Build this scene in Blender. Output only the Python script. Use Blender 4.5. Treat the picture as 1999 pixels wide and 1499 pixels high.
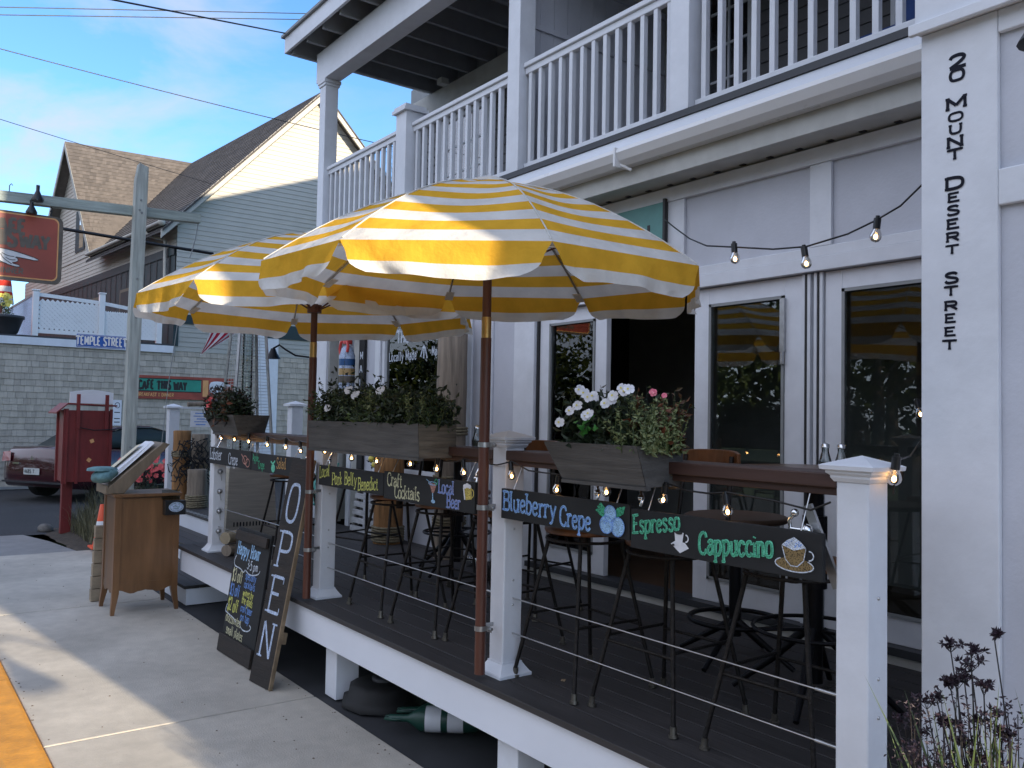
import bpy, math, random
from mathutils import Vector, Matrix
random.seed(7)
S = bpy.context.scene
COL = S.collection
for o in list(bpy.data.objects):
    bpy.data.objects.remove(o)
rad = math.radians

# ------------------------------------------------------------- camera
def camera():
    yaw, pitch, roll = 0.9331249854, 0.0399918686, 0.0188271344
    f = Vector((-math.sin(yaw) * math.cos(pitch), math.cos(yaw) * math.cos(pitch), math.sin(pitch)))
    rt = f.cross(Vector((0, 0, 1))).normalized()
    up = rt.cross(f)
    r2 = math.cos(roll) * rt + math.sin(roll) * up
    u2 = -math.sin(roll) * rt + math.cos(roll) * up
    m = Matrix((r2, u2, -f)).transposed().to_4x4()
    m.translation = Vector((0, 0, 1.70))
    cd = bpy.data.cameras.new('camera')
    cd.sensor_width = 36
    cd.lens = 1680 / 1999 * 36
    cd.clip_start = 0.05
    cd.clip_end = 900
    c = bpy.data.objects.new('camera', cd)
    COL.objects.link(c)
    c.matrix_world = m
    S.camera = c
camera()

# ------------------------------------------------------------- sky, sun, exposure
SUN_AZ, SUN_EL = rad(7.2), rad(15.5)      # azimuth from +X towards +Y
w = bpy.data.worlds.new('World')
S.world = w
w.use_nodes = True
nt = w.node_tree
nt.nodes.clear()
N = nt.nodes.new
out = N('ShaderNodeOutputWorld')
bg = N('ShaderNodeBackground')
sky = N('ShaderNodeTexSky')
sky.sky_type = 'NISHITA'
sky.sun_disc = False
sky.sun_elevation = SUN_EL
sky.sun_rotation = rad(90) - SUN_AZ   # compass angle from +Y
sky.air_density = 1.0
sky.dust_density = 0.1
sky.ozone_density = 3.0
bg.inputs['Strength'].default_value = 0.15
tc = N('ShaderNodeTexCoord')
mp = N('ShaderNodeMapping')
mp.inputs['Scale'].default_value = (1.0, 1.0, 2.6)
mp.inputs['Rotation'].default_value = (0.12, 0.25, 0.5)
n1 = N('ShaderNodeTexNoise')
n1.inputs['Scale'].default_value = 4.2
n1.inputs['Detail'].default_value = 9
n1.inputs['Roughness'].default_value = 0.58
n1.inputs['Distortion'].default_value = 0.35
r1 = N('ShaderNodeValToRGB')
r1.color_ramp.elements[0].position = 0.41
r1.color_ramp.elements[0].color = (0, 0, 0, 1)
r1.color_ramp.elements[1].position = 0.66
r1.color_ramp.elements[1].color = (1, 1, 1, 1)
# clouds thicken towards the street side (-X) and thin out over the building
sep = N('ShaderNodeSeparateXYZ')
mr = N('ShaderNodeMapRange')
mr.inputs['From Min'].default_value = 0.52
mr.inputs['From Max'].default_value = 0.12
mr.inputs['To Min'].default_value = 0.0
mr.inputs['To Max'].default_value = 1.0
mul = N('ShaderNodeMath'); mul.operation = 'MULTIPLY'
mul2 = N('ShaderNodeMath'); mul2.operation = 'MULTIPLY'; mul2.inputs[1].default_value = 0.9
mix = N('ShaderNodeMix'); mix.data_type = 'RGBA'
mix.inputs['B'].default_value = (2.3, 2.4, 2.85, 1)
L = nt.links.new
L(tc.outputs['Generated'], mp.inputs['Vector'])
L(mp.outputs['Vector'], n1.inputs['Vector'])
L(n1.outputs['Fac'], r1.inputs['Fac'])
L(tc.outputs['Generated'], sep.inputs[0])
L(sep.outputs['Y'], mr.inputs['Value'])
L(r1.outputs['Color'], mul.inputs[0])
L(mr.outputs[0], mul.inputs[1])
L(mul.outputs[0], mul2.inputs[0])
# denser, brighter clouds added out of view (park side, -Y) to light the facade
mr2 = N('ShaderNodeMapRange'); mr2.inputs['From Min'].default_value = 0.02; mr2.inputs['From Max'].default_value = -0.5
L(sep.outputs['Y'], mr2.inputs['Value'])
mx_ = N('ShaderNodeMath'); mx_.operation = 'MAXIMUM'
m85 = N('ShaderNodeMath'); m85.operation = 'MULTIPLY'; m85.inputs[1].default_value = 0.85
L(mr2.outputs[0], m85.inputs[0]); L(m85.outputs[0], mx_.inputs[0]); L(mul2.outputs[0], mx_.inputs[1])
cc = N('ShaderNodeMix'); cc.data_type = 'RGBA'; cc.inputs['A'].default_value = (1.95, 2.0, 2.3, 1); cc.inputs['B'].default_value = (3.45, 3.75, 4.6, 1)
L(mr2.outputs[0], cc.inputs['Factor']); L(cc.outputs['Result'], mix.inputs['B'])
tint = N('ShaderNodeMix'); tint.data_type = 'RGBA'; tint.blend_type = 'MULTIPLY'; tint.inputs['Factor'].default_value = 1; tint.inputs['B'].default_value = (0.48, 0.64, 0.78, 1)
L(sky.outputs['Color'], tint.inputs['A'])
L(mx_.outputs[0], mix.inputs['Factor'])
L(tint.outputs['Result'], mix.inputs['A'])
L(mix.outputs['Result'], bg.inputs['Color'])
L(bg.outputs[0], out.inputs[0])

sd = bpy.data.lights.new('sun', 'SUN')
sd.energy = 3.1
sd.angle = rad(0.53)
sd.color = (1.0, 0.86, 0.66)
so = bpy.data.objects.new('sun', sd)
COL.objects.link(so)
sv = Vector((math.cos(SUN_AZ) * math.cos(SUN_EL), math.sin(SUN_AZ) * math.cos(SUN_EL), math.sin(SUN_EL)))
so.rotation_euler = sv.to_track_quat('Z', 'Y').to_euler()
so.location = (30, 5, 20)

S.view_settings.view_transform = 'Standard'
S.view_settings.look = 'None'
S.view_settings.exposure = 1.42
S.view_settings.gamma = 1
S.view_settings.use_curve_mapping = False
S.cycles.max_bounces = 7
S.cycles.transparent_max_bounces = 12

# ------------------------------------------------------------- materials
MATS = {}
def newmat(name):
    m = bpy.data.materials.new(name)
    m.use_nodes = True
    t = m.node_tree
    b = t.nodes['Principled BSDF']
    MATS[name] = m
    return m, t, b

def mat(name, col, rough=0.6, metal=0.0, var=0.12, scale=6.0, bump=0.0, bscale=40.0, stretch=(1, 1, 1), island=0.0,
        spec=0.5, col2=None, detail=5, coat=0.0, streak=0.0):
    """principled material, colour varied by noise (wear and grain), optional bump and per-piece variation"""
    m, t, b = newmat(name)
    n, l = t.nodes.new, t.links.new
    c1 = tuple(max(0, c * (1 - var)) for c in col)
    c2 = col2 if col2 else tuple(min(1, c * (1 + var)) for c in col)
    co = n('ShaderNodeTexCoord')
    mpn = n('ShaderNodeMapping')
    mpn.inputs['Scale'].default_value = stretch
    l(co.outputs['Object'], mpn.inputs['Vector'])
    no = n('ShaderNodeTexNoise')
    no.inputs['Scale'].default_value = scale
    no.inputs['Detail'].default_value = detail
    no.inputs['Roughness'].default_value = 0.6
    l(mpn.outputs[0], no.inputs['Vector'])
    rp = n('ShaderNodeValToRGB')
    rp.color_ramp.elements[0].position = 0.32
    rp.color_ramp.elements[1].position = 0.68
    rp.color_ramp.elements[0].color = (*c1, 1)
    rp.color_ramp.elements[1].color = (*c2, 1)
    l(no.outputs['Fac'], rp.inputs['Fac'])
    last = rp.outputs['Color']
    if streak:
        n2 = n('ShaderNodeTexNoise'); n2.inputs['Scale'].default_value = 1.3; n2.inputs['Detail'].default_value = 8
        l(co.outputs['Object'], n2.inputs['Vector'])
        hs0 = n('ShaderNodeHueSaturation')
        mr0 = n('ShaderNodeMapRange')
        mr0.inputs['From Min'].default_value = 0.3; mr0.inputs['From Max'].default_value = 0.7
        mr0.inputs['To Min'].default_value = 1 - streak; mr0.inputs['To Max'].default_value = 1 + streak * 0.5
        l(n2.outputs['Fac'], mr0.inputs['Value']); l(mr0.outputs[0], hs0.inputs['Value']); l(last, hs0.inputs['Color'])
        last = hs0.outputs['Color']
    if island:
        g = n('ShaderNodeNewGeometry')
        hs = n('ShaderNodeHueSaturation')
        mr_ = n('ShaderNodeMapRange')
        mr_.inputs['To Min'].default_value = 1 - island
        mr_.inputs['To Max'].default_value = 1 + island
        l(g.outputs['Random Per Island'], mr_.inputs['Value'])
        l(mr_.outputs[0], hs.inputs['Value'])
        l(last, hs.inputs['Color'])
        last = hs.outputs['Color']
    l(last, b.inputs['Base Color'])
    b.inputs['Metallic'].default_value = metal
    b.inputs['Specular IOR Level'].default_value = spec
    if coat:
        b.inputs['Coat Weight'].default_value = coat
    mrr = n('ShaderNodeMapRange')
    mrr.inputs['To Min'].default_value = max(0.03, rough - 0.1)
    mrr.inputs['To Max'].default_value = min(1, rough + 0.1)
    l(no.outputs['Fac'], mrr.inputs['Value'])
    l(mrr.outputs[0], b.inputs['Roughness'])
    if bump:
        nb = n('ShaderNodeTexNoise')
        nb.inputs['Scale'].default_value = bscale
        nb.inputs['Detail'].default_value = 6
        l(mpn.outputs[0], nb.inputs['Vector'])
        bp = n('ShaderNodeBump')
        bp.inputs['Strength'].default_value = bump
        bp.inputs['Distance'].default_value = 0.01
        l(nb.outputs['Fac'], bp.inputs['Height'])
        l(bp.outputs[0], b.inputs['Normal'])
    return m

def emit(name, col, s):
    m, t, b = newmat(name)
    b.inputs['Base Color'].default_value = (*col, 1)
    b.inputs['Emission Color'].default_value = (*col, 1)
    b.inputs['Emission Strength'].default_value = s
    return m

def glassmat(name, tint=(0.75, 0.8, 0.8), refl=1.0, rough=0.0, base=0.03):
    m, t, b = newmat(name)
    n, l = t.nodes.new, t.links.new
    t.nodes.remove(b)
    o = t.nodes['Material Output']
    tr = n('ShaderNodeBsdfTransparent'); tr.inputs['Color'].default_value = (*tint, 1)
    gl = n('ShaderNodeBsdfGlossy'); gl.inputs['Roughness'].default_value = rough
    fr = n('ShaderNodeFresnel'); fr.inputs['IOR'].default_value = 1.5
    ma = n('ShaderNodeMath'); ma.operation = 'MULTIPLY_ADD'; ma.inputs[1].default_value = refl; ma.inputs[2].default_value = base
    ma.use_clamp = True
    mx = n('ShaderNodeMixShader')
    l(fr.outputs[0], ma.inputs[0]); l(ma.outputs[0], mx.inputs[0]); l(tr.outputs[0], mx.inputs[1]); l(gl.outputs[0], mx.inputs[2])
    l(mx.outputs[0], o.inputs[0])
    return m

def fabric(name, col, trans=0.35):
    m, t, b = newmat(name)
    n, l = t.nodes.new, t.links.new
    t.nodes.remove(b)
    o = t.nodes['Material Output']
    co = n('ShaderNodeTexCoord')
    no = n('ShaderNodeTexNoise'); no.inputs['Scale'].default_value = 9; no.inputs['Detail'].default_value = 6
    l(co.outputs['Object'], no.inputs['Vector'])
    rp = n('ShaderNodeValToRGB')
    rp.color_ramp.elements[0].position = 0.3; rp.color_ramp.elements[1].position = 0.7
    rp.color_ramp.elements[0].color = (*[c * 0.86 for c in col], 1); rp.color_ramp.elements[1].color = (*[min(1, c * 1.05) for c in col], 1)
    l(no.outputs['Fac'], rp.inputs['Fac'])
    nb = n('ShaderNodeTexNoise'); nb.inputs['Scale'].default_value = 7; nb.inputs['Detail'].default_value = 6
    l(co.outputs['Object'], nb.inputs['Vector'])
    bp = n('ShaderNodeBump'); bp.inputs['Strength'].default_value = 0.6; bp.inputs['Distance'].default_value = 0.04
    l(nb.outputs['Fac'], bp.inputs['Height'])
    d = n('ShaderNodeBsdfDiffuse'); tl = n('ShaderNodeBsdfTranslucent')
    l(rp.outputs[0], d.inputs['Color']); l(rp.outputs[0], tl.inputs['Color'])
    l(bp.outputs[0], d.inputs['Normal'])
    mx = n('ShaderNodeMixShader'); mx.inputs[0].default_value = trans
    l(d.outputs[0], mx.inputs[1]); l(tl.outputs[0], mx.inputs[2]); l(mx.outputs[0], o.inputs[0])
    return m

def leafmat(name, c1, c2, rough=0.5):
    m, t, b = newmat(name)
    n, l = t.nodes.new, t.links.new
    g = n('ShaderNodeNewGeometry')
    rp = n('ShaderNodeValToRGB')
    rp.color_ramp.elements[0].color = (*c1, 1); rp.color_ramp.elements[1].color = (*c2, 1)
    l(g.outputs['Random Per Island'], rp.inputs['Fac'])
    l(rp.outputs[0], b.inputs['Base Color'])
    b.inputs['Roughness'].default_value = rough
    b.inputs['Subsurface Weight'].default_value = 0.0
    b.inputs['Transmission Weight'].default_value = 0.0
    return m

mat('white_paint', (0.72, 0.74, 0.78), 0.45, var=0.05, scale=7, bump=0.12, bscale=35, streak=0.10)
mat('white_wall', (0.56, 0.575, 0.63), 0.55, var=0.04, scale=5, bump=0.15, bscale=60, streak=0.09)
mat('white_plastic', (0.8, 0.8, 0.8), 0.3, var=0.02)
mat('fascia_white', (0.74, 0.77, 0.83), 0.35, var=0.04, scale=1.5, streak=0.06)
mat('off_white', (0.5, 0.5, 0.47), 0.6, var=0.1)
mat('grey_trim', (0.25, 0.26, 0.26), 0.5)
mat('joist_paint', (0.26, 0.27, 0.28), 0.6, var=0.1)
mat('dark_grey', (0.035, 0.037, 0.042), 0.5, var=0.2)
mat('black_metal', (0.007, 0.007, 0.009), 0.42, metal=0.6, var=0.3, bump=0.25, bscale=120)
mat('rebar', (0.025, 0.022, 0.02), 0.5, metal=0.7, var=0.4, scale=30, bump=0.5, bscale=160)
mat('black_plastic', (0.01, 0.01, 0.011), 0.35)
mat('deck_board', (0.033, 0.030, 0.030), 0.62, var=0.25, scale=3, stretch=(0.4, 8, 8), island=0.14, bump=0.25, bscale=8)
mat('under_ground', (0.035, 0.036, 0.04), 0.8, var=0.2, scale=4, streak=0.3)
mat('concrete', (0.49, 0.45, 0.385), 0.85, var=0.09, scale=9, bump=0.4, bscale=110, streak=0.22, detail=9)
mat('concrete_drive', (0.27, 0.26, 0.25), 0.85, var=0.1, scale=5, bump=0.3, bscale=90, streak=0.15)
mat('asphalt', (0.04, 0.04, 0.043), 0.9, var=0.3, scale=50, bump=0.6, bscale=120, streak=0.15)
mat('soil', (0.06, 0.045, 0.032), 0.95, var=0.4, scale=12, bump=0.9, bscale=30)
mat('gutter_dirt', (0.13, 0.105, 0.08), 0.95, var=0.5, scale=18, bump=1.0, bscale=40)
mat('kerb_yellow', (0.66, 0.29, 0.035), 0.7, var=0.18, scale=9, bump=0.5, bscale=60, streak=0.2)
mat('lawn', (0.05, 0.075, 0.025), 0.9, var=0.3, scale=8)
mat('rail_brown', (0.05, 0.023, 0.017), 0.5, var=0.2, scale=5, stretch=(0.5, 9, 9), bump=0.1)
mat('pole_brown', (0.10, 0.035, 0.022), 0.4, var=0.15, scale=6, stretch=(9, 9, 0.6))
mat('seat_wood', (0.14, 0.055, 0.02), 0.35, var=0.35, scale=5, stretch=(1, 7, 1), bump=0.1)
mat('table_wood', (0.12, 0.055, 0.025), 0.3, var=0.45, scale=4, stretch=(1, 9, 1))
mat('brass', (0.5, 0.32, 0.12), 0.3, metal=0.9)
mat('foot_metal', (0.22, 0.2, 0.17), 0.35, metal=0.9, var=0.3, scale=30)
mat('chrome', (0.7, 0.7, 0.7), 0.12, metal=1.0, var=0.05)
mat('steel', (0.5, 0.5, 0.5), 0.3, metal=1.0, var=0.1)
mat('galvanised', (0.45, 0.46, 0.47), 0.35, metal=0.9, var=0.15, scale=20)
mat('brushed_steel', (0.5, 0.46, 0.4), 0.38, metal=0.75, var=0.15, scale=4, stretch=(1, 1, 14))
mat('grey_wood', (0.16, 0.145, 0.13), 0.8, var=0.35, scale=3.5, stretch=(0.7, 5, 7), bump=0.5, bscale=18, streak=0.3)
mat('planter_wood', (0.085, 0.08, 0.075), 0.8, var=0.3, scale=4, stretch=(0.8, 3, 9), bump=0.4, bscale=14, streak=0.25)
mat('planter_end', (0.13, 0.11, 0.085), 0.8, var=0.35, scale=6, stretch=(3, 0.9, 8), bump=0.4, bscale=14, streak=0.3)
mat('green_grey_wood', (0.42, 0.445, 0.41), 0.75, var=0.28, scale=5, stretch=(7, 7, 0.45), bump=0.5, bscale=14, streak=0.2)
mat('green_grey_beam', (0.35, 0.40, 0.37), 0.75, var=0.28, scale=5, stretch=(7, 0.45, 7), bump=0.5, bscale=14, streak=0.2)
mat('piling_wood', (0.24, 0.195, 0.15), 0.85, var=0.4, scale=4, stretch=(7, 7, 0.5), bump=0.8, bscale=12, streak=0.3)
mat('piling_orange', (0.3, 0.15, 0.055), 0.85, var=0.45, scale=4, stretch=(7, 7, 0.7), bump=0.8, bscale=12, streak=0.4)
mat('cut_wood', (0.3, 0.25, 0.17), 0.8, var=0.2, scale=14)
mat('rope', (0.2, 0.17, 0.11), 0.9, var=0.3, scale=30, bump=0.6)
mat('net', (0.02, 0.022, 0.024), 0.9, var=0.3, scale=20)
mat('cabinet_wood', (0.19, 0.09, 0.036), 0.36, var=0.28, scale=2.6, stretch=(4, 4, 0.5), bump=0.06, streak=0.22)
mat('cabinet_dark', (0.15, 0.078, 0.036), 0.4, var=0.28, scale=3, stretch=(5, 5, 0.6), streak=0.2)
mat('stand_wood', (0.2, 0.15, 0.10), 0.6, var=0.2, scale=4, stretch=(1, 5, 1), streak=0.2)
mat('birch', (0.32, 0.25, 0.17), 0.75, var=0.25, scale=6, stretch=(1, 1, 2), streak=0.2)
mat('paper', (0.75, 0.76, 0.8), 0.5, var=0.03)
mat('cream', (0.7, 0.62, 0.42), 0.5, var=0.06)
mat('teal_cloth', (0.13, 0.25, 0.27), 0.85, var=0.3, scale=18, bump=0.5, bscale=30)
mat('chalk_black', (0.007, 0.008, 0.009), 0.72, var=0.4, scale=7, streak=0.5, col2=(0.016, 0.017, 0.019), stretch=(1, 1, 2.5))
mat('board_wood', (0.025, 0.018, 0.014), 0.75, var=0.5, scale=4, stretch=(1, 1, 6), bump=0.4, bscale=14, streak=0.4)
mat('edge_wood', (0.21, 0.15, 0.09), 0.8, var=0.4, scale=8, bump=0.5)
for nm, c in (('chalk_blue', (0.17, 0.33, 0.72)), ('chalk_sky', (0.33, 0.55, 0.8)), ('chalk_green', (0.05, 0.36, 0.19)), ('chalk_mint', (0.16, 0.62, 0.42)),
              ('chalk_yellow', (0.62, 0.63, 0.16)), ('chalk_cream', (0.62, 0.6, 0.38)), ('chalk_white', (0.62, 0.68, 0.76)),
              ('chalk_lilac', (0.4, 0.4, 0.62)), ('chalk_pink', (0.5, 0.25, 0.2)), ('chalk_brown', (0.22, 0.15, 0.06)), ('chalk_gold', (0.62, 0.5, 0.12)),
              ('paint_pale', (0.5, 0.6, 0.78)), ('chalk_orange', (0.55, 0.33, 0.12))):
    m_ = mat(nm, c, 0.75, var=0.25, scale=45)
    t_ = m_.node_tree; no_ = t_.nodes.new('ShaderNodeTexNoise'); no_.inputs['Scale'].default_value = 260; no_.inputs['Detail'].default_value = 3
    tc_ = t_.nodes.new('ShaderNodeTexCoord'); mr_2 = t_.nodes.new('ShaderNodeMapRange'); mr_2.inputs['From Min'].default_value = .36; mr_2.inputs['From Max'].default_value = .5; mr_2.inputs['To Min'].default_value = .35
    t_.links.new(tc_.outputs['Object'], no_.inputs['Vector']); t_.links.new(no_.outputs['Fac'], mr_2.inputs['Value']); t_.links.new(mr_2.outputs[0], t_.nodes['Principled BSDF'].inputs['Alpha'])
mat('letter_navy', (0.006, 0.007, 0.016), 0.6, spec=0.2)
mat('awning_yellow_ref', (0.8, 0.45, 0.04), 0.8)
fabric('fabric_yellow', (0.86, 0.47, 0.05), 0.32)
fabric('fabric_white', (0.80, 0.78, 0.74), 0.33)
fabric('flag_red', (0.42, 0.03, 0.06), 0.3)
fabric('flag_white', (0.75, 0.74, 0.76), 0.3)
fabric('candy_red', (0.7, 0.07, 0.05), 0.3)
mat('shingle', (0.43, 0.385, 0.32), 0.85, var=0.1, scale=9, stretch=(1, 1, 0.3), island=0.13, bump=0.3, bscale=30)
mat('clapboard', (0.50, 0.47, 0.41), 0.6, var=0.04, scale=3, streak=0.06)
mat('clapboard_grey', (0.40, 0.39, 0.35), 0.6, var=0.05, scale=3, streak=0.08)
mat('clapboard_dark', (0.11, 0.11, 0.115), 0.6, var=0.1, scale=3)
mat('green_board', (0.014, 0.034, 0.038), 0.6, var=0.15, scale=4)
mat('brown_board', (0.16, 0.13, 0.09), 0.7, var=0.15, scale=4)
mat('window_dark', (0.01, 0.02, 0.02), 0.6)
mat('foundation', (0.3, 0.29, 0.27), 0.9, var=0.1)
mat('roof_dark', (0.075, 0.068, 0.066), 0.95, var=0.25, scale=5, island=0.3, bump=0.4, bscale=60)
mat('roof_brown', (0.115, 0.098, 0.085), 0.95, var=0.18, scale=5, island=0.2, bump=0.4, bscale=60)
mat('red_paint', (0.19, 0.02, 0.018), 0.5, var=0.2, scale=5, stretch=(3, 3, 0.6), streak=0.2)
mat('car_maroon', (0.045, 0.005, 0.009), 0.2, metal=0.1, var=0.1, coat=1.0)
mat('tyre', (0.012, 0.012, 0.012), 0.85)
mat('tail_light', (0.25, 0.02, 0.02), 0.15, coat=1)
mat('plate', (0.55, 0.57, 0.55), 0.5)
mat('cone_orange', (0.8, 0.1, 0.03), 0.5)
mat('sign_red', (0.34, 0.07, 0.045), 0.5, var=0.15, scale=3, streak=0.15)
mat('sign_orange', (0.72, 0.36, 0.14), 0.5)
mat('sign_grey', (0.13, 0.11, 0.09), 0.6, var=0.3, scale=10)
mat('sign_black', (0.02, 0.02, 0.02), 0.5)
mat('sign_green', (0.03, 0.27, 0.19), 0.5)
mat('sign_blue', (0.015, 0.1, 0.42), 0.4)
mat('teal_panel', (0.1, 0.27, 0.25), 0.5)
mat('hand_white', (0.72, 0.73, 0.76), 0.5)
mat('buoy_green', (0.012, 0.055, 0.04), 0.4)
mat('buoy_red', (0.6, 0.06, 0.05), 0.45)
mat('buoy_blue', (0.03, 0.1, 0.25), 0.45)
mat('buoy_tan', (0.5, 0.33, 0.14), 0.5)
mat('rubber', (0.008, 0.008, 0.008), 0.7, var=0.3, scale=8)
mat('adirondack_teal', (0.08, 0.36, 0.31), 0.5)
mat('pallet_wood', (0.4, 0.41, 0.42), 0.8, var=0.3, scale=6, stretch=(1, 4, 4))
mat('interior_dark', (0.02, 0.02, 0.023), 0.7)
mat('interior_wood', (0.08, 0.045, 0.025), 0.6)
mat('blue_cushion', (0.025, 0.06, 0.2), 0.8)
mat('copper', (0.5, 0.22, 0.12), 0.3, metal=0.8)
mat('salt', (0.75, 0.75, 0.75), 0.6)
mat('pepper', (0.03, 0.025, 0.02), 0.8)
mat('bark', (0.09, 0.075, 0.06), 0.9, var=0.3, bump=0.5)
mat('yellow_line', (0.55, 0.45, 0.04), 0.6)
glassmat('glass_pane', (0.7, 0.74, 0.73), 1.0, base=0.02)
glassmat('glass_upper', (0.35, 0.4, 0.45), 2.0, base=0.12)
glassmat('glass_bulb', (0.9, 0.85, 0.75), 0.8, base=0.02)
glassmat('glass_jar', (0.8, 0.85, 0.85), 1.0, base=0.05)
emit('filament', (1.0, 0.55, 0.2), 9)
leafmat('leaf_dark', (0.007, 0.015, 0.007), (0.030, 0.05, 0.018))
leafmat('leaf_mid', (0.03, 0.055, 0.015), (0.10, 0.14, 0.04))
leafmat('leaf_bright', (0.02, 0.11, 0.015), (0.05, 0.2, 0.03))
leafmat('leaf_varieg', (0.09, 0.12, 0.04), (0.24, 0.27, 0.12))
leafmat('leaf_red', (0.02, 0.03, 0.012), (0.16, 0.045, 0.02))
leafmat('leaf_purple', (0.010, 0.009, 0.012), (0.03, 0.022, 0.018))
leafmat('petal_purple', (0.014, 0.006, 0.012), (0.04, 0.02, 0.032))
leafmat('petal_white', (0.62, 0.62, 0.66), (0.78, 0.78, 0.8))
leafmat('petal_red', (0.5, 0.02, 0.03), (0.75, 0.12, 0.12))
leafmat('petal_pink', (0.6, 0.08, 0.15), (0.8, 0.25, 0.3))
leafmat('petal_yellow', (0.6, 0.5, 0.05), (0.75, 0.65, 0.15))
leafmat('grass_dry', (0.07, 0.07, 0.035), (0.22, 0.2, 0.11))
leafmat('tree_leaf', (0.03, 0.05, 0.015), (0.1, 0.13, 0.03))

# ------------------------------------------------------------- mesh builder and object helpers
BASE = {}
class MB:
    def __init__(self):
        self.v = []; self.f = []; self.mi = []; self.sm = []; self.cur = 0; self.smooth = False
    def add(self, vs, fs, smooth=None):
        o = len(self.v)
        self.v += [tuple(p) for p in vs]
        for f in fs:
            self.f.append([i + o for i in f]); self.mi.append(self.cur)
            self.sm.append(self.smooth if smooth is None else smooth)
        return self
    def box(self, x0, x1, y0, y1, z0, z1):
        if x0 > x1: x0, x1 = x1, x0
        if y0 > y1: y0, y1 = y1, y0
        if z0 > z1: z0, z1 = z1, z0
        v = [(x0, y0, z0), (x1, y0, z0), (x1, y1, z0), (x0, y1, z0), (x0, y0, z1), (x1, y0, z1), (x1, y1, z1), (x0, y1, z1)]
        return self.add(v, [(0, 3, 2, 1), (4, 5, 6, 7), (0, 1, 5, 4), (1, 2, 6, 5), (2, 3, 7, 6), (3, 0, 4, 7)])
    def obox(self, c, s, m):
        """box of size s centred at c, axes given by 3x3 m columns"""
        c = Vector(c); pts = []
        for k in (-.5, .5):
            for (i, j) in ((-.5, -.5), (.5, -.5), (.5, .5), (-.5, .5)):
                pts.append(c + m @ Vector((i * s[0], j * s[1], k * s[2])))
        return self.add(pts, [(0, 3, 2, 1), (4, 5, 6, 7), (0, 1, 5, 4), (1, 2, 6, 5), (2, 3, 7, 6), (3, 0, 4, 7)])
    def bar(self, a, b, w, h, up=(0, 0, 1)):
        a = Vector(a); b = Vector(b); d = (b - a); L_ = d.length; d.normalize()
        s = d.cross(Vector(up))
        if s.length < 1e-4: s = d.cross(Vector((1, 0, 0)))
        s.normalize(); u = s.cross(d)
        return self.obox((a + b) / 2, (w, h, L_), Matrix((s, u, d)).transposed() if False else Matrix((s, u, d)).transposed())
    def cyl(self, a, b, r0, r1=None, n=12, caps=True, smooth=True):
        a = Vector(a); b = Vector(b); r1 = r0 if r1 is None else r1
        d = (b - a).normalized()
        s = d.cross(Vector((0, 0, 1)))
        if s.length < 1e-4: s = Vector((1, 0, 0))
        s.normalize(); u = s.cross(d)
        vs = []
        for p, r in ((a, r0), (b, r1)):
            for i in range(n):
                t = 2 * math.pi * i / n
                vs.append(p + s * (r * math.cos(t)) + u * (r * math.sin(t)))
        self.add(vs, [(i, n + i, n + (i + 1) % n, (i + 1) % n) for i in range(n)], smooth)
        if caps:
            self.add(vs[:n], [tuple(range(n))], False); self.add(vs[n:], [tuple(reversed(range(n)))], False)
        return self
    def tube(self, pts, r, n=6, closed=False):
        """swept tube along pts; r number or list"""
        P = [Vector(p) for p in pts]; k = len(P)
        rs = r if isinstance(r, (list, tuple)) else [r] * k
        vs = []; prev = None
        for i, p in enumerate(P):
            if closed: d = P[(i + 1) % k] - P[i - 1]
            else: d = P[min(i + 1, k - 1)] - P[max(i - 1, 0)]
            if d.length < 1e-9: d = Vector((0, 0, 1))
            d.normalize()
            if prev is None:
                s = d.cross(Vector((0, 0, 1)))
                if s.length < 1e-3: s = Vector((1, 0, 0))
            else:
                s = prev - d * prev.dot(d)
                if s.length < 1e-5: s = d.cross(Vector((0, 0, 1)))
            s.normalize(); prev = s; u = d.cross(s)
            for j in range(n):
                t = 2 * math.pi * j / n
                vs.append(p + s * (rs[i] * math.cos(t)) + u * (rs[i] * math.sin(t)))
        fs = []
        for i in range(k if closed else k - 1):
            a = i * n; b = ((i + 1) % k) * n
            for j in range(n):
                fs.append((a + j, a + (j + 1) % n, b + (j + 1) % n, b + j))
        self.add(vs, fs, True)
        if not closed:
            self.add(vs[:n], [tuple(reversed(range(n)))], False); self.add(vs[-n:], [tuple(range(n))], False)
        return self
    def lathe(self, c, prof, n=20, axis=None, closed_ends=True):
        """prof = [(r, h)...] round a vertical axis (or axis vector) at c"""
        c = Vector(c); ax = Vector(axis or (0, 0, 1)).normalized()
        s = ax.cross(Vector((0, 1, 0)))
        if s.length < 1e-3: s = ax.cross(Vector((1, 0, 0)))
        s.normalize(); u = ax.cross(s)
        vs = []
        for r, h in prof:
            for i in range(n):
                t = 2 * math.pi * i / n
                vs.append(c + ax * h + s * (r * math.cos(t)) + u * (r * math.sin(t)))
        fs = [(k * n + i, k * n + (i + 1) % n, (k + 1) * n + (i + 1) % n, (k + 1) * n + i) for k in range(len(prof) - 1) for i in range(n)]
        self.add(vs, fs, True)
        if closed_ends:
            self.add(vs[:n], [tuple(reversed(range(n)))], False); self.add(vs[-n:], [tuple(range(n))], False)
        return self
    def sphere(self, c, r, n=10, sc=(1, 1, 1)):
        prof = []
        c = Vector(c); vs = []; m_ = max(4, n // 2 + 1)
        for k in range(m_ + 1):
            ph = math.pi * k / m_
            for i in range(n):
                t = 2 * math.pi * i / n
                vs.append((c.x + r * sc[0] * math.sin(ph) * math.cos(t), c.y + r * sc[1] * math.sin(ph) * math.sin(t), c.z - r * sc[2] * math.cos(ph)))
        fs = [(k * n + i, k * n + (i + 1) % n, (k + 1) * n + (i + 1) % n, (k + 1) * n + i) for k in range(m_) for i in range(n)]
        return self.add(vs, fs, True)
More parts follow.
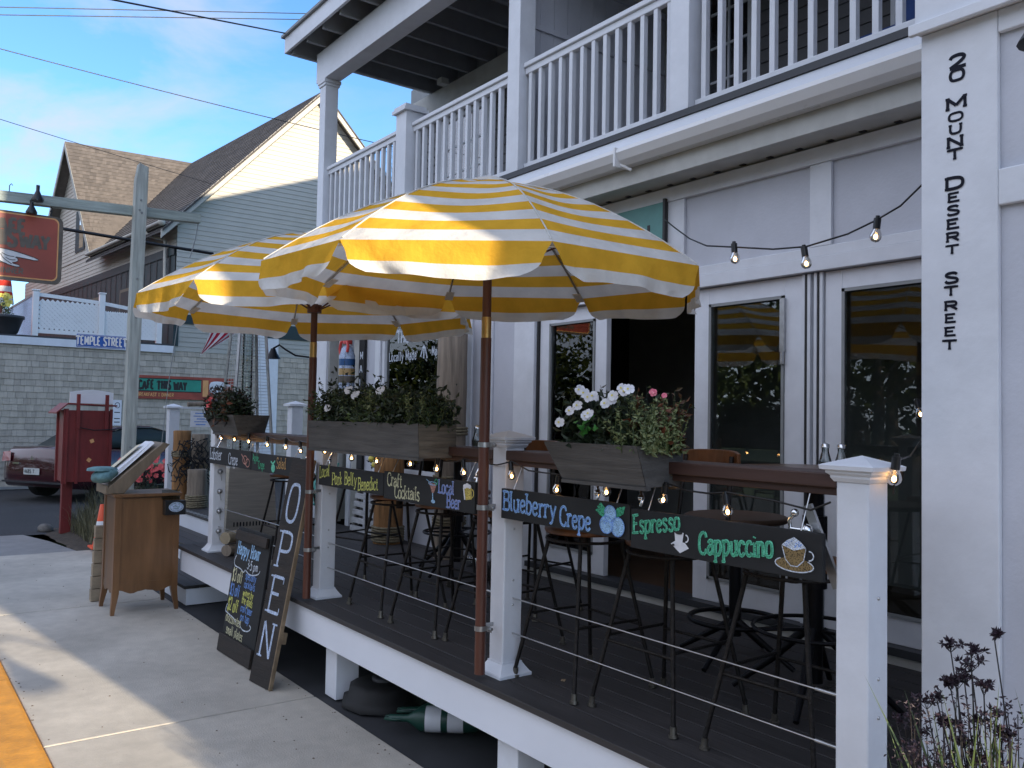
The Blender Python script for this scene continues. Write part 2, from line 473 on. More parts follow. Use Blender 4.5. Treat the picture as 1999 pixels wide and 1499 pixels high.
    def prism(self, poly, vec):
        """poly: 3D points of a planar polygon, extruded by vec"""
        k = len(poly); vec = Vector(vec); P = [Vector(p) for p in poly]
        self.add(P + [p + vec for p in P], [tuple(range(k)), tuple(reversed(range(k, 2 * k)))] + [(i, i + k, (i + 1) % k + k, (i + 1) % k) for i in range(k)])
        return self
    def quad(self, a, b, c, d):
        return self.add([a, b, c, d], [(0, 1, 2, 3)])
    def build(self, name, m, parent=None, bevel=0, normals=False):
        me = bpy.data.meshes.new(name)
        off = Vector((0, 0, 0))
        root = parent
        while root is not None and root.parent is not None: root = root.parent
        if root is not None and root.type == 'EMPTY': off = Vector(root.location)
        me.from_pydata([(x - off.x, y - off.y, z - off.z) for x, y, z in self.v], [], self.f)
        for mm in (m if isinstance(m, (list, tuple)) else [m]):
            me.materials.append(MATS[mm])
        me.polygons.foreach_set('material_index', self.mi)
        me.polygons.foreach_set('use_smooth', self.sm)
        me.update()
        if normals:
            import bmesh
            b = bmesh.new(); b.from_mesh(me); bmesh.ops.recalc_face_normals(b, faces=b.faces); b.to_mesh(me); b.free()
        o = bpy.data.objects.new(name, me)
        COL.objects.link(o)
        if parent is not None: o.parent = parent
        if bevel:
            bv = o.modifiers.new('bevel', 'BEVEL'); bv.width = bevel; bv.segments = 2; bv.limit_method = 'ANGLE'; bv.angle_limit = rad(35)
        return o

def tag(o, label=None, cat=None, group=None, kind=None):
    if label: o['label'] = label
    if cat: o['category'] = cat
    if group: o['group'] = group
    if kind: o['kind'] = kind
    return o
def thing(name, label, cat, loc=(0, 0, 0), group=None):
    o = bpy.data.objects.new(name, None)
    o.empty_display_size = 0.2
    o.location = loc
    COL.objects.link(o)
    return tag(o, label, cat, group)
def struct(name, mb, m, **k):
    return tag(mb.build(name, m, **k), kind='structure')
def lab(o, s):
    o['label'] = s
    return o
def copy_tree(o, parent=None):
    c = o.copy(); COL.objects.link(c)
    if parent is not None: c.parent = parent
    for ch in list(o.children): copy_tree(ch, c)
    return c
def dup(o, loc, rz=0, label=None, group=None):
    c = copy_tree(o); c.location = loc; c.rotation_euler = (0, 0, rz)
    if label: c['label'] = label
    if group: c['group'] = group
    return c

# ------------------------------------------------------------- stroke lettering
# glyph: width | strokes; points "x,y"; '~' marks a curve, cap height 1, x-height .62
GL = {
 'A': '.8|0,0 .4,1|.4,1 .8,0|.15,.36 .65,.36', 'B': '.68|.1,0 .1,1|~.1,1 .5,1 .62,.9 .6,.58 .1,.53|~.1,.53 .6,.53 .7,.3 .62,0 .1,0',
 'C': '.72|~.68,.78 .6,1 .3,1.02 .06,.8 .05,.2 .3,-.02 .6,0 .7,.22', 'D': '.76|.1,0 .1,1|~.1,1 .5,1 .72,.8 .72,.2 .5,0 .1,0',
 'E': '.66|.1,0 .1,1|.1,1 .6,1|.1,.52 .5,.52|.1,0 .64,0', 'F': '.6|.1,0 .1,1|.1,1 .6,1|.1,.52 .48,.52',
 'G': '.75|~.68,.8 .58,1 .3,1.02 .06,.8 .05,.2 .3,-.02 .6,0 .7,.2 .7,.42|.42,.44 .74,.44', 'H': '.74|.1,0 .1,1|.64,0 .64,1|.1,.52 .64,.52',
 'I': '.3|.15,0 .15,1', 'K': '.7|.1,0 .1,1|.1,.42 .62,1|.25,.58 .66,0', 'L': '.6|.1,1 .1,0|.1,0 .58,0|.58,0 .58,.12',
 'M': '.9|.1,0 .1,1|.1,1 .45,.25|.45,.25 .8,1|.8,1 .8,0', 'N': '.78|.1,0 .1,1|.1,1 .68,0|.68,0 .68,1',
 'O': '.8|~.4,1.01 .12,.98 .02,.6 .06,.1 .4,-.02 .72,.08 .78,.6 .66,.98 .4,1.01', 'P': '.68|.1,0 .1,1|~.1,1 .5,1 .68,.9 .66,.52 .5,.44 .1,.44',
 'R': '.72|.1,0 .1,1|~.1,1 .5,1 .66,.9 .64,.55 .5,.5 .1,.5|.34,.5 .7,0', 'S': '.62|~.56,.84 .46,1.03 .12,1 .04,.7 .3,.53 .58,.4 .58,.05 .3,-.03 .1,0 .04,.2',
 'T': '.74|.37,0 .37,1|.02,1 .72,1|.02,1 .02,.86|.72,1 .72,.86', 'U': '.74|~.1,1 .1,.25 .2,-.02 .54,-.02 .64,.25 .64,1', 'W': '1|0,1 .25,0|.25,0 .5,.8|.5,.8 .75,0|.75,0 1,1',
 'Y': '.7|0,1 .35,.48|.7,1 .35,.48|.35,.48 .35,0',
 'a': '.56|~.08,.5 .2,.64 .44,.62 .46,.4 .46,.02 .56,.02|~.46,.38 .2,.4 .02,.2 .1,0 .3,-.03 .46,.14', 'b': '.58|.08,0 .08,1|~.08,.5 .25,.66 .52,.56 .56,.25 .4,-.03 .2,-.03 .08,.1',
 'c': '.5|~.48,.48 .4,.64 .16,.62 .03,.4 .06,.1 .25,-.03 .42,.02 .5,.14', 'd': '.6|.5,0 .5,1|~.5,.5 .35,.66 .08,.56 .02,.25 .18,-.03 .36,-.03 .5,.1',
 'e': '.54|~.05,.32 .48,.34 .48,.55 .3,.65 .1,.55 .02,.3 .12,.02 .32,-.04 .5,.12', 'f': '.42|~.18,0 .18,.75 .25,1 .44,.94|.04,.6 .38,.6', 'g': '.58|~.5,.5 .3,.66 .05,.55 .03,.2 .25,0 .5,.12|~.5,.62 .5,-.2 .35,-.36 .08,-.28',
 'h': '.6|.1,0 .1,1|~.1,.42 .25,.64 .48,.6 .5,.3 .5,0', 'i': '.26|.13,0 .13,.6|.12,.8 .14,.86', 'k': '.56|.1,0 .1,1|.1,.25 .48,.62|.22,.36 .54,0',
 'l': '.28|~.1,1 .1,.2 .14,.02 .28,.04', 'm': '.86|.08,0 .08,.62|~.08,.42 .2,.64 .38,.6 .42,.3 .42,0|~.42,.42 .56,.64 .74,.6 .78,.3 .78,0',
 'n': '.6|.1,0 .1,.62|~.1,.4 .25,.64 .48,.6 .5,.3 .5,0', 'o': '.56|~.28,.63 .1,.62 .02,.3 .1,0 .28,-.02 .48,.02 .54,.32 .46,.62 .28,.63',
 'p': '.6|.1,-.34 .1,.62|~.1,.48 .28,.66 .54,.56 .56,.22 .4,-.02 .22,-.02 .1,.12', 'r': '.46|.1,0 .1,.62|~.1,.38 .22,.62 .36,.64 .46,.54', 's': '.48|~.43,.5 .34,.65 .1,.62 .06,.42 .26,.33 .46,.2 .4,-.03 .2,-.04 .05,.1',
 't': '.42|~.18,.88 .18,.15 .25,-.03 .42,.06|.02,.6 .38,.6', 'u': '.6|~.08,.62 .08,.15 .2,-.04 .38,-.02 .48,.15|.48,.62 .48,0', 'w': '.8|.02,.62 .2,0|.2,0 .4,.55|.4,.55 .6,0|.6,0 .78,.62',
 'y': '.58|.06,.62 .3,.04|~.54,.62 .3,.02 .2,-.28 .02,-.3', 'x': '.5|.02,.62 .48,0|.48,.62 .02,0',
 '0': '.66|~.33,1.01 .1,.98 .03,.5 .1,.02 .33,-.02 .56,.02 .63,.5 .56,.98 .33,1.01', '2': '.62|~.05,.75 .12,1 .45,1.02 .58,.75 .4,.4 .04,.03|.04,.01 .6,.01', '3': '.58|~.05,.85 .2,1.02 .5,.98 .5,.6 .22,.54|~.22,.54 .56,.5 .58,.05 .25,-.04 .03,.12',
 '5': '.6|.52,1 .12,1|.12,1 .1,.56|~.1,.56 .35,.66 .58,.5 .56,.08 .25,-.05 .04,.1', '4': '.6|.4,0 .4,1|.4,1 .03,.3|.03,.3 .58,.3', '6': '.6|~.5,.98 .2,.9 .04,.3 .2,-.03 .5,.02 .54,.4 .3,.55 .08,.35', '8': '.56|~.28,.53 .06,.75 .1,1 .28,1.02 .48,1 .5,.75 .28,.53 .03,.3 .08,0 .28,-.03 .5,0 .54,.3 .28,.53',
 '$': '.6|~.54,.8 .44,.98 .14,.95 .06,.68 .3,.52 .56,.36 .54,.08 .3,-.01 .1,.03 .04,.2|.3,-.14 .3,1.14', '-': '.4|.04,.38 .36,.38', '&': '.6|~.56,0 .1,.7 .2,1 .42,.9 .4,.65 .05,.3 .15,0 .4,.02 .56,.35', ' ': '.34|', '.': '.2|.1,0 .1,.06', "'": '.2|.1,1 .1,.8',
}
def chaikin(p, it=2):
    for _ in range(it):
        q = [p[0]]
        for a, b in zip(p, p[1:]):
            q += [(a[0] * .75 + b[0] * .25, a[1] * .75 + b[1] * .25), (a[0] * .25 + b[0] * .75, a[1] * .25 + b[1] * .75)]
        q.append(p[-1]); p = q
    return p
def glyph(ch):
    s = GL.get(ch) or GL[' ']
    parts = s.split('|')
    w_ = float(parts[0]); st = []
    for t in parts[1:]:
        if not t: continue
        cv = t[0] == '~'
        pts = [tuple(map(float, q.split(','))) for q in t.lstrip('~').split()]
        st.append((chaikin(pts, 2) if cv else pts, cv))
    return w_, st
def textwidth(s, h, wide=1.0, gap=.14):
    return sum(glyph(c)[0] * wide + gap for c in s) * h - gap * h
class Sheet:
    """flat paint on a plane: origin o, u to the right, v up, n outward"""
    def __init__(self, o, u, v, lift=.0015):
        self.o = Vector(o); self.u = Vector(u).normalized(); self.v = Vector(v).normalized()
        self.n = self.u.cross(self.v).normalized(); self.k = 0; self.lift = lift
        self.mb = MB()
    def P(self, x, y, d=0): return self.o + self.u * x + self.v * y + self.n * (self.lift + d)
    def layer(self):
        self.k += 1
        return (self.k % 9) * .00022 + (self.k // 200) * .0
    def ribbon(self, pts, wd, base=0.0, taper=False):
        if len(pts) < 2: return
        d = self.layer() + base; L2 = []; R2 = []
        for i, p in enumerate(pts):
            a = pts[max(i - 1, 0)]; b = pts[min(i + 1, len(pts) - 1)]
            dx, dy = b[0] - a[0], b[1] - a[1]; q = math.hypot(dx, dy) or 1
            nx, ny = -dy / q, dx / q
            ww = wd / 2
            if taper: ww *= .45 + .55 * math.sin(math.pi * (i + .6) / (len(pts) + .2))
            L2.append(self.P(p[0] + nx * ww, p[1] + ny * ww, d)); R2.append(self.P(p[0] - nx * ww, p[1] - ny * ww, d))
        k = len(pts)
        self.mb.add(L2 + R2, [(i, k + i, k + i + 1, i + 1) for i in range(k - 1)])
    def poly(self, pts, base=0.0):
        d = self.layer() + base
        a = sum(p[0] * q[1] - q[0] * p[1] for p, q in zip(pts, pts[1:] + pts[:1]))
        if a < 0: pts = pts[::-1]
        self.mb.add([self.P(x, y, d) for x, y in pts], [tuple(range(len(pts)))])
    def disc(self, x, y, rx, ry=None, n=18, base=0.0):
        ry = rx if ry is None else ry
        self.poly([(x + rx * math.cos(2 * math.pi * i / n), y + ry * math.sin(2 * math.pi * i / n)) for i in range(n)], base)
    def ring(self, x, y, rx, ry, wd, a0=0, a1=360, base=0.0, n=18):
        self.ribbon([(x + rx * math.cos(rad(a0 + (a1 - a0) * i / n)), y + ry * math.sin(rad(a0 + (a1 - a0) * i / n))) for i in range(n + 1)], wd, base)
    def text(self, s, x, y, h, wd=.1, serif=True, slope=0.0, wide=1.0, gap=.14, base=0.0, jit=0.0, shear=0.0, vsc=None):
        """slope: rise per unit of run; wd relative to h"""
        x0 = x
        for c in s:
            gw, st = glyph(c)
            jy = random.uniform(-jit, jit) * h
            hh = h if vsc is None else h * vsc
            for pts, cv in st:
                q = []
                for (px, py) in pts:
                    X = x + (px * wide + shear * py) * h
                    q.append((X, y + py * hh + jy + slope * (X - x0)))
                self.ribbon(q, wd * h, base)
                if serif:
                    ends = [pts[0], pts[-1]]
                    oth = [pts[1], pts[-2]]
                    for e, o2 in zip(ends, oth):
                        if abs(e[0] - o2[0]) < .12 * max(.3, abs(e[1] - o2[1])) * 2 and abs(e[1] - o2[1]) > .04:
                            if any(abs(e[1] - t) < .02 for t in (0, .62, 1, -.34)):
                                if (c in 'TM' and e[1] > .9 and abs(e[0] - .45) < .2): continue
                                ex = x + (e[0] * wide + shear * e[1]) * h
                                ey = y + e[1] * hh + jy + slope * (ex - x0)
                                sw = .13 * h * (wide ** .5)
                                lw = -sw; rw = sw
                                self.ribbon([(ex + lw, ey - slope * sw), (ex + rw, ey + slope * sw)], wd * h * .8, base)
            x += (gw * wide + gap) * h
        return x
    def build(self, name, m, parent): return self.mb.build(name, m, parent)
# ============================================================= SETTING
DZ = 0.543          # deck floor
W = 4.05            # facade plane
b = MB(); b.quad((-400, -400, -.15), (400, -400, -.15), (400, 400, -.15), (-400, 400, -.15)); struct('ground', b, 'lawn')
b = MB(); b.quad((-90, -9.5, -.14), (60, -9.5, -.14), (60, .50, -.14), (-90, .50, -.14)); struct('road', b, 'asphalt')
b = MB()
# sidewalk slabs with tooled joints
xs = [-11.55, -8.25, -4.93, -1.6, 1.7, 5, 7]
for a, c in zip(xs, xs[1:]):
    b.box(a + .006, c - .006, .757, 2.215, -.12, 0)
struct('sidewalk', b, 'concrete', bevel=.008)
b = MB(); b.box(-11.6, 7, .72, 2.22, -.13, -.012); struct('sidewalk_bed', b, 'under_ground')
random.seed(61)
b = MB()
for k in range(260):
    x, y = random.uniform(-11, -2.5), random.choice((random.uniform(.74, 2.2), random.uniform(.72, .8), random.uniform(2.1, 2.21)))
    r_ = random.uniform(.002, .007); b.lathe((x, y, .0005), [(r_, 0), (r_ * .7, r_ * .5)], 5)
tag(b.build('street_grit', 'gutter_dirt'), 'scattered grit and crumbs of dirt on the sidewalk', 'grit', kind='stuff')
b = MB(); b.add([(-13.4, .72, -.006), (-11.56, .72, -.006), (-11.56, 2.05, -.006), (-12.6, 1.9, -.006), (-13.4, 1.7, -.006)], [(0, 1, 2, 3, 4)]); struct('driveway_apron', b, 'concrete_drive')
b = MB()
kx = -13.4
while kx < 6:
    ln = 2.4
    n_ = 24
    vs = []; fs = []
    for i in range(n_ + 1):
        x = kx + ln * i / n_ - (.004 if i == n_ else 0)
        j = random.uniform(-.007, .007); j2 = random.uniform(-.005, .005)
        vs += [(x, .751, -.01), (x, .747, .012 + j2 * .3), (x, .725 + j2, .021), (x, .56 + j, .018), (x, .54 + j, -.004 + j), (x, .515, -.16)]
    for i in range(n_):
        for k in range(5):
            a = i * 6 + k
            fs.append((a, a + 6, a + 7, a + 1))
    b.add(vs, fs)
    kx += ln
struct('kerb', b, 'kerb_yellow')
b = MB()
for i in range(60):
    x0 = -14 + i * .34; x1 = x0 + .34
    b.quad((x0, .2 + random.uniform(-.03, .03), -.132), (x1, .2 + random.uniform(-.03, .03), -.132), (x1, .507, -.118), (x0, .507, -.118))
struct('gutter', b, 'gutter_dirt')
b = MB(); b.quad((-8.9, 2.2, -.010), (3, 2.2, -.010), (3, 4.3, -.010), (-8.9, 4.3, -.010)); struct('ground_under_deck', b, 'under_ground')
b = MB(); b.quad((-60, .50, -.016), (-13.4, .50, -.016), (-13.4, 12, -.016), (-60, 12, -.016)); b.quad((-13.4, 2.9, -.016), (-11.4, 3.6, -.016), (-11.4, 14, -.016), (-13.4, 14, -.016)); struct('driveway', b, 'asphalt')
b = MB()
g = 16
vs = []; fs = []
for i in range(g + 1):
    for j in range(g + 1):
        x = -14.2 + 3.2 * i / g; y = 1.93 + 1.8 * j / g
        e = math.sin(math.pi * i / g) * math.sin(math.pi * j / g)
        if j == 0: y += .16 * (i / g) + random.uniform(-.05, .03)
        vs.append((x, y, -.02 + e * (.07 + random.uniform(-.03, .03))))
for i in range(g):
    for j in range(g):
        a = i * (g + 1) + j
        fs.append((a, a + g + 1, a + g + 2, a + 1))
b.add(vs, fs, True)
struct('garden_bed', b, 'soil')

# ------------------------------------------------------------- deck
deck = thing('wooden_deck', 'raised dark board deck with white fascia boards in front of the cafe', 'deck', (-5, 3, 0))
b = MB(); y = 2.175
while y < 4.0:
    y2 = min(y + .136, 4.045)
    b.box(-7.82, -1.375, y, y2 - .005, DZ - .028, DZ); y += .136
b.build('floor_boards', 'deck_board', deck, bevel=.003)
b = MB(); b.box(-7.80, -1.38, 2.205, 2.235, .325, DZ - .030); b.build('fascia_board', 'fascia_white', deck, bevel=.002)
b = MB(); b.box(-7.81, -7.785, 2.24, 2.95, .325, DZ - .030); b.build('fascia_board', 'fascia_white', deck)
for x in (-6.62, -4.86, -3.06, -1.46):
    b = MB(); b.box(x - .075, x + .075, 2.28, 2.43, 0, .33); b.build('pier', 'white_paint', deck, bevel=.004)
b = MB()
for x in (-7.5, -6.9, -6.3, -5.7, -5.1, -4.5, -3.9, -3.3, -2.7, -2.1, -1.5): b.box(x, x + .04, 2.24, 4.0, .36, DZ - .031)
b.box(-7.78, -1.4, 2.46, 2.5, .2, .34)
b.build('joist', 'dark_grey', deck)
lf = MB(); lf.obox((-2.95, 2.5, DZ + .004), (.018, .014, .006), Matrix.Rotation(.5, 3, 'Z')); tag(lf.build('dead_leaf', 'edge_wood'), 'tiny brown dead leaf lying on the deck boards near the middle railing post', 'leaf')

# entry steps on the left end of the deck
st = thing('entry_steps', 'dark treads with white risers leading up to the shop door left of the railing', 'steps', (-9.5, 3, 0))
def step(x0, x1, y0, y1, z0, z1, nm='tread'):
    t = MB(); yy = y0 - .02
    while yy < y1 - .01:
        y3 = min(yy + .136, y1); t.box(x0 - .02, x1, yy, y3 - .005, z1 - .028, z1); yy += .136
    t.build('tread', 'deck_board', st, bevel=.003)
    r = MB(); r.box(x0, x1 - .003, y0, y0 + .02, z0, z1 - .03); r.box(x0, x0 + .02, y0 + .021, y1, z0, z1 - .03); r.box(x1 - .023, x1 - .003, y0 + .021, y1, z0, z1 - .03); r.build('riser', 'fascia_white', st)
step(-11.3, -7.84, 2.28, 2.64, 0, .17)
step(-11.3, -7.84, 2.64, 3.0, 0, .35)
step(-12.9, -7.84, 3.0, 4.045, 0, DZ - .002)
for i in range(26):
    x = -12.85 + i * .13
    b = MB(); b.box(x, x + .06, 2.985, 3.05, DZ - .001, DZ + .003); b.build('grip_strip', 'grey_trim', st)

# ============================================================= CAFE BUILDING
cafe = thing('cafe_building', 'white panelled cafe building with folding glass doors and an upper balcony deck', 'building', (-4, 4.2, 0))
WT = .16
def part(name, mb, m, bevel=0, parent=cafe, **k): return mb.build(name, m, parent, bevel=bevel, **k)
DOORH = 2.52
# ground-floor wall round the openings
b = MB()
b.box(-6.12, -5.16, W, W + WT, DZ - .2, 3.2)
b.box(-5.16, -1.2, W, W + WT, DOORH, 3.2)
b.box(-5.16, -1.2, W + .001, W + WT, .3, DZ + .045)
b.box(-7.76, -6.12, W, W + WT, DZ - .2, 1.15); b.box(-7.76, -6.12, W, W + WT, 2.62, 3.2)
b.box(-7.98, -7.76, W, W + WT, DZ - .2, 3.2)
b.box(-8.98, -7.98, W, W + WT, 2.62, 3.2)
b.box(-9.35, -8.93, W, W + WT, DZ - .2, 3.2)
part('facade_wall', b, 'white_wall')
b = MB()   # boards and pilaster trim proud of the wall
b.box(-5.42, -5.165, W - .022, W - .001, DZ, 3.19)
b.box(-5.80, -5.72, W - .022, W - .001, DZ, 3.19)
b.box(-6.12, -6.02, W - .022, W - .001, DZ, 3.19)
b.box(-5.16, -1.2, W - .03, W - .001, 3.10, 3.19)
b.box(-5.16, -1.2, W - .03, W - .001, DOORH + .0, DOORH + .075)
b.box(-5.16, -1.2, W - .022, W - .001, DOORH + .076, DOORH + .13)
for x in (-5.10, -3.86, -2.93, -2.56): pass
b.box(-3.83, -3.66, W - .022, W - .001, DOORH + .131, 3.099)
b.box(-2.76, -2.63, W - .022, W - .001, DOORH + .131, 3.099)
b.box(-5.16, -5.03, W - .022, W - .001, DOORH + .131, 3.099)
b.box(-7.76, -7.66, W - .022, W - .001, .95, 2.7); b.box(-6.2, -6.121, W - .022, W - .001, .95, 2.7)
b.box(-8.35, -8.27, W - .022, W - .001, DZ, 2.62); b.box(-9.36, -8.9, W - .03, W - .001, DZ, 3.0)
b.box(-7.66, -6.2, W - .05, W - .001, .9, .95)
part('wall_trim', b, 'white_paint', bevel=.003)
b = MB(); b.box(-5.16, -1.2, W - .035, W - .001, DZ, DZ + .045); part('door_sill', b, 'off_white')
b = MB(); b.box(-5.2, -1.2, W - .05, W + .1, DZ + .046, DZ + .085); part('threshold', b, 'dark_grey')
b = MB(); b.box(-4.38, -3.62, W + .11, W + .14, DZ + .05, DZ + .07); part('door_track', b, 'yellow_line')
# soffit with slots, fascia, gutter
b = MB(); b.box(-9.4, -1.2, 3.84, W + .2, 3.205, 3.235); part('soffit', b, 'off_white')
x = -9.3; vent0 = None
while x < -1.6:
    if vent0 is None:
        b = MB(); b.box(x, x + .035, 4.005, 4.03, 3.2, 3.2049); vent0 = part('soffit_vent', b, 'dark_grey'); vx = x
    else:
        o = vent0.copy(); COL.objects.link(o); o.parent = cafe; o.location = (x - vx, 0, 0)
    x += .19
b = MB(); b.box(-9.45, -1.2, 3.80, 3.839, 3.19, 3.36); part('lower_fascia', b, 'off_white', bevel=.003)
b = MB()
prof = [(3.795, 3.30), (3.795, 3.395), (3.68, 3.40), (3.675, 3.375), (3.70, 3.33), (3.735, 3.30)]
b.prism([(-9.45, p[0], p[1]) for p in prof], (8.25, 0, 0))
g_ = part('gutter', b, 'white_plastic', normals=True)
b = MB(); b.box(-3.93, -3.915, 3.668, 3.79, 3.29, 3.41); b.cyl((-3.92, 3.72, 3.31), (-3.86, 3.76, 3.27), .010); b.build('gutter_clip', 'white_plastic', g_)
# balcony edge
BY = 3.90
b = MB(); b.box(-9.45, -1.2, 3.801, 3.86, 3.361, 3.51); part('upper_fascia', b, 'fascia_white', bevel=.003)
b = MB(); b.box(-9.5, -1.2, 3.79, 4.9, 3.512, 3.552); b.box(-9.92, -1.2, 4.9, 5.7, 3.512, 3.552); part('balcony_floor', b, 'dark_grey')
b = MB(); b.box(-9.4, -1.2, 3.861, 5.6, 3.24, 3.511); part('balcony_joist', b, 'joist_paint')
# upper wall (recessed) with dark clapboards
UY = 5.55
def clap(mb, x0, x1, y, z0, z1, pitch=.105, lip=.014, top=None):
    z = z0
    while z < z1 - .001:
        zz = min(z + pitch, z1)
        mb.quad((x0, y - lip, z), (x1, y - lip, z), (x1, y - .001, zz), (x0, y - .001, zz))
        mb.quad((x0, y, z), (x1, y, z), (x1, y - lip, z), (x0, y - lip, z))
        z = zz
b = MB(); b.box(-9.85, -1.2, UY, UY + .2, 3.2, 6.0); part('upper_wall', b, 'grey_trim')
for (x0, x1) in ((-9.8, -9.05), (-7.93, -5.33), (-5.26, -4.82), (-4.30, -3.16), (-2.34, -1.2)):
    b = MB(); clap(b, x0, x1, UY - .002, 3.6, 5.5); part('dark_clapboard', b, 'clapboard_dark')
b = MB(); b.box(-9.92, -9.80, UY - .03, UY + .2, 3.2, 5.8); part('corner_board', b, 'white_paint')
def window(x0, x1, z0, z1, y, nx, nz, parent=cafe, frame='white_paint', glass='glass_upper', t=.05, name='window'):
    f = MB()
    f.box(x0 - t, x1 + t, y - .035, y - .002, z1, z1 + t); f.box(x0 - t, x1 + t, y - .05, y - .002, z0 - t, z0)
    f.box(x0 - t, x0, y - .035, y - .002, z0, z1); f.box(x1, x1 + t, y - .035, y - .002, z0, z1)
    for i in range(1, nx):
        x = x0 + (x1 - x0) * i / nx; f.box(x - .009, x + .009, y - .025, y - .004, z0, z1)
    for i in range(1, nz):
        z = z0 + (z1 - z0) * i / nz
        for k in range(nx):
            xa = x0 + (x1 - x0) * k / nx + .0095; xb = x0 + (x1 - x0) * (k + 1) / nx - .0095
            f.box(xa, xb, y - .025, y - .004, z - .009, z + .009)
    o = f.build(name, frame, parent)
    g = MB(); g.box(x0, x1, y - .014, y - .010, z0, z1); g.build('pane', glass, o)
    d = MB(); d.box(x0, x1, y - .0035, y - .0025, z0, z1); d.build('backing', 'window_dark', o)
    return o
window(-8.97, -8.02, 3.66, 5.3, UY, 3, 5)
window(-4.76, -4.36, 3.66, 5.4, UY, 2, 6)
window(-3.10, -2.40, 3.75, 5.4, UY, 2, 4)
# privacy partition between balconies
b = MB()
yy = 3.98
while yy < UY - .03:
    b.box(-5.30, -5.27, yy, min(yy + .14, UY - .03) - .004, 3.56, 5.25); yy += .14
b.box(-5.32, -5.25, 3.98, UY - .04, 5.25, 5.31); b.box(-5.32, -5.25, 3.98, UY - .04, 4.76, 4.80)
part('privacy_partition', b, 'white_wall')
# posts
PX = {'corner': -8.75, 'newel': -6.93, 'mid': -5.22, 'right': -3.53}
for k, x in PX.items():
    hw = .075
    top = 4.62 if k == 'newel' else 5.36
    b = MB()
    if k == 'newel': b.box(x - .095, x + .095, BY - .095, BY + .095, 3.552, 4.50)
    else: b.box(x - hw, x + hw, BY - hw, BY + hw, 3.552, 5.36)
    o = part('post', b, 'white_paint', bevel=.004)
    c = MB()
    if k == 'newel':
        c.box(x - .125, x + .125, BY - .125, BY + .125, 4.50, 4.53); c.box(x - .11, x + .11, BY - .11, BY + .11, 4.531, 4.56)
        c.add([(x - .1, BY - .1, 4.561), (x + .1, BY - .1, 4.561), (x + .1, BY + .1, 4.561), (x - .1, BY + .1, 4.561), (x, BY, 4.60)], [(0, 1, 4), (1, 2, 4), (2, 3, 4), (3, 0, 4)])
    else:
        c.box(x - hw - .022, x + hw + .022, BY - hw - .022, BY + hw + .022, 5.33, 5.365)
        c.box(x - hw - .012, x + hw + .012, BY - hw - .012, BY + hw + .012, 5.30, 5.329)
    c.build('post_cap', 'white_paint', o)
# beam and upper deck over the left bays
b = MB(); b.box(-8.9, -1.2, BY - .09, BY + .09, 5.37, 5.70); part('porch_beam', b, 'white_paint', bevel=.004)
b = MB(); b.box(-9.2, -1.2, 3.55, 3.58, 5.74, 5.92); part('deck_fascia', b, 'white_paint', bevel=.003)
b = MB(); b.box(-9.2, -9.17, 3.581, 5.6, 5.74, 5.92); part('deck_fascia', b, 'white_paint')
b = MB(); b.box(-9.24, -1.2, 3.52, 5.7, 5.921, 5.95); part('upper_deck_floor', b, 'joist_paint')
b = MB()
x = -9.1
while x < -1.6:
    b.box(x, x + .04, 3.60, 5.545, 5.71, 5.92); x += .406
part('ceiling_joist', b, 'joist_paint')
b = MB(); b.box(-9.85, -1.2, 5.40, 5.545, 5.42, 5.70); part('wall_beam', b, 'off_white')
b = MB(); b.box(-8.85, -1.2, 5.51, 5.56, 5.701, 5.919); part('wall_beam', b, 'joist_paint')
b = MB(); b.box(-8.62, -8.52, 5.2, 5.3, 5.62, 5.69); part('porch_light', b, 'off_white')
b = MB(); b.prism([(-8.6, 4.3, 5.951), (-8.6, 4.3, 9.0), (-8.6, 14, 12.6), (-8.6, 14, 5.951)], (7.4, 0, 0)); part('top_storey', b, 'white_wall', normals=True)
b = MB(); b.box(-9.0, -1.2, UY + .2, 12, DZ, 5.95); part('rear_mass', b, 'grey_trim')
b = MB(); b.box(-8.6, -8.56, 3.78, 5.2, 6.0, 6.9); part('top_rail_panel', b, 'white_paint')

# balcony railings: each baluster its own part
def railing(x0, x1, label):
    r = thing('balcony_railing', label, 'railing', ((x0 + x1) / 2, BY, 3.55), 'white balcony railings')
    b = MB(); b.box(x0, x1, BY - .04, BY + .04, 4.36, 4.395); b.box(x0, x1, BY - .022, BY + .022, 4.31, 4.359); b.build('top_rail', 'white_paint', r, bevel=.005)
    b = MB(); b.box(x0, x1, BY - .022, BY + .022, 3.585, 3.625); b.build('bottom_rail', 'white_paint', r, bevel=.004)
    n = max(2, round((x1 - x0) / .118)); me = None
    for i in range(n):
        x = x0 + (x1 - x0) * (i + .5) / n
        if me is None:
            b = MB(); b.box(x - .017, x + .017, BY - .017, BY + .017, 3.6255, 4.3095); o = b.build('baluster', 'white_paint', r); me = o; bx = x
        else:
            o = me.copy(); COL.objects.link(o); o.parent = r; o.location = (x - bx, 0, 0)
railing(-8.67, -7.03, 'far left white balcony railing bay beside the tall corner post')
railing(-6.83, -5.30, 'white balcony railing bay between the capped newel and the tall square post')
railing(-5.14, -3.61, 'white balcony railing bay in front of the grey privacy panel')
railing(-3.45, -1.75, 'white balcony railing bay nearest the lettered pillar')
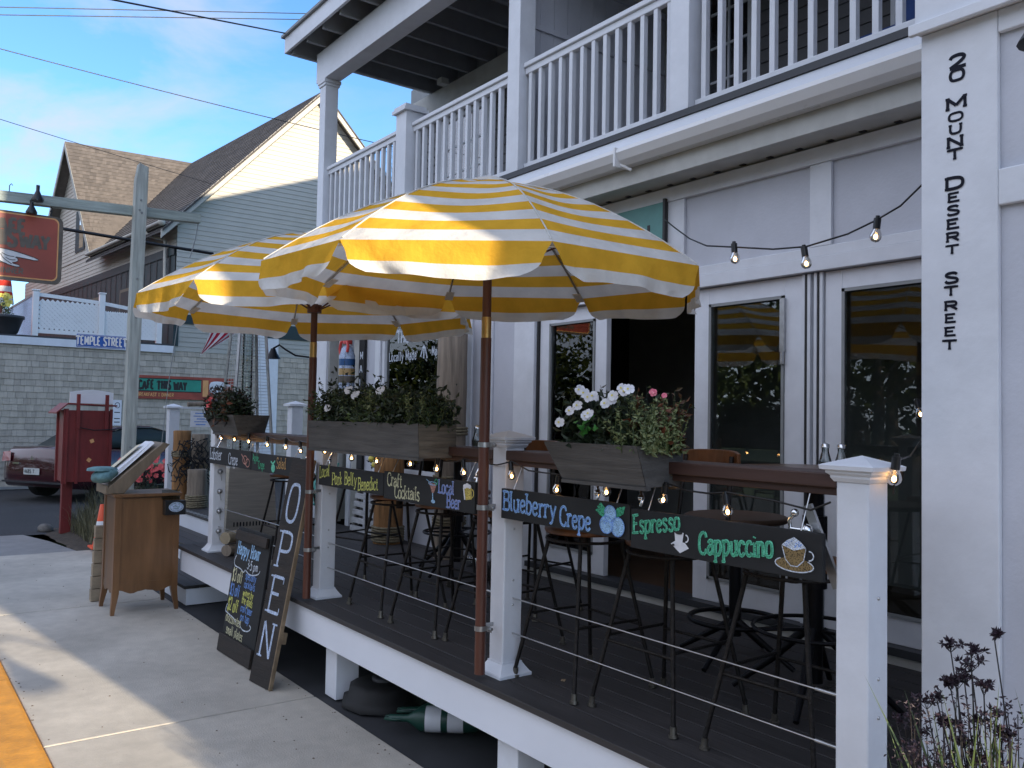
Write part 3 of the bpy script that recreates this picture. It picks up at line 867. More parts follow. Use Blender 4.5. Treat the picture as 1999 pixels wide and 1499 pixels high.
# things on the balcony
ch = thing('balcony_chair', 'dark folding chair with blue cushion behind the balcony balusters near the pillar', 'chair', (-2.5, 4.8, 3.55))
b = MB(); b.box(-2.9, -2.35, 4.6, 5.1, 3.92, 4.0); b.build('seat', 'blue_cushion', ch, bevel=.02)
b = MB(); b.obox((-2.62, 5.15, 4.3), (.55, .07, .6), Matrix.Rotation(-.2, 3, 'X')); b.build('backrest', 'blue_cushion', ch, bevel=.02)
for x, y in ((-2.88, 4.62), (-2.37, 4.62), (-2.88, 5.08), (-2.37, 5.08)):
    b = MB(); b.box(x - .015, x + .015, y - .015, y + .015, 3.553, 3.92); b.build('leg', 'black_metal', ch)
ch = thing('wicker_chair', 'black and cream wicker chair seen through the balcony balusters at the pillar', 'chair', (-2.0, 4.7, 3.55))
b = MB(); b.lathe((-1.95, 4.7, 3.95), [(.05, 0), (.24, .01), (.27, .08), (.27, .1)], 18); b.build('seat', 'cream', ch)
b = MB(); b.tube([(-1.95 + .3 * math.cos(t / 10 * math.pi), 4.95, 4.0 + .42 * math.sin(t / 10 * math.pi)) for t in range(11)], .03, 8); b.build('back_frame', 'black_plastic', ch)
for x, y in ((-2.1, 4.55), (-1.8, 4.55), (-2.1, 4.85), (-1.8, 4.85)):
    b = MB(); b.cyl((x, y, 3.553), (x, y, 3.96), .015, n=8); b.build('leg', 'black_plastic', ch)

# ------------------------------------------------------------- folding doors
def door(x0, x1, label, hinge=True, y=W, z0=DZ + .086, z1=DOORH - .004, st_=.115, bot=.13, top=.10, ajar=0):
    d = thing('folding_door', label, 'door', ((x0 + x1) / 2, y, z0), 'white framed folding glass doors')
    b = MB()
    b.box(x0, x0 + st_, y + .02, y + .065, z0, z1); b.box(x1 - st_, x1, y + .02, y + .065, z0, z1)
    b.box(x0 + st_, x1 - st_, y + .0205, y + .0645, z0, z0 + bot); b.box(x0 + st_, x1 - st_, y + .0205, y + .0645, z1 - top, z1)
    b.build('frame', 'white_paint', d, bevel=.003)
    b = MB(); t = .018
    b.box(x0 + st_ + .001, x0 + st_ + t, y + .012, y + .02, z0 + bot, z1 - top); b.box(x1 - st_ - t, x1 - st_ - .001, y + .012, y + .02, z0 + bot, z1 - top)
    b.box(x0 + st_ + .001, x1 - st_ - .001, y + .012, y + .02, z0 + bot + .001, z0 + bot + t); b.box(x0 + st_ + .001, x1 - st_ - .001, y + .012, y + .02, z1 - top - t, z1 - top - .001)
    b.build('glazing_bead', 'grey_trim', d)
    b = MB(); b.box(x0 + st_ - .005, x1 - st_ + .005, y + .040, y + .046, z0 + bot - .005, z1 - top + .005); b.build('pane', 'glass_pane', d)
    return d
d1 = door(-5.14, -4.40, 'narrow glass door left of the dark open doorway')
d2 = door(-3.60, -2.83, 'glass door right of the dark open doorway, behind the wooden bar stool back')
b = MB(); b.box(-2.965, -2.935, W + .0, W + .019, 2.10, 2.40); b.cyl((-2.95, W + .005, 2.03), (-2.95, W + .005, 2.1), .012); b.build('flush_bolt', 'galvanised', d2)
d3 = door(-2.69, -1.62, 'widest glass door beside the lettered pillar', st_=.10)
b = MB()
for x in (-2.825, -2.79, -2.75, -2.715): b.box(x, x + .018, W + .004, W + .06, DZ + .086, DOORH - .004)
part('door_jamb', b, 'white_paint')
for q in ((-2.805, -2.792, W + .004, W + .05), (-2.725, -2.717, W + .001, W + .03), (-5.162, -5.141, W + .002, W + .04)):
    b = MB(); b.box(*q, DZ + .086, DOORH - .006); part('door_gasket', b, 'sign_black')
# interior room
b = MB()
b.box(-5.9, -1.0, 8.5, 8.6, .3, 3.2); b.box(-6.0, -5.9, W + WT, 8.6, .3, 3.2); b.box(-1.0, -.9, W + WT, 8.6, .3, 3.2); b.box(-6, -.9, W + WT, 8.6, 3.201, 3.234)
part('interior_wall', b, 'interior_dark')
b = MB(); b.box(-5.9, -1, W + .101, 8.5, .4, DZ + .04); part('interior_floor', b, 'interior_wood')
bar_ = thing('bar_counter', 'dark bar counter with bottle shelves inside the open doorway', 'bar counter', (-4, 7.6, DZ))
b = MB(); b.box(-5.6, -2.4, 7.4, 7.7, DZ + .04, 1.6); b.build('counter', 'interior_wood', bar_)
b = MB(); b.box(-5.6, -2.4, 8.2, 8.45, 1.9, 1.93); b.box(-5.6, -2.4, 8.2, 8.45, 2.35, 2.38); b.build('shelf', 'interior_wood', bar_)
for i in range(16):
    b = MB(); q = (-5.4 + i * .18, 8.3, 1.931 if i % 2 else 2.381); b.lathe(q, [(.035, 0), (.035, .17), (.013, .21), (.013, .28)], 8); tag(b.build('liquor_bottle', 'window_dark'), 'dark bottle standing on a shelf deep inside the cafe', 'bottle', 'bottles on the shelves inside the cafe')
pd = thing('bar_pendant', 'small warm pendant lamp glowing deep inside the cafe behind the glass', 'lamp', (-3.1, 6.5, 2.4))
b = MB(); b.cyl((-3.1, 6.5, 2.3), (-3.1, 6.5, 3.19), .006, n=6); b.build('cord', 'black_plastic', pd)
b = MB(); b.sphere((-3.1, 6.5, 2.28), .03, 8); b.build('bulb', 'filament', pd)

# shop part: window, door recess, lettering
b = MB(); b.box(-7.64, -6.22, W + .03, W + .036, 1.17, 2.62); sw = part('shop_window', b, 'glass_pane')
b = MB(); b.box(-7.66, -6.2, W + .002, W + .05, 1.15, 1.20); b.box(-7.66, -7.60, W + .002, W + .05, 1.2, 2.62); b.box(-6.26, -6.2, W + .002, W + .05, 1.2, 2.62); b.build('frame', 'white_paint', sw)
sh = Sheet((-7.6, W + .028, 0), (1, 0, 0), (0, 0, 1))
sh.text('THE MAINE SE', .20, 2.41, .12, .2, False, wide=.8, gap=.1)
sh.text('Locally Made', .05, 2.24, .085, .13, False, wide=.75)
sh.ribbon([(.66, 2.26), (.70, 2.34), (.72, 2.36), (.74, 2.34), (.78, 2.24)], .02); sh.ribbon([(.72, 2.36), (.72, 2.24)], .02)
sh.text('Maine Inspired', .86, 2.26, .085, .13, False, wide=.6)
sh.build('lettering', 'chalk_white', sw)
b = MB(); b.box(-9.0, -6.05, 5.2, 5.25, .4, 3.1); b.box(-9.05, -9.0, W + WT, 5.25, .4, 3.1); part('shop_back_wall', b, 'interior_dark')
b = MB(); b.box(-8.92, -8.88, W + .0, W + .5, DZ, 2.6); b.box(-8.75, -8.70, W + .05, W + .1, DZ, 2.6); b.box(-8.55, -8.36, W + .12, W + .15, DZ, 2.6); part('door_recess', b, 'off_white')
# vertical plaque
pl = thing('wall_plaque', 'narrow black vertical plaque reading MAINE beside the shop window', 'sign', (-8.1, W - .02, 1.5))
b = MB(); b.box(-8.09, -7.97, W - .035, W - .005, 1.15, 2.6); b.build('board', 'chalk_black', pl, bevel=.004)
sh = Sheet((-8.09, W - .035, 0), (1, 0, 0), (0, 0, 1))
for i, c in enumerate('MAINE'): sh.text(c, .03, 2.28 - i * .14, .075, .2, False)
sh.build('lettering', 'chalk_white', pl)
# wall sconce left of the column
sc = thing('gooseneck_lamp', 'small black gooseneck lamp on the wall left of the white column', 'lamp', (-9.6, 4.0, 2.4))
b = MB(); b.tube([(-9.36, 4.04, 2.36), (-9.48, 3.9, 2.38), (-9.55, 3.8, 2.45), (-9.6, 3.75, 2.5), (-9.66, 3.7, 2.46)], .012, 6); b.build('arm', 'black_metal', sc)
b = MB(); b.lathe((-9.66, 3.7, 2.34), [(.09, 0), (.05, .06), (.025, .12)], 12); b.build('lamp_shade', 'black_metal', sc)
# hanging lobster buoys in the shop doorway
by = thing('hanging_buoy', 'red topped buoy with blue, tan and white bands hanging in the shop doorway', 'buoy', (-8.29, 3.98, 1.9))
b = MB(); b.lathe((-8.29, 3.98, 1.82), [(.02, 0), (.06, .06), (.085, .16), (.085, .5), (.06, .58), (.02, .62)], 14); o = b.build('float', 'paint_pale', by)
for z, m_ in ((2.22, 'buoy_blue'), (2.12, 'buoy_tan'), (2.04, 'sign_grey')):
    b = MB(); b.lathe((-8.29, 3.98, z), [(.0865, 0), (.0865, .07)], 14, closed_ends=False); b.build('painted_band', m_, o)
b = MB(); b.lathe((-8.29, 3.98, 2.45), [(.05, 0), (.045, .08), (.02, .12), (.035, .18), (.01, .22)], 10)
b.tube([(-8.29, 3.97, 2.5), (-8.36, 3.94, 2.47), (-8.39, 3.94, 2.4), (-8.37, 3.94, 2.34)], .016, 6); b.tube([(-8.29, 3.97, 2.5), (-8.22, 3.94, 2.47), (-8.19, 3.94, 2.42), (-8.21, 3.94, 2.36)], .016, 6)
b.build('red_lobster', 'buoy_red', by)
# teal sign panel high on the wall
tp = thing('teal_sign', 'teal painted sign panel fixed high on the wall behind the umbrella', 'sign', (-4.0, 4.0, 3.0))
b = MB(); b.box(-4.55, -3.815, W - .05, W - .032, 2.70, 3.10); b.build('panel', 'teal_panel', tp)
b = MB(); b.box(-3.813, -3.795, W - .055, W - .025, 2.68, 3.12); b.build('edge', 'sign_black', tp)
sh = Sheet((-4.55, W - .05, 0), (1, 0, 0), (0, 0, 1)); sh.text('L', .6, 2.85, .12, .22, False); sh.build('lettering', 'sign_black', tp)

# ------------------------------------------------------------- lettered pillar bay
PYF = 2.76
pil = thing('lettered_pillar', 'white panelled corner pillar lettered 20 MOUNT DESERT STREET downwards', 'pillar', (-1.0, 3.0, 0))
b = MB(); b.box(-1.456, 1.2, PYF, 4.6, 0, 6.2); b.build('core', 'white_wall', pil, bevel=.004)
b = MB()
b.box(-1.456, -1.216, PYF - .024, PYF - .001, 0, 2.988)
b.box(-1.464, 1.2, PYF - .05, PYF - .001, 2.9896, 6.2)
b.box(-1.216, 1.2, PYF - .022, PYF - .001, 2.38, 2.492); b.box(-1.215, 1.2, PYF - .022, PYF - .001, 2.9176, 2.988)
b.build('panel_trim', 'white_paint', pil, bevel=.004)
b = MB(); b.box(-1.476, 1.2, PYF - .07, PYF - .051, 2.98, 3.016); b.build('ledge', 'white_paint', pil, bevel=.003)
sh = Sheet((-1.456, PYF - .024, 0), (1, 0, 0), (0, 0, 1), .001)
for c, z, h, xc in [('2', 2.8432, 0.0448, -1.3464), ('0', 2.8024, 0.0368, -1.348), ('M', 2.7128, 0.0384, -1.3504), ('O', 2.672, 0.0288, -1.352), ('U', 2.632, 0.0304, -1.3528), ('N', 2.5888, 0.0352, -1.3544), ('T', 2.5504, 0.0328, -1.3552), ('D', 2.4544, 0.04, -1.3576), ('E', 2.4136, 0.0296, -1.3592), ('S', 2.3712, 0.0312, -1.3608), ('E', 2.328, 0.0312, -1.3616), ('R', 2.2872, 0.0296, -1.3632), ('T', 2.248, 0.028, -1.364), ('S', 2.1544, 0.0344, -1.3664), ('T', 2.1152, 0.0296, -1.368), ('R', 2.068, 0.0296, -1.3688), ('E', 2.0288, 0.028, -1.3704), ('E', 1.9864, 0.028, -1.3712), ('T', 1.944, 0.0296, -1.3728)]:
    h *= .88; z += .003
    wd_ = 2.3 if c != 'T' else 2.0
    gw = glyph(c)[0] * h * wd_
    sh.text(c, (xc + .010 - (-1.456)) - gw / 2, z, h, .30, True, wide=wd_)
sh.build('lettering', 'letter_navy', pil)
lp = thing('gooseneck_lamp', 'dark grey gooseneck lamp on the panelled wall at the right edge', 'lamp', (-1.0, 2.6, 2.9))
b = MB(); b.tube([(-.90, 2.75, 3.06), (-.92, 2.56, 3.18), (-.93, 2.44, 3.16), (-.935, 2.40, 2.9)], .010, 8); b.build('arm', 'black_metal', lp)
b = MB(); b.lathe((-.932, 2.40, 2.70), [(.08, 0), (.056, .04), (.032, .096), (.024, .128)], 16, closed_ends=False); b.build('lamp_shade', 'dark_grey', lp)

# neighbouring block to the right of the camera: it throws the shade on deck and sidewalk
nb = thing('corner_building', 'tall white building just right of the lettered pillar, outside the picture', 'building', (6, 8, 0))
b = MB(); b.prism([(2.2, 2.29, 0), (13, 5.2, 0), (13, 14, 0), (2.2, 14, 0)], (0, 0, 9.5)); b.build('wall', 'white_wall', nb, normals=True)
b = MB(); b.prism([(2.2, 2.295, 9.501), (13.1, 5.15, 9.501), (13.1, 14.1, 9.501), (2.2, 14.1, 9.501)], (0, 0, .2)); b.build('roof', 'roof_dark', nb, normals=True)

# ============================================================= RAILING
PY = 2.352          # centre line of the posts
PTS = [(-7.31, 1.70), (-5.155, 1.68), (-3.19, 1.645), (-1.43, 1.61)]
rail_labels = ['white deck post with bolts beside the wooden cabinet, leftmost of the cable railing',
               'white deck post behind the OPEN board and the far umbrella pole',
               'white capped deck post clamped to the near umbrella pole',
               'white capped deck post nearest the lettered pillar']
for (x, top), lb in zip(PTS, rail_labels):
    p = thing('railing_post', lb, 'post', (x, PY, DZ), 'white cable railing posts')
    h = .052
    b = MB(); b.box(x - h, x + h, PY - h, PY + h, DZ + .055, top - .075); b.build('shaft', 'white_paint', p, bevel=.006)
    b = MB()
    a_, c_ = h + .004, h + .036
    vs = []
    for q, z in ((c_, DZ + .001), (c_, DZ + .014), (c_ - .006, DZ + .018), (c_ - .022, DZ + .04), (a_, DZ + .056), (a_, DZ + .062)):
        vs += [(x - q, PY - q, z), (x + q, PY - q, z), (x + q, PY + q, z), (x - q, PY + q, z)]
    fs = [(k * 4 + i, k * 4 + (i + 1) % 4, k * 4 + 4 + (i + 1) % 4, k * 4 + 4 + i) for k in range(5) for i in range(4)] + [(0, 3, 2, 1), (20, 21, 22, 23)]
    b.add(vs, fs); b.build('base_trim', 'white_paint', p)
    b = MB()
    vs = []
    z0 = top - .078
    lv = [(h + .004, z0), (h + .012, z0 + .012), (h + .012, z0 + .018), (h + .022, z0 + .026), (h + .022, z0 + .033), (h + .034, z0 + .036), (h + .036, z0 + .048), (h + .028, z0 + .052), (.0005, top)]
    for q, z in lv: vs += [(x - q, PY - q, z), (x + q, PY - q, z), (x + q, PY + q, z), (x - q, PY + q, z)]
    fs = [(k * 4 + i, k * 4 + (i + 1) % 4, k * 4 + 4 + (i + 1) % 4, k * 4 + 4 + i) for k in range(len(lv) - 1) for i in range(4)] + [(0, 3, 2, 1)]
    b.add(vs, fs); b.build('post_cap', 'white_paint', p)
    if x > -6:
        pass
    else:
        for z in (1.21, 1.045, .88, .715):
            b = MB(); b.cyl((x + h, PY, z), (x + h + .012, PY, z), .022, n=12); b.sphere((x + h + .012, PY, z), .017, 8); b.cyl((x + h + .01, PY, z - .01), (x + h + .015, PY + .012, z - .075), .0035, n=6); b.build('cable_bolt', 'galvanised', p)
    for z in (1.20, .97, .86) if x > -6 else ():
        b = MB(); b.sphere((x + h, PY, z), .006, 6); b.build('bolt', 'steel', p)
for i in range(3):
    xa, xb = PTS[i][0] + .052, PTS[i + 1][0] - .052
    nm = ['leftmost bay of brown drink rail and steel cables behind the OPEN board', 'middle bay of brown drink rail and steel cables between the umbrella poles', 'nearest bay of brown drink rail and steel cables beside the pillar'][i]
    t = thing('cable_railing', nm, 'railing', ((xa + xb) / 2, PY, DZ), 'cable railing bays')
    b = MB(); b.box(xa, xb, PY - .055, PY + .115, 1.512, 1.555); b.build('drink_rail', 'rail_brown', t, bevel=.004)
    b = MB(); b.box(xa, xb, PY - .035, PY + .005, 1.488, 1.5145); b.build('rail_support', 'rail_brown', t, bevel=.003)
    for z in (.735, .89):
        zz = z + (.018 if i == 0 else 0)
        b = MB(); b.cyl((xa, PY, zz), (xb, PY, zz), .0032, n=6, caps=False); b.build('cable', 'steel', t)
        b = MB(); b.cyl((xb - .10, PY, zz), (xb, PY, zz), .006, n=8); b.build('turnbuckle', 'galvanised', t)
    # plumbing-style brackets that carry the boards
    for xx in ((xa + .12, xb - .12) if i != 2 else (xa + .62, xa + .86)):
        b = MB()
        b.tube([(xx, PY - .03, 1.489), (xx - .012, PY - .05, 1.435), (xx + .01, PY - .06, 1.415), (xx, PY - .062, 1.385)], .007, 6)
        b.sphere((xx, PY - .06, 1.415), .014, 7); b.build('hanger', 'chrome', t)
# diagonal steel brace and big clamp near the last post
cl = thing('rail_clamp', 'chrome hook clamp with slanting steel brace under the rail beside the nearest post', 'clamp', (-1.60, PY, 1.4))
b = MB(); b.bar((-1.60, PY - .02, 1.45), (-1.50, PY - .01, 1.21), .03, .012, up=(0, 1, 0)); b.build('brace', 'galvanised', cl)
b = MB(); b.sphere((-1.625, PY - .05, 1.425), .013, 8); b.sphere((-1.585, PY - .045, 1.375), .02, 10); b.tube([(-1.625, PY - .05, 1.425), (-1.642, PY - .055, 1.40), (-1.635, PY - .055, 1.375), (-1.585, PY - .05, 1.375)], .007, 6); b.tube([(-1.64, PY - .055, 1.38), (-1.632, PY - .06, 1.34)], .005, 6); b.build('hook', 'chrome', cl)

# ============================================================= HANGING MENU BOARDS
BYF = 2.268
def board(x0, x1, z0, z1, label, zl=0.0):
    t = thing('menu_board', label, 'menu board', ((x0 + x1) / 2, BYF, z0), 'black menu boards hung along the drink rail')
    b = MB(); b.prism([(x0, BYF, z0), (x1, BYF, z0 + zl), (x1, BYF, z1 + zl), (x0, BYF, z1)], (0, .018, 0)); b.build('board', 'chalk_black', t, bevel=.002, normals=True)
    for xx in (x0 + .08, x1 - .08):
        b = MB(); b.cyl((xx, BYF + .01, z1 - .001), (xx, BYF + .055, 1.489), .0025, n=5); b.build('hanging_wire', 'steel', t)
    return t, Sheet((0, BYF, 0), (1, 0, 0), (0, 0, 1), .0012)
def dbl(sh_fn, wd, m1, m2, parent, **k):
    """outlined chalk letters: light outline, darker core"""
    s1 = Sheet((0, BYF, 0), (1, 0, 0), (0, 0, 1), .0012); sh_fn(s1, wd); s1.build('lettering', m1, parent)
    s2 = Sheet((0, BYF, 0), (1, 0, 0), (0, 0, 1), .0042); sh_fn(s2, wd * .42); s2.build('lettering_fill', m2, parent)
random.seed(3)
# Blueberry Crepe
t, _ = board(-3.125, -2.312, 1.256, 1.388, 'black menu board reading Blueberry Crepe with painted blueberries')
def f(s, w_):
    random.seed(5)
    s.text('Blueberry', -3.108, 1.296, .08, w_ * .95, True, wide=.86, gap=.07, jit=.03, slope=-.012)
    s.text('Crepe', -2.715, 1.270, .075, w_, True, wide=.78, gap=.07, jit=.02)
dbl(f, .15, 'chalk_sky', 'chalk_blue', t)
s = Sheet((0, BYF, 0), (1, 0, 0), (0, 0, 1), .0012)
s.poly([(-2.50, 1.352), (-2.455, 1.372), (-2.44, 1.345), (-2.40, 1.33), (-2.44, 1.322), (-2.475, 1.335)]); s.poly([(-2.49, 1.365), (-2.47, 1.385), (-2.44, 1.36), (-2.42, 1.335), (-2.45, 1.34), (-2.47, 1.352)])
s.poly([(-2.40, 1.345), (-2.375, 1.372), (-2.335, 1.38), (-2.345, 1.35), (-2.375, 1.335)]); s.build('painted_leaves', 'chalk_green', t)
s = Sheet((0, BYF, 0), (1, 0, 0), (0, 0, 1), .0035)
s.disc(-2.412, 1.345, .032); s.disc(-2.432, 1.302, .036, .033); s.disc(-2.37, 1.30, .036); s.build('painted_berries', 'chalk_sky', t)
s = Sheet((0, BYF, 0), (1, 0, 0), (0, 0, 1), .006)
for q in ((-2.412, 1.345, .032, .032), (-2.432, 1.302, .036, .033), (-2.37, 1.30, .036, .036)): s.ring(*q[:2], q[2], q[3], .0035)
s.ring(-2.44, 1.312, .01, .006, .003, 0, 360, n=8); s.build('painted_outline', 'chalk_blue', t)
# Espresso Cappuccino
t, _ = board(-2.306, -1.505, 1.232, 1.376, 'black menu board reading Espresso and Cappuccino with painted cups')
def f(s, w_):
    random.seed(6)
    s.text('Espresso', -2.294, 1.286, .064, w_, True, wide=.74, gap=.06, slope=.17, jit=.02)
    s.text('Cappuccino', -1.978, 1.255, .07, w_, True, wide=.68, gap=.06, slope=.10, jit=.02)
dbl(f, .16, 'chalk_mint', 'chalk_green', t)
s = Sheet((0, BYF, 0), (1, 0, 0), (0, 0, 1), .0012)
s.poly([(-2.105, 1.272), (-2.062, 1.244), (-2.022, 1.265), (-2.04, 1.282), (-2.087, 1.283)]); s.poly([(-2.087, 1.313), (-2.082, 1.27), (-2.052, 1.27), (-2.045, 1.316)], .001); s.ring(-2.037, 1.297, .012, .012, .005, -90, 90); s.build('painted_cup', 'hand_white', t)
s = Sheet((0, BYF, 0), (1, 0, 0), (0, 0, 1), .005); s.disc(-2.066, 1.314, .017, .006); s.disc(-2.09, 1.27, .006, .004); s.build('painted_coffee', 'sign_black', t)
s = Sheet((0, BYF, 0), (1, 0, 0), (0, 0, 1), .0012)
s.disc(-1.60, 1.272, .068, .021); s.poly([(-1.643, 1.325), (-1.63, 1.285), (-1.612, 1.268), (-1.588, 1.268), (-1.566, 1.288), (-1.558, 1.325)], .0008); s.build('painted_saucer_and_cup', 'chalk_brown', t)
s = Sheet((0, BYF, 0), (1, 0, 0), (0, 0, 1), .004)
s.ring(-1.60, 1.272, .068, .021, .0035, 135, 405); s.ribbon([(-1.643, 1.325), (-1.63, 1.285), (-1.612, 1.268), (-1.588, 1.268), (-1.566, 1.288), (-1.558, 1.325)], .003); s.ring(-1.548, 1.305, .016, .014, .004, -90, 90)
s.poly([(-1.644, 1.327), (-1.625, 1.343), (-1.60, 1.356), (-1.575, 1.343), (-1.557, 1.327), (-1.60, 1.315)]); s.build('painted_cream', 'chalk_white', t)
s = Sheet((0, BYF, 0), (1, 0, 0), (0, 0, 1), .0065)
for _ in range(16):
    a_ = random.uniform(-1.632, -1.572); z_ = 1.322 + random.uniform(0, .02); s.ribbon([(a_, z_), (a_ + .006, z_ + .004)], .0022)
s.build('painted_sprinkles', 'chalk_blue', t)
# Local Pork Belly Benedict
t, _ = board(-5.085, -4.232, 1.262, 1.386, 'black menu board reading Local Pork Belly Benedict')
s = Sheet((0, BYF, 0), (1, 0, 0), (0, 0, 1), .0012); random.seed(8)
s.text('Local', -5.07, 1.308, .068, .12, True, wide=.74, gap=.06, slope=.14, jit=.05); s.text('Pork', -4.885, 1.278, .07, .12, True, wide=.78, gap=.07, slope=.07, jit=.05)
s.text('Belly', -4.715, 1.292, .072, .12, True, wide=.80, gap=.09, slope=.0, jit=.05); s.text('Benedict', -4.535, 1.272, .07, .12, True, wide=.74, gap=.06, slope=.08, jit=.04)
s.build('lettering', 'chalk_yellow', t)
# Craft Cocktails / Local Beer
t, _ = board(-4.226, -3.335, 1.25, 1.398, 'black menu board reading Craft Cocktails and Local Beer with painted glasses')
s = Sheet((0, BYF, 0), (1, 0, 0), (0, 0, 1), .0012)
s.text('Craft', -4.185, 1.325, .068, .12, True, wide=.85, gap=.05, jit=.03); s.text('Cocktails', -4.10, 1.264, .066, .12, True, wide=.82, gap=.05, jit=.03, slope=.03); s.build('lettering', 'chalk_cream', t)
def f(s, w_):
    random.seed(4)
    s.text('Local', -3.655, 1.328, .062, w_, True, wide=.82, gap=.06, jit=.03); s.text('Beer', -3.575, 1.262, .062, w_, True, wide=.80, gap=.06, jit=.02)
dbl(f, .15, 'chalk_lilac', 'chalk_blue', t)
s = Sheet((0, BYF, 0), (1, 0, 0), (0, 0, 1), .0012)
s.poly([(-3.745, 1.367), (-3.715, 1.32), (-3.70, 1.32), (-3.672, 1.367)]); s.build('painted_cocktail', 'chalk_pink', t)
s = Sheet((0, BYF, 0), (1, 0, 0), (0, 0, 1), .0032)
s.ring(-3.708, 1.367, .04, .008, .004); s.ribbon([(-3.707, 1.32), (-3.703, 1.285)], .008); s.disc(-3.70, 1.278, .02, .009); s.ribbon([(-3.77, 1.385), (-3.71, 1.362)], .003); s.build('painted_glass', 'chalk_sky', t)
s = Sheet((0, BYF, 0), (1, 0, 0), (0, 0, 1), .005); s.ring(-3.672, 1.378, .013, .013, .006); s.build('painted_lime', 'chalk_green', t)
s = Sheet((0, BYF, 0), (1, 0, 0), (0, 0, 1), .0012); s.poly([(-3.425, 1.368), (-3.41, 1.31), (-3.36, 1.318), (-3.362, 1.372)]); s.ring(-3.358, 1.345, .014, .018, .006, -90, 90); s.build('painted_mug', 'chalk_gold', t)
s = Sheet((0, BYF, 0), (1, 0, 0), (0, 0, 1), .004); s.disc(-3.415, 1.374, .015, .011); s.disc(-3.395, 1.38, .017, .011); s.disc(-3.375, 1.376, .014, .01); s.ribbon([(-3.425, 1.368), (-3.412, 1.312)], .01); s.build('painted_foam', 'hand_white', t)
# Lobster Crepe, Apple Crepe / Salad
t, _ = board(-7.30, -6.30, 1.282, 1.418, 'black menu board reading Lobster Crepe, leftmost under the drink rail')
s = Sheet((0, BYF, 0), (1, 0, 0), (0, 0, 1), .0012); random.seed(9)
s.text('Lobster', -7.26, 1.322, .085, .11, True, wide=.86, gap=.06, jit=.04); s.text('Crepe', -6.80, 1.302, .082, .11, True, wide=.82, gap=.07, slope=.0); s.build('lettering', 'chalk_white', t)
s = Sheet((0, BYF, 0), (1, 0, 0), (0, 0, 1), .003)
for q in ((-6.42, 1.35, .05, .03), (-6.36, 1.33, .04, .03)): s.ring(*q, .008)
s.ribbon([(-6.50, 1.39), (-6.44, 1.36), (-6.40, 1.31)], .01); s.build('painted_lobster', 'chalk_pink', t)
t, _ = board(-6.29, -5.42, 1.282, 1.412, 'black menu board reading Apple Crepe and Salad, partly behind the OPEN board')
s = Sheet((0, BYF, 0), (1, 0, 0), (0, 0, 1), .0012)
s.text('Apple', -6.26, 1.352, .05, .14, True, wide=.75, gap=.06, slope=.02); s.text('Crepe', -6.14, 1.302, .055, .14, True, wide=.7, gap=.06, slope=.04); s.build('lettering', 'chalk_green', t)
s = Sheet((0, BYF, 0), (1, 0, 0), (0, 0, 1), .0012); s.disc(-5.855, 1.32, .035, .03); s.ribbon([(-5.90, 1.365), (-5.86, 1.35), (-5.82, 1.372)], .014); s.build('painted_apple', 'chalk_mint', t)
s = Sheet((0, BYF, 0), (1, 0, 0), (0, 0, 1), .0012); s.text('Salad', -5.79, 1.325, .07, .11, True, wide=.8, gap=.07, slope=.02); s.build('lettering', 'chalk_orange', t)

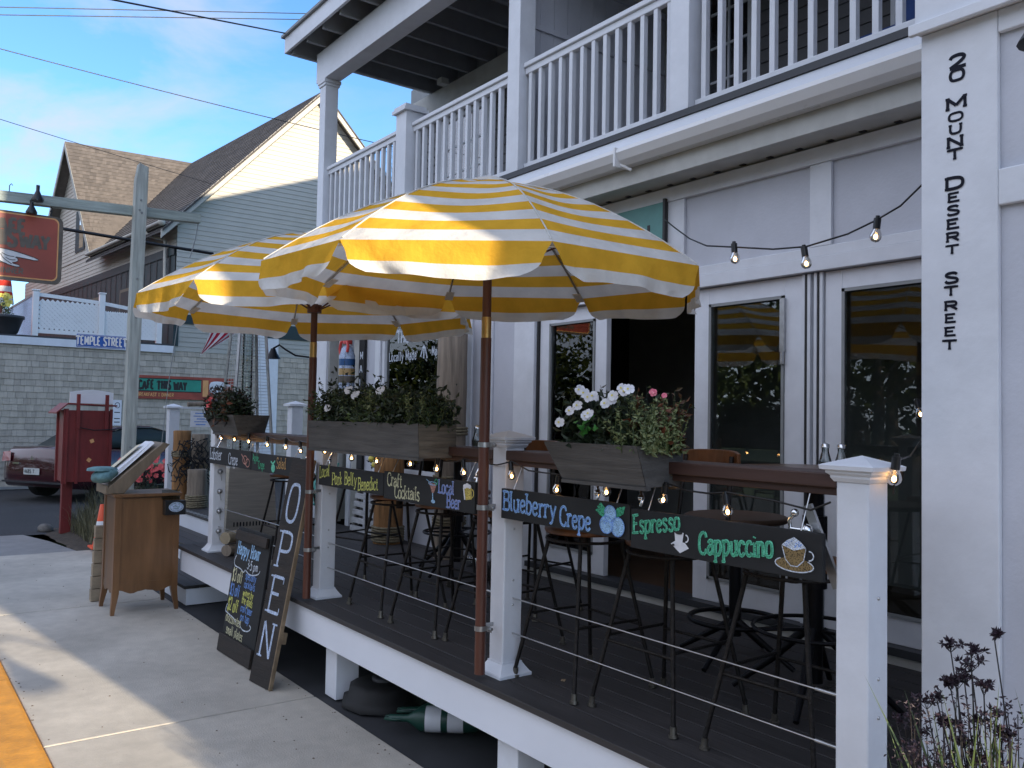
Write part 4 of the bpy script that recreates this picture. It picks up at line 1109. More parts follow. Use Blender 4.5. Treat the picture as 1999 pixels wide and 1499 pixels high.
# ============================================================= UMBRELLAS
BANDS = [.0, .125, .25, .375, .5, .625, .75, .875, 1.0]
def umbrella(name_label, cx, cy, R, zr, hub, phase, pole_z0, seed, tilt=(0, 0)):
    rnd = random.Random(seed)
    u = thing('patio_umbrella', name_label, 'umbrella', (cx, cy, pole_z0), 'yellow and white striped umbrellas')
    def dz(x, y): return tilt[0] * (x - cx) + tilt[1] * (y - cy)
    def zprof(t):   # t = 0 hub .. 1 rim
        return zr + (hub - zr) * (1 - t ** 1.75)
    can = MB()
    NS = 10
    NT = 24
    for p in range(8):
        a0 = phase + p * math.pi / 4; a1 = a0 + math.pi / 4
        vs = []
        for i in range(NT + 1):
            t = .0769 + .9231 * i / NT
            for j in range(NS + 1):
                s_ = j / NS
                # straight chord between the ribs, sagging a little in the middle
                x0, y0 = math.cos(a0) * R * t, math.sin(a0) * R * t; x1, y1 = math.cos(a1) * R * t, math.sin(a1) * R * t
                x = x0 + (x1 - x0) * s_; y = y0 + (y1 - y0) * s_
                z = zprof(t) - .028 * math.sin(math.pi * s_) * math.sin(math.pi * min(1, t * 1.02)) * t + .005 * (1 - t) * math.sin(7 * s_ + 9 * t + p)
                vs.append((cx + x, cy + y, z + dz(cx + x, cy + y)))
        for i in range(NT):
            t = .0769 + .9231 * (i + .5) / NT
            can.cur = int(t * 13.0) % 2       # 13 bands, white at the rim
            for j in range(NS):
                a = i * (NS + 1) + j
                can.add([vs[a], vs[a + NS + 1], vs[a + NS + 2], vs[a + 1]], [(0, 1, 2, 3)], True)
    import bmesh
    o = can.build('canopy', ['fabric_white', 'fabric_yellow'], u)
    bm = bmesh.new(); bm.from_mesh(o.data); bmesh.ops.remove_doubles(bm, verts=bm.verts, dist=.0004); bm.to_mesh(o.data); bm.free()
    for p in range(8):
        a = phase + p * math.pi / 4; sm = MB()
        sm.tube([(cx + math.cos(a) * R * t, cy + math.sin(a) * R * t, zprof(t) + .0015 + dz(cx + math.cos(a) * R * t, cy + math.sin(a) * R * t)) for t in [.08 + .91 * i / 12 for i in range(13)]], .0032, 5); sm.build('seam', 'fabric_white', u)
    # valance flaps, rounded at the bottom corners, gap at every rib
    for p in range(8):
        a0 = phase + p * math.pi / 4; a1 = a0 + math.pi / 4
        nx = (math.cos((a0 + a1) / 2), math.sin((a0 + a1) / 2))
        vl = MB(); NU, NV = 26, 8; vs = []
        ph1, ph2 = rnd.uniform(0, 6), rnd.uniform(0, 6)
        for j in range(NV + 1):
            v = j / NV
            for i in range(NU + 1):
                s_ = i / NU
                q = min(s_, 1 - s_)
                inset = .02 + .05 * v ** 1.5 + (.07 * max(0, (v - .62) / .38) ** 2.2)
                ss = s_ * (1 - 2 * inset) + inset if v > 0 else s_
                if 0 < v < .3: k_ = v / .3; ss = s_ * (1 - 2 * inset * k_) + inset * k_
                x0, y0 = math.cos(a0) * R, math.sin(a0) * R; x1, y1 = math.cos(a1) * R, math.sin(a1) * R
                x = x0 + (x1 - x0) * ss; y = y0 + (y1 - y0) * ss
                drop = .128 * v + .010 * v * math.sin(s_ * 5 + ph1)
                sagz = -.0 * math.sin(math.pi * ss)
                outw = .012 * v + .016 * v * math.sin(s_ * 9 + ph1) + .010 * v * math.sin(s_ * 21 + ph2) + .02 * v * (q < .12) * (.12 - q) / .12
                x += nx[0] * outw; y += nx[1] * outw
                vs.append((cx + x, cy + y, zr - drop + sagz + dz(cx + x, cy + y)))
        for j in range(NV):
            vl.cur = 1 if j < 5 else 0
            for i in range(NU):
                a = j * (NU + 1) + i
                vl.add([vs[a], vs[a + NU + 1], vs[a + NU + 2], vs[a + 1]], [(0, 1, 2, 3)], True)
        o2 = vl.build('valance', ['fabric_white', 'fabric_yellow'], u)
        bm = bmesh.new(); bm.from_mesh(o2.data); bmesh.ops.remove_doubles(bm, verts=bm.verts, dist=.0004); bm.to_mesh(o2.data); bm.free()
    # little vent cap
    c = MB(); prof = [(.012, .04), (.05, .036), (.085, .022), (.10, .006)]
    c.lathe((cx, cy, hub - .012 + 0), prof, 16, closed_ends=False); c.build('vent_cap', 'fabric_white', u)
    # pole with brass joint
    b = MB(); b.cyl((cx, cy, pole_z0), (cx, cy, 2.06), .0245, n=16); b.cyl((cx, cy, 2.155), (cx, cy, hub - .02), .0205, n=16); b.build('pole', 'pole_brown', u)
    b = MB(); b.cyl((cx, cy, 2.0605), (cx, cy, 2.1545), .0225, n=16); b.build('brass_joint', 'brass', u)
    hubz = hub - .12
    for p in range(8):
        a = phase + p * math.pi / 4
        pts = []
        for i in range(7):
            t = .03 + .96 * i / 6
            x, y = cx + math.cos(a) * R * t, cy + math.sin(a) * R * t
            pts.append((x, y, zprof(t) - .012 + dz(x, y)))
        r = MB(); r.tube(pts, .0055, 6); rb = r.build('rib', 'galvanised', u)
        x, y = cx + math.cos(a) * R * .55, cy + math.sin(a) * R * .55
        s2 = MB(); s2.tube([(cx + math.cos(a) * .03, cy + math.sin(a) * .03, 2.36), (x, y, zprof(.55) - .02 + dz(x, y))], .005, 6); s2.build('strut', 'pole_brown', rb)
        x, y = cx + math.cos(a) * R * .955, cy + math.sin(a) * R * .955
        s2 = MB(); m3 = Matrix.Rotation(a, 3, 'Z'); s2.obox((x, y, zprof(.955) - .035 + dz(x, y)), (.07, .045, .004), m3 @ Matrix.Rotation(.5, 3, 'Y')); s2.build('rib_pocket', 'fabric_white', rb)
    b = MB(); b.lathe((cx, cy, 2.34), [(.045, 0), (.045, .05)], 14); b.build('runner', 'pole_brown', u)
    return u
u1 = umbrella('near yellow and white striped umbrella clamped to the middle railing post', -3.186, 2.211, .985, 2.345, 2.765, 4.33, DZ + .02, 1, (-.035, .01))
u2 = umbrella('far yellow and white striped umbrella behind the OPEN board, left of the nearer one', -5.085, 2.208, 1.03, 2.385, 2.83, 4.448, .56, 2, (0, -.008))
for u, (cx, zs) in ((u1, (-3.186, (1.30, .765, 1.58))), (u2, (-5.085, (1.22, .86)))):
    for z in zs:
        b = MB(); b.cyl((cx, 2.21, z - .011), (cx, 2.21, z + .011), .0275, n=16, caps=False)
        b.box(cx + .02, cx + .062, 2.225, 2.229, z - .011, z + .011); b.box(cx - .03, cx - .026, 2.215, 2.30, z - .009, z + .009); b.cyl((cx + .05, 2.215, z), (cx + .05, 2.24, z), .007, n=8)
        b.build('pipe_clamp', 'galvanised', u)

# ============================================================= PLANTER BOXES
def leaves(mb, pts, size, up=.5, n=1, aspect=.45, fold=.2):
    """kite-shaped leaves at pts"""
    for p in pts:
        for _ in range(n):
            d = Vector((random.gauss(0, 1), random.gauss(0, 1), random.gauss(up, .7)))
            if d.length < .1: d = Vector((0, 0, 1))
            d.normalize()
            s = d.cross(Vector((random.gauss(0, 1), random.gauss(0, 1), random.gauss(0, 1))))
            if s.length < .01: continue
            s.normalize(); nrm = s.cross(d)
            L_ = size * random.uniform(.6, 1.25); w_ = L_ * aspect
            p0 = Vector(p); a = p0 + d * L_ * .5 + s * w_ * .5 + nrm * fold * w_; c = p0 + d * L_ * .5 - s * w_ * .5 + nrm * fold * w_
            e = p0 + d * L_ - nrm * L_ * .12
            mb.add([p0, a, e, c], [(0, 1, 2), (0, 2, 3)])
def flower(mb, c, r, nrm, petals=5):
    nrm = Vector(nrm).normalized(); s = nrm.cross(Vector((0, 0, 1)))
    if s.length < .05: s = Vector((1, 0, 0))
    s.normalize(); u = nrm.cross(s); c = Vector(c)
    for k in range(petals):
        a = 2 * math.pi * k / petals + random.uniform(-.15, .15)
        d = s * math.cos(a) + u * math.sin(a); e = s * -math.sin(a) + u * math.cos(a)
        pts = [c]
        for t, w_ in ((.45, .42), (.8, .48), (1.0, .28)): pts.append(c + d * r * t + e * r * w_ + nrm * r * .12)
        pts.append(c + d * r * 1.0 - e * r * .0 + nrm * r * .1)
        for t, w_ in ((1.0, .28), (.8, .48), (.45, .42)): pts.append(c + d * r * t - e * r * w_ + nrm * r * .12)
        mb.add(pts, [tuple(range(len(pts)))])
def sprig(stem, leaf, base, h, lean, size, n=14, r=.0018):
    base = Vector(base); tip = base + Vector((lean[0], lean[1], h)); mid = (base + tip) / 2 + Vector((random.gauss(0, .012), random.gauss(0, .012), 0))
    stem.tube([base, mid, tip], [r, r * .8, r * .4], 4)
    for i in range(n):
        t = (i + .6) / n
        p = base.lerp(mid, t * 2) if t < .5 else mid.lerp(tip, t * 2 - 1)
        leaves(leaf, [p], size * (1 - .45 * t), up=.25)
def planter(name_label, pt, pb, z0, z1, end_mat='planter_wood', cleat=True):
    """pt: top rectangle (x0,x1,y0,y1), pb: bottom rectangle"""
    t = thing('flower_planter', name_label, 'planter box', ((pt[0] + pt[1]) / 2, (pt[2] + pt[3]) / 2, z0), 'grey timber flower planters on the drink rail')
    th = .018
    def P(r, z, i, ins=0): x0, x1, y0, y1 = r; return [(x0 + ins, y0 + ins, z), (x1 - ins, y0 + ins, z), (x1 - ins, y1 - ins, z), (x0 + ins, y1 - ins, z)][i]
    names = ['front_panel', 'end_panel', 'back_panel', 'end_panel']
    for i in range(4):
        j = (i + 1) % 4
        b = MB()
        g_ = .0 if i % 2 == 0 else .002
        vs = [P(pb, z0, i), P(pb, z0, j), P(pt, z1, j), P(pt, z1, i), P(pb, z0, i, th), P(pb, z0, j, th), P(pt, z1, j, th), P(pt, z1, i, th)]
        if i % 2: vs = [(v[0] + (.003 if i == 1 else -.003), v[1], v[2] - .002) for v in vs]
        b.add(vs, [(0, 1, 2, 3), (7, 6, 5, 4), (3, 2, 6, 7), (0, 4, 5, 1), (1, 5, 6, 2), (0, 3, 7, 4)])
        b.build(names[i], end_mat if i % 2 else 'planter_wood', t)
    b = MB(); ins = th + .002
    b.add([P(pb, z0 + .004, i, ins) for i in range(4)] + [P(pt, z1 - .025, i, ins) for i in range(4)], [(4, 5, 6, 7), (3, 2, 1, 0)]); b.build('soil_fill', 'soil', t)
    b = MB(); b.box(pb[0] - .004, pb[1] + .004, pb[2] - .006, pb[2] + .02, z0 - .014, z0 - .001); b.box(pb[0], pb[1], pb[3] - .02, pb[3], z0 - .014, z0 - .001); b.build('bottom_cleat', 'planter_wood', t)
    return t
p1 = planter('flared grey planter of white impatiens and trailing greens on the nearest drink rail', (-2.66, -2.15, 2.135, 2.375), (-2.60, -2.15, 2.185, 2.36), 1.468, 1.612)
p2 = planter('long grey planter of tall bushy greens between the two umbrella poles', (-4.93, -3.62, 2.12, 2.34), (-4.93, -3.62, 2.13, 2.34), 1.50, 1.665, 'planter_end')
p3 = planter('flared grey planter with red flower and dark foliage on the far left post', (-7.05, -6.35, 2.14, 2.42), (-6.98, -6.40, 2.20, 2.40), 1.545, 1.688)
random.seed(21)
# near planter plants: mounded impatiens left, trailing variegated right, reddish behind
def plantthing(name, label, cat, base, group=None): return thing(name, label, cat, base, group)
pl1 = plantthing('impatiens_plant', 'white flowering impatiens with dark green leaves at the left of the nearest planter', 'plant', (-2.53, 2.27, 1.59))
st_, lf, wh, cy_ = MB(), MB(), MB(), MB()
for k in range(74):
    bx, by_ = random.uniform(-2.60, -2.22), random.uniform(2.16, 2.34)
    sprig(st_, lf, (bx, by_, 1.585), random.uniform(.10, .25), (random.uniform(-.05, .05), random.uniform(-.06, .04)), .056, 12)
st_.build('stems', 'leaf_dark', pl1); lf.build('leaves', 'leaf_dark', pl1)
for (x, y, z) in ((-2.445, 2.13, 1.824), (-2.425, 2.135, 1.812), (-2.384, 2.12, 1.795), (-2.37, 2.13, 1.80), (-2.456, 2.13, 1.765), (-2.293, 2.12, 1.772), (-2.258, 2.125, 1.80), (-2.27, 2.13, 1.785), (-2.183, 2.13, 1.822), (-2.219, 2.13, 1.826), (-2.205, 2.13, 1.815), (-2.386, 2.11, 1.727), (-2.37, 2.11, 1.735), (-2.488, 2.12, 1.745), (-2.56, 2.13, 1.70)):
    flower(wh, (x, y, z - .012), .0195, (.55 + random.uniform(-.3, .3), -.8, .3 + random.uniform(-.2, .2)))
    flower(cy_, (x + .0012, y - .0075, z - .0105), .004, (.55, -.8, .3))
wh.build('blossoms', 'petal_white', pl1); cy_.build('blossom_centres', 'petal_yellow', pl1)
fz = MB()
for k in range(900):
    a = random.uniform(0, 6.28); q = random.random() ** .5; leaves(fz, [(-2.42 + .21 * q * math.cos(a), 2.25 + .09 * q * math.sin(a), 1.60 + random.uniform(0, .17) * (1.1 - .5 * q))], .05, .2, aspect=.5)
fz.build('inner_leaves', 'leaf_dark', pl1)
br = MB()
leaves(br, [(-2.37 + random.uniform(-.05, .05), 2.105, 1.68 + random.uniform(-.02, .02)) for _ in range(7)], .06, up=-.2, aspect=.5); br.build('bright_leaves', 'leaf_bright', pl1)
pl2 = plantthing('trailing_plant', 'pale variegated trailing plant with one pink flower at the right of the nearest planter', 'plant', (-2.27, 2.27, 1.59))
st_, lf, lr = MB(), MB(), MB()
for k in range(110):
    bx, by_ = random.uniform(-2.32, -2.10), random.uniform(2.14, 2.35)
    sprig(st_, lf, (bx, by_, 1.585), random.uniform(.06, .21), (random.uniform(-.06, .08), random.uniform(-.05, .03)), .028, 20)
for k in range(30):
    bx = random.uniform(-2.34, -2.12); by_ = random.uniform(2.2, 2.38)
    sprig(st_, lr, (bx, by_, 1.6), random.uniform(.10, .22), (random.uniform(-.03, .10), random.uniform(-.04, .02)), .05, 12)
st_.build('stems', 'leaf_mid', pl2); lf.build('leaves', 'leaf_varieg', pl2); lr.build('red_tinged_leaves', 'leaf_red', pl2)
b = MB(); flower(b, (-2.125, 2.19, 1.80), .014, (.6, -.8, .2)); flower(b, (-2.12, 2.188, 1.803), .009, (.6, -.8, .2)); flower(b, (-2.10, 2.22, 1.79), .010, (.6, -.8, .3)); b.build('pink_blossom', 'petal_pink', pl2)
# long planter
def mass(label, x0, x1, h0, h1, n_, mats, size_, fl=(), name='bushy_plant', nl=16, ps=.022):
    n, size = int(n_ * 1.7), size_ * 1.45
    t = plantthing(name, label, 'plant', ((x0 + x1) / 2, 2.27, 1.65))
    st_ = MB(); L1 = [MB() for _ in mats]
    for k in range(n):
        bx, by_ = random.uniform(x0, x1), random.uniform(2.15, 2.32)
        sprig(st_, random.choice(L1), (bx, by_, 1.63), random.uniform(h0, h1) * (.72 if x1 < -3.5 and x0 > -5 else 1), (random.uniform(-.05, .05), random.uniform(-.06, .04)), size, nl)
    st_.build('stems', mats[0], t)
    for m_, l_ in zip(mats, L1):
        if l_.v: l_.build('leaves', m_, t)
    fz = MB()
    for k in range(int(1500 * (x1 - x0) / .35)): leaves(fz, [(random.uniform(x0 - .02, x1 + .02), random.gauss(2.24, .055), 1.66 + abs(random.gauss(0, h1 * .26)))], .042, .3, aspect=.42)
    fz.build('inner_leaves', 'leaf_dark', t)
    if fl:
        b = MB()
        for q in fl: flower(b, q, ps, (.55, -.8, .2)); flower(b, (q[0] + .012, q[1] + .01, q[2] + .01), ps * .8, (.3, -.8, .5))
        b.build('blossoms', 'petal_white', t)
    return t
mass('spiky upright greens at the left end of the long planter, beside the far umbrella pole', -4.90, -4.62, .18, .34, 46, ['leaf_mid', 'leaf_dark'], .026, ((-4.66, 2.12, 1.74),), nl=26)
mass('dark bush with white flowers in the left centre of the long planter', -4.63, -4.28, .16, .30, 60, ['leaf_dark', 'leaf_mid'], .036, ((-4.44, 2.14, 1.84), (-4.33, 2.13, 1.81)))
mass('tangled grey green bush in the middle of the long planter', -4.32, -4.02, .16, .30, 56, ['leaf_varieg', 'leaf_dark', 'leaf_mid'], .03, ((-4.06, 2.14, 1.83),), nl=20)
mass('deep green bush right of centre in the long planter', -4.05, -3.84, .14, .27, 44, ['leaf_dark', 'leaf_mid'], .036)
mass('small leaved grey green plant at the right end of the long planter', -3.86, -3.62, .12, .27, 52, ['leaf_varieg', 'leaf_mid', 'leaf_dark'], .022, nl=24)
# a few tall wispy shoots
tw = plantthing('tall_shoots', 'tall wispy seed stalks rising above the left of the long planter', 'plant', (-4.65, 2.28, 1.65))
a_, c_ = MB(), MB()
for x, h in ((-4.74, .44), (-4.83, .30), (-4.66, .36), (-4.52, .31), (-4.78, .36), (-3.74, .28)): sprig(a_, c_, (x, 2.26, 1.64), h, (.01, 0), .016, 34)
a_.build('stems', 'leaf_mid', tw); c_.build('leaves', 'leaf_mid', tw)
# far planter
t = mass('dark leafy plant with a red flower head in the far left planter', -6.98, -6.50, .12, .28, 70, ['leaf_dark', 'leaf_red', 'leaf_purple'], .055, name='dark_foliage_plant', nl=12)
b = MB()
for q in range(16): flower(b, (-6.88 + random.gauss(0, .022), 2.13 + random.uniform(-.01, .01), 1.775 + random.gauss(0, .02)), .018, (.5, -.8, random.uniform(-.2, .5)))
b.build('red_blossom', 'petal_red', t)

# ============================================================= STRING LIGHTS
def catenary(a, b_, sag, n=10):
    return [(a[0] + (b_[0] - a[0]) * i / n, a[1] + (b_[1] - a[1]) * i / n, a[2] + (b_[2] - a[2]) * i / n - sag * 4 * (i / n) * (1 - i / n)) for i in range(n + 1)]
bulb_mesh = {}
def bulb(parent, x, y, z, r=.019, tilt=0):
    """globe bulb hanging at (x,y,z = globe centre)"""
    if 'g' not in bulb_mesh:
        b = MB(); b.lathe((0, 0, 0), [(.006, .034), (.010, .024), (.0165, .010), (.019, 0), (.0165, -.0095), (.010, -.0165), (.001, -.019)], 14); g_ = b.build('bulb', 'glass_bulb'); 
        b = MB(); b.cyl((0, 0, .024), (0, 0, .058), .0115, n=10); b.cyl((0, 0, .058), (0, 0, .066), .007, n=8); s_ = b.build('socket', 'black_plastic')
        b = MB(); b.sphere((0, 0, -.001), .0062, 8, (1, 1, 1.4)); f_ = b.build('filament', 'filament')
        bulb_mesh['g'] = (g_.data, s_.data, f_.data)
        for o in (g_, s_, f_): bpy.data.objects.remove(o)
    g_, s_, f_ = bulb_mesh['g']
    rl = parent.location
    o = bpy.data.objects.new('bulb', g_); COL.objects.link(o); o.parent = parent; o.location = (x - rl[0], y - rl[1], z - rl[2]); o.scale = (r / .019,) * 3; o.rotation_euler = (tilt, random.uniform(-.3, .3), 0)
    for nm, d in (('socket', s_), ('filament', f_)):
        c = bpy.data.objects.new(nm, d); COL.objects.link(c); c.parent = o
sl = thing('string_lights', 'string of warm globe bulbs looping under the drink rail along the deck edge', 'string lights', (-4.5, 2.3, 1.5))
pos = [(-7.02, 1.495), (-6.70, 1.495), (-6.38, 1.489), (-6.0, 1.479), (-5.66, 1.474), (-5.40, 1.46), (-5.02, 1.472), (-4.644, 1.449), (-4.33, 1.447), (-3.954, 1.452), (-3.689, 1.441), (-3.443, 1.438), (-3.06, 1.446), (-2.747, 1.41), (-2.448, 1.424), (-2.152, 1.42), (-1.863, 1.406)]
pts = []
YL = 2.275
for i, (x, z) in enumerate(pos):
    pts.append((x, YL, z + .064))
    if i < len(pos) - 1:
        nx_, nz_ = pos[i + 1]
        pts += [(x + (nx_ - x) * .35, YL + .01, (z + nz_) / 2 + .048), (x + (nx_ - x) * .68, YL + .008, (z + nz_) / 2 + .046)]
pts += [(-1.7, YL + .03, 1.455), (-1.56, 2.29, 1.44), (-1.49, 2.285, 1.47)]
b = MB(); b.tube(pts, .0035, 5); b.build('cable', 'black_plastic', sl)
for x, z in pos: bulb(sl, x, YL, z)
sl3 = thing('string_lights', 'short run of warm globe bulbs rising behind the nearest post towards the pillar', 'string lights', (-1.4, 2.5, 1.6))
b = MB(); b.tube([(-1.36, 2.40, 1.50), (-1.34, 2.38, 1.60), (-1.50, 2.75, 1.60), (-1.72, 3.25, 1.66), (-1.87, 3.55, 1.86), (-1.90, 3.7, 2.1)], .0035, 5); b.build('cable', 'black_plastic', sl3)
bulb(sl3, -1.335, 2.36, 1.548, .021); bulb(sl3, -1.865, 3.50, 1.75, .02)
su = thing('string_lights', 'string of globe bulbs draped in front of the wall above the glass doors', 'string lights', (-2.6, 3.4, 2.6))
upos = [(-2.833, 3.5, 2.545), (-2.415, 3.5, 2.474), (-2.06, 3.49, 2.53)]
pts = [(-3.7, 3.9, 2.95), (-3.45, 3.72, 2.83), (-3.229, 3.6, 2.715), (-3.02, 3.5, 2.63)] + [(-2.833, 3.5, 2.595), (-2.6, 3.5, 2.55), (-2.415, 3.5, 2.535), (-2.2, 3.5, 2.56), (-2.06, 3.49, 2.595), (-1.93, 3.46, 2.63), (-1.82, 3.44, 2.70)]
b = MB(); b.tube(pts, .0045, 5); b.build('cable', 'black_plastic', su)
for x, y, z in ((-2.833, 3.5, 2.535), (-2.415, 3.5, 2.455), (-2.06, 3.49, 2.525)): bulb(su, x, y, z, .026)

# ============================================================= BAR STOOLS
def stool(label, back=True, cx=0, cy=0, rz=0, seat_z=1.20, metal='rebar', side=.43):
    """rebar stool built round its own base point"""
    t = thing('bar_stool', label, 'bar stool', (0, 0, 0), 'rebar bar stools on the deck')
    h = seat_z - DZ
    a = side / 2
    foot = [(-a, -a), (a, -a), (a, a), (-a, a)]
    for (fx, fy) in foot:
        top = (fx * .52, fy * .52, h - .02)
        b = MB(); b.cyl((fx, fy, .035), top, .009, n=8); b.build('leg', metal, t)
        b = MB(); b.cyl((fx, fy, .002), (fx * .995, fy * .995, .014), .018, n=12); b.cyl((fx, fy, .0145), (fx * .99, fy * .99, .042), .0125, n=12); b.build('foot_cap', 'foot_metal', t)
    k = .27 / h
    q = [(x * (1 - .48 * k * 1.0), y * (1 - .48 * k)) for x, y in foot]
    for i in range(4):
        z = .27 + (.02 if i % 2 else 0)
        b = MB(); b.cyl((*q[i], z), (*q[(i + 1) % 4], z), .0065, n=6); b.build('foot_rest', metal, t)
    b = MB(); R_ = .17
    b.tube([(R_ * math.cos(2 * math.pi * i / 24), R_ * math.sin(2 * math.pi * i / 24), h - .025) for i in range(24)], .007, 6, closed=True); b.build('seat_ring', metal, t)
    b = MB(); b.lathe((0, 0, h + .0), [(.05, 0), (.175, .002), (.18, .012), (.178, .026), (.05, .03)], 28); b.build('seat', 'seat_wood', t)
    b = MB(); b.cyl((0, 0, h - .06), (0, 0, h - .001), .02, n=10); b.build('swivel', metal, t)
    if back:
        for s_ in (-1, 1):
            b = MB(); b.tube([(s_ * .12, .13, h - .02), (s_ * .13, .2, h + .08), (s_ * .12, .235, h + .36)], .010, 6); b.build('back_upright', metal, t)
        b = MB()
        vs = []
        for i in range(9):
            s_ = -1 + 2 * i / 8; y = .235 - .05 * (1 - s_ * s_) * -1; x = s_ * .165
            for (dy, dz) in ((0, .29), (.022, .29), (.022, .385 - .012 * s_ ** 4), (0, .385 - .012 * s_ ** 4)): vs.append((x, y + dy + .02 * (s_ * s_) * -1, h + dz))
        fs = [(i * 4 + j, i * 4 + (j + 1) % 4, i * 4 + 4 + (j + 1) % 4, i * 4 + 4 + j) for i in range(8) for j in range(4)] + [(3, 2, 1, 0), (32, 33, 34, 35)]
        b.add(vs, fs); b.build('backrest', 'seat_wood', t, bevel=.004)
    return t
st0 = stool('bar stool with wooden back behind the middle white post', True)
st0.location = (-3.62, 2.66, DZ); st0.rotation_euler = (0, 0, .1)
st1 = stool('backless looking bar stool under the Blueberry Crepe board', False)
st1.location = (-2.89, 2.56, DZ); st1.rotation_euler = (0, 0, -.05)
dup(st0, (-2.42, 2.60, DZ), .03, 'bar stool with wooden back under the Espresso board')
dup(st1, (-1.86, 2.63, DZ), .05, 'bar stool under the Cappuccino board beside the nearest post')
dup(st1, (-4.10, 2.60, DZ), .06, 'bar stool under the Local Beer board')
dup(st0, (-4.64, 2.60, DZ), -.03, 'bar stool under the Pork Belly board beside the far umbrella post')
dup(st1, (-4.72, 3.12, DZ), .5, 'bar stool in the second row behind the Pork Belly board')
dup(st1, (-5.75, 2.95, DZ), .3, 'bar stool behind the far white post and the OPEN board')
dup(st0, (-6.6, 2.72, DZ), -.05, 'bar stool with wooden back beside the patio heater, behind the Apple Crepe board')
dup(st1, (-4.15, 3.25, DZ), .2, 'bar stool in the second row behind the Local Beer board')
# high tables
def table(label, x, y, zt=1.50, r=.36, wood='table_wood'):
    t = thing('bar_table', label, 'table', (x, y, DZ), 'round pedestal bar tables on the deck')
    b = MB(); b.lathe((x, y, zt - .04), [(r - .02, 0), (r, .006), (r, .034), (r - .006, .04), (.002, .0402)], 36); b.build('tabletop', wood, t)
    b = MB(); b.cyl((x, y, DZ + .08), (x, y, zt - .041), .035, n=12); b.build('pedestal', 'black_metal', t)
    b = MB(); b.cyl((x, y, zt - .5), (x, y, zt - .2), .05, n=12); b.build('collar', 'black_metal', t)
    for k in range(4):
        a = k * math.pi / 2 + .4
        b = MB(); b.tube([(x + .03 * math.cos(a), y + .03 * math.sin(a), DZ + .30), (x + .17 * math.cos(a), y + .17 * math.sin(a), DZ + .16), (x + .34 * math.cos(a), y + .34 * math.sin(a), DZ + .012)], [.02, .018, .012], 8); b.build('base_leg', 'black_metal', t)
    b = MB(); b.tube([(x + .25 * math.cos(i / 28 * 2 * math.pi), y + .25 * math.sin(i / 28 * 2 * math.pi), DZ + .30) for i in range(28)], .009, 6, closed=True)
    for k in range(3):
        a = k * 2.094; b.cyl((x + .034 * math.cos(a), y + .034 * math.sin(a), DZ + .30), (x + .245 * math.cos(a), y + .245 * math.sin(a), DZ + .30), .007, n=6)
    b.build('foot_ring', 'black_metal', t)
    return t
table('round wooden bar table behind the nearest bay of drink rail', -2.16, 3.20, 1.515, .34)
table('round bar table against the wall left of the narrow glass door', -5.45, 3.55, 1.42, .33, 'interior_wood')
def jar(label, x, y, z, fill):
    t = thing('glass_shaker', label, 'shaker', (x, y, z))
    b = MB(); b.lathe((x, y, z), [(.024, .001), (.026, .03), (.018, .06), (.014, .075), (.014, .09)], 14, closed_ends=False); b.build('jar', 'glass_jar', t)
    b = MB(); b.lathe((x, y, z + .09), [(.016, 0), (.016, .014), (.004, .02)], 12); b.build('lid', 'chrome', t)
    b = MB(); b.lathe((x, y, z + .004), [(.021, 0), (.022, .022), (.02, .03)], 12); b.build('contents', fill, t)
jar('pepper shaker on the round table, left of the salt', -2.02, 3.06, 1.516, 'pepper')
jar('salt shaker on the round table, directly behind the nearest post cap', -1.955, 3.07, 1.516, 'salt')
jar('small glass shaker on the drink rail at the right end of the long planter', -3.52, 2.40, 1.556, 'pepper')
# low round seats and tray by the doors
t = thing('low_table', 'low dark round table in front of the glass doors, behind the stools', 'table', (-2.75, 3.42, DZ))
b = MB(); b.lathe((-2.75, 3.42, 1.22), [(.24, 0), (.25, .008), (.25, .022), (.24, .028)], 28); b.build('tabletop', 'interior_wood', t)
b = MB(); b.cyl((-2.75, 3.42, DZ + .12), (-2.75, 3.42, 1.219), .03, n=12); b.build('pedestal', 'black_metal', t)
b = MB(); b.tube([(-2.75 + .22 * math.cos(i / 24 * 2 * math.pi), 3.42 + .22 * math.sin(i / 24 * 2 * math.pi), DZ + .20) for i in range(24)], .012, 6, closed=True); b.build('foot_ring', 'black_metal', t)
for k in range(4):
    a = k * math.pi / 2 + .2; b = MB(); b.tube([(-2.75, 3.42, DZ + .2), (-2.75 + .3 * math.cos(a), 3.42 + .3 * math.sin(a), DZ + .012)], [.02, .012], 8); b.build('base_leg', 'black_metal', t)
# steel creamers on the deck
for x, lb in ((-5.62, 'left'), (-5.48, 'right')):
    t = thing('steel_cup', 'small steel cup on the deck by the wall, %s one of the pair' % lb, 'cup', (x, 3.78, DZ))
    b = MB(); b.lathe((x, 3.78, DZ + .001), [(.035, 0), (.045, .03), (.038, .075), (.034, .085), (.03, .085)], 16); b.build('body', 'chrome', t)
    b = MB(); b.tube([(x + .04, 3.78, DZ + .07), (x + .07, 3.77, DZ + .055), (x + .045, 3.78, DZ + .025)], .004, 6); b.build('handle', 'chrome', t)
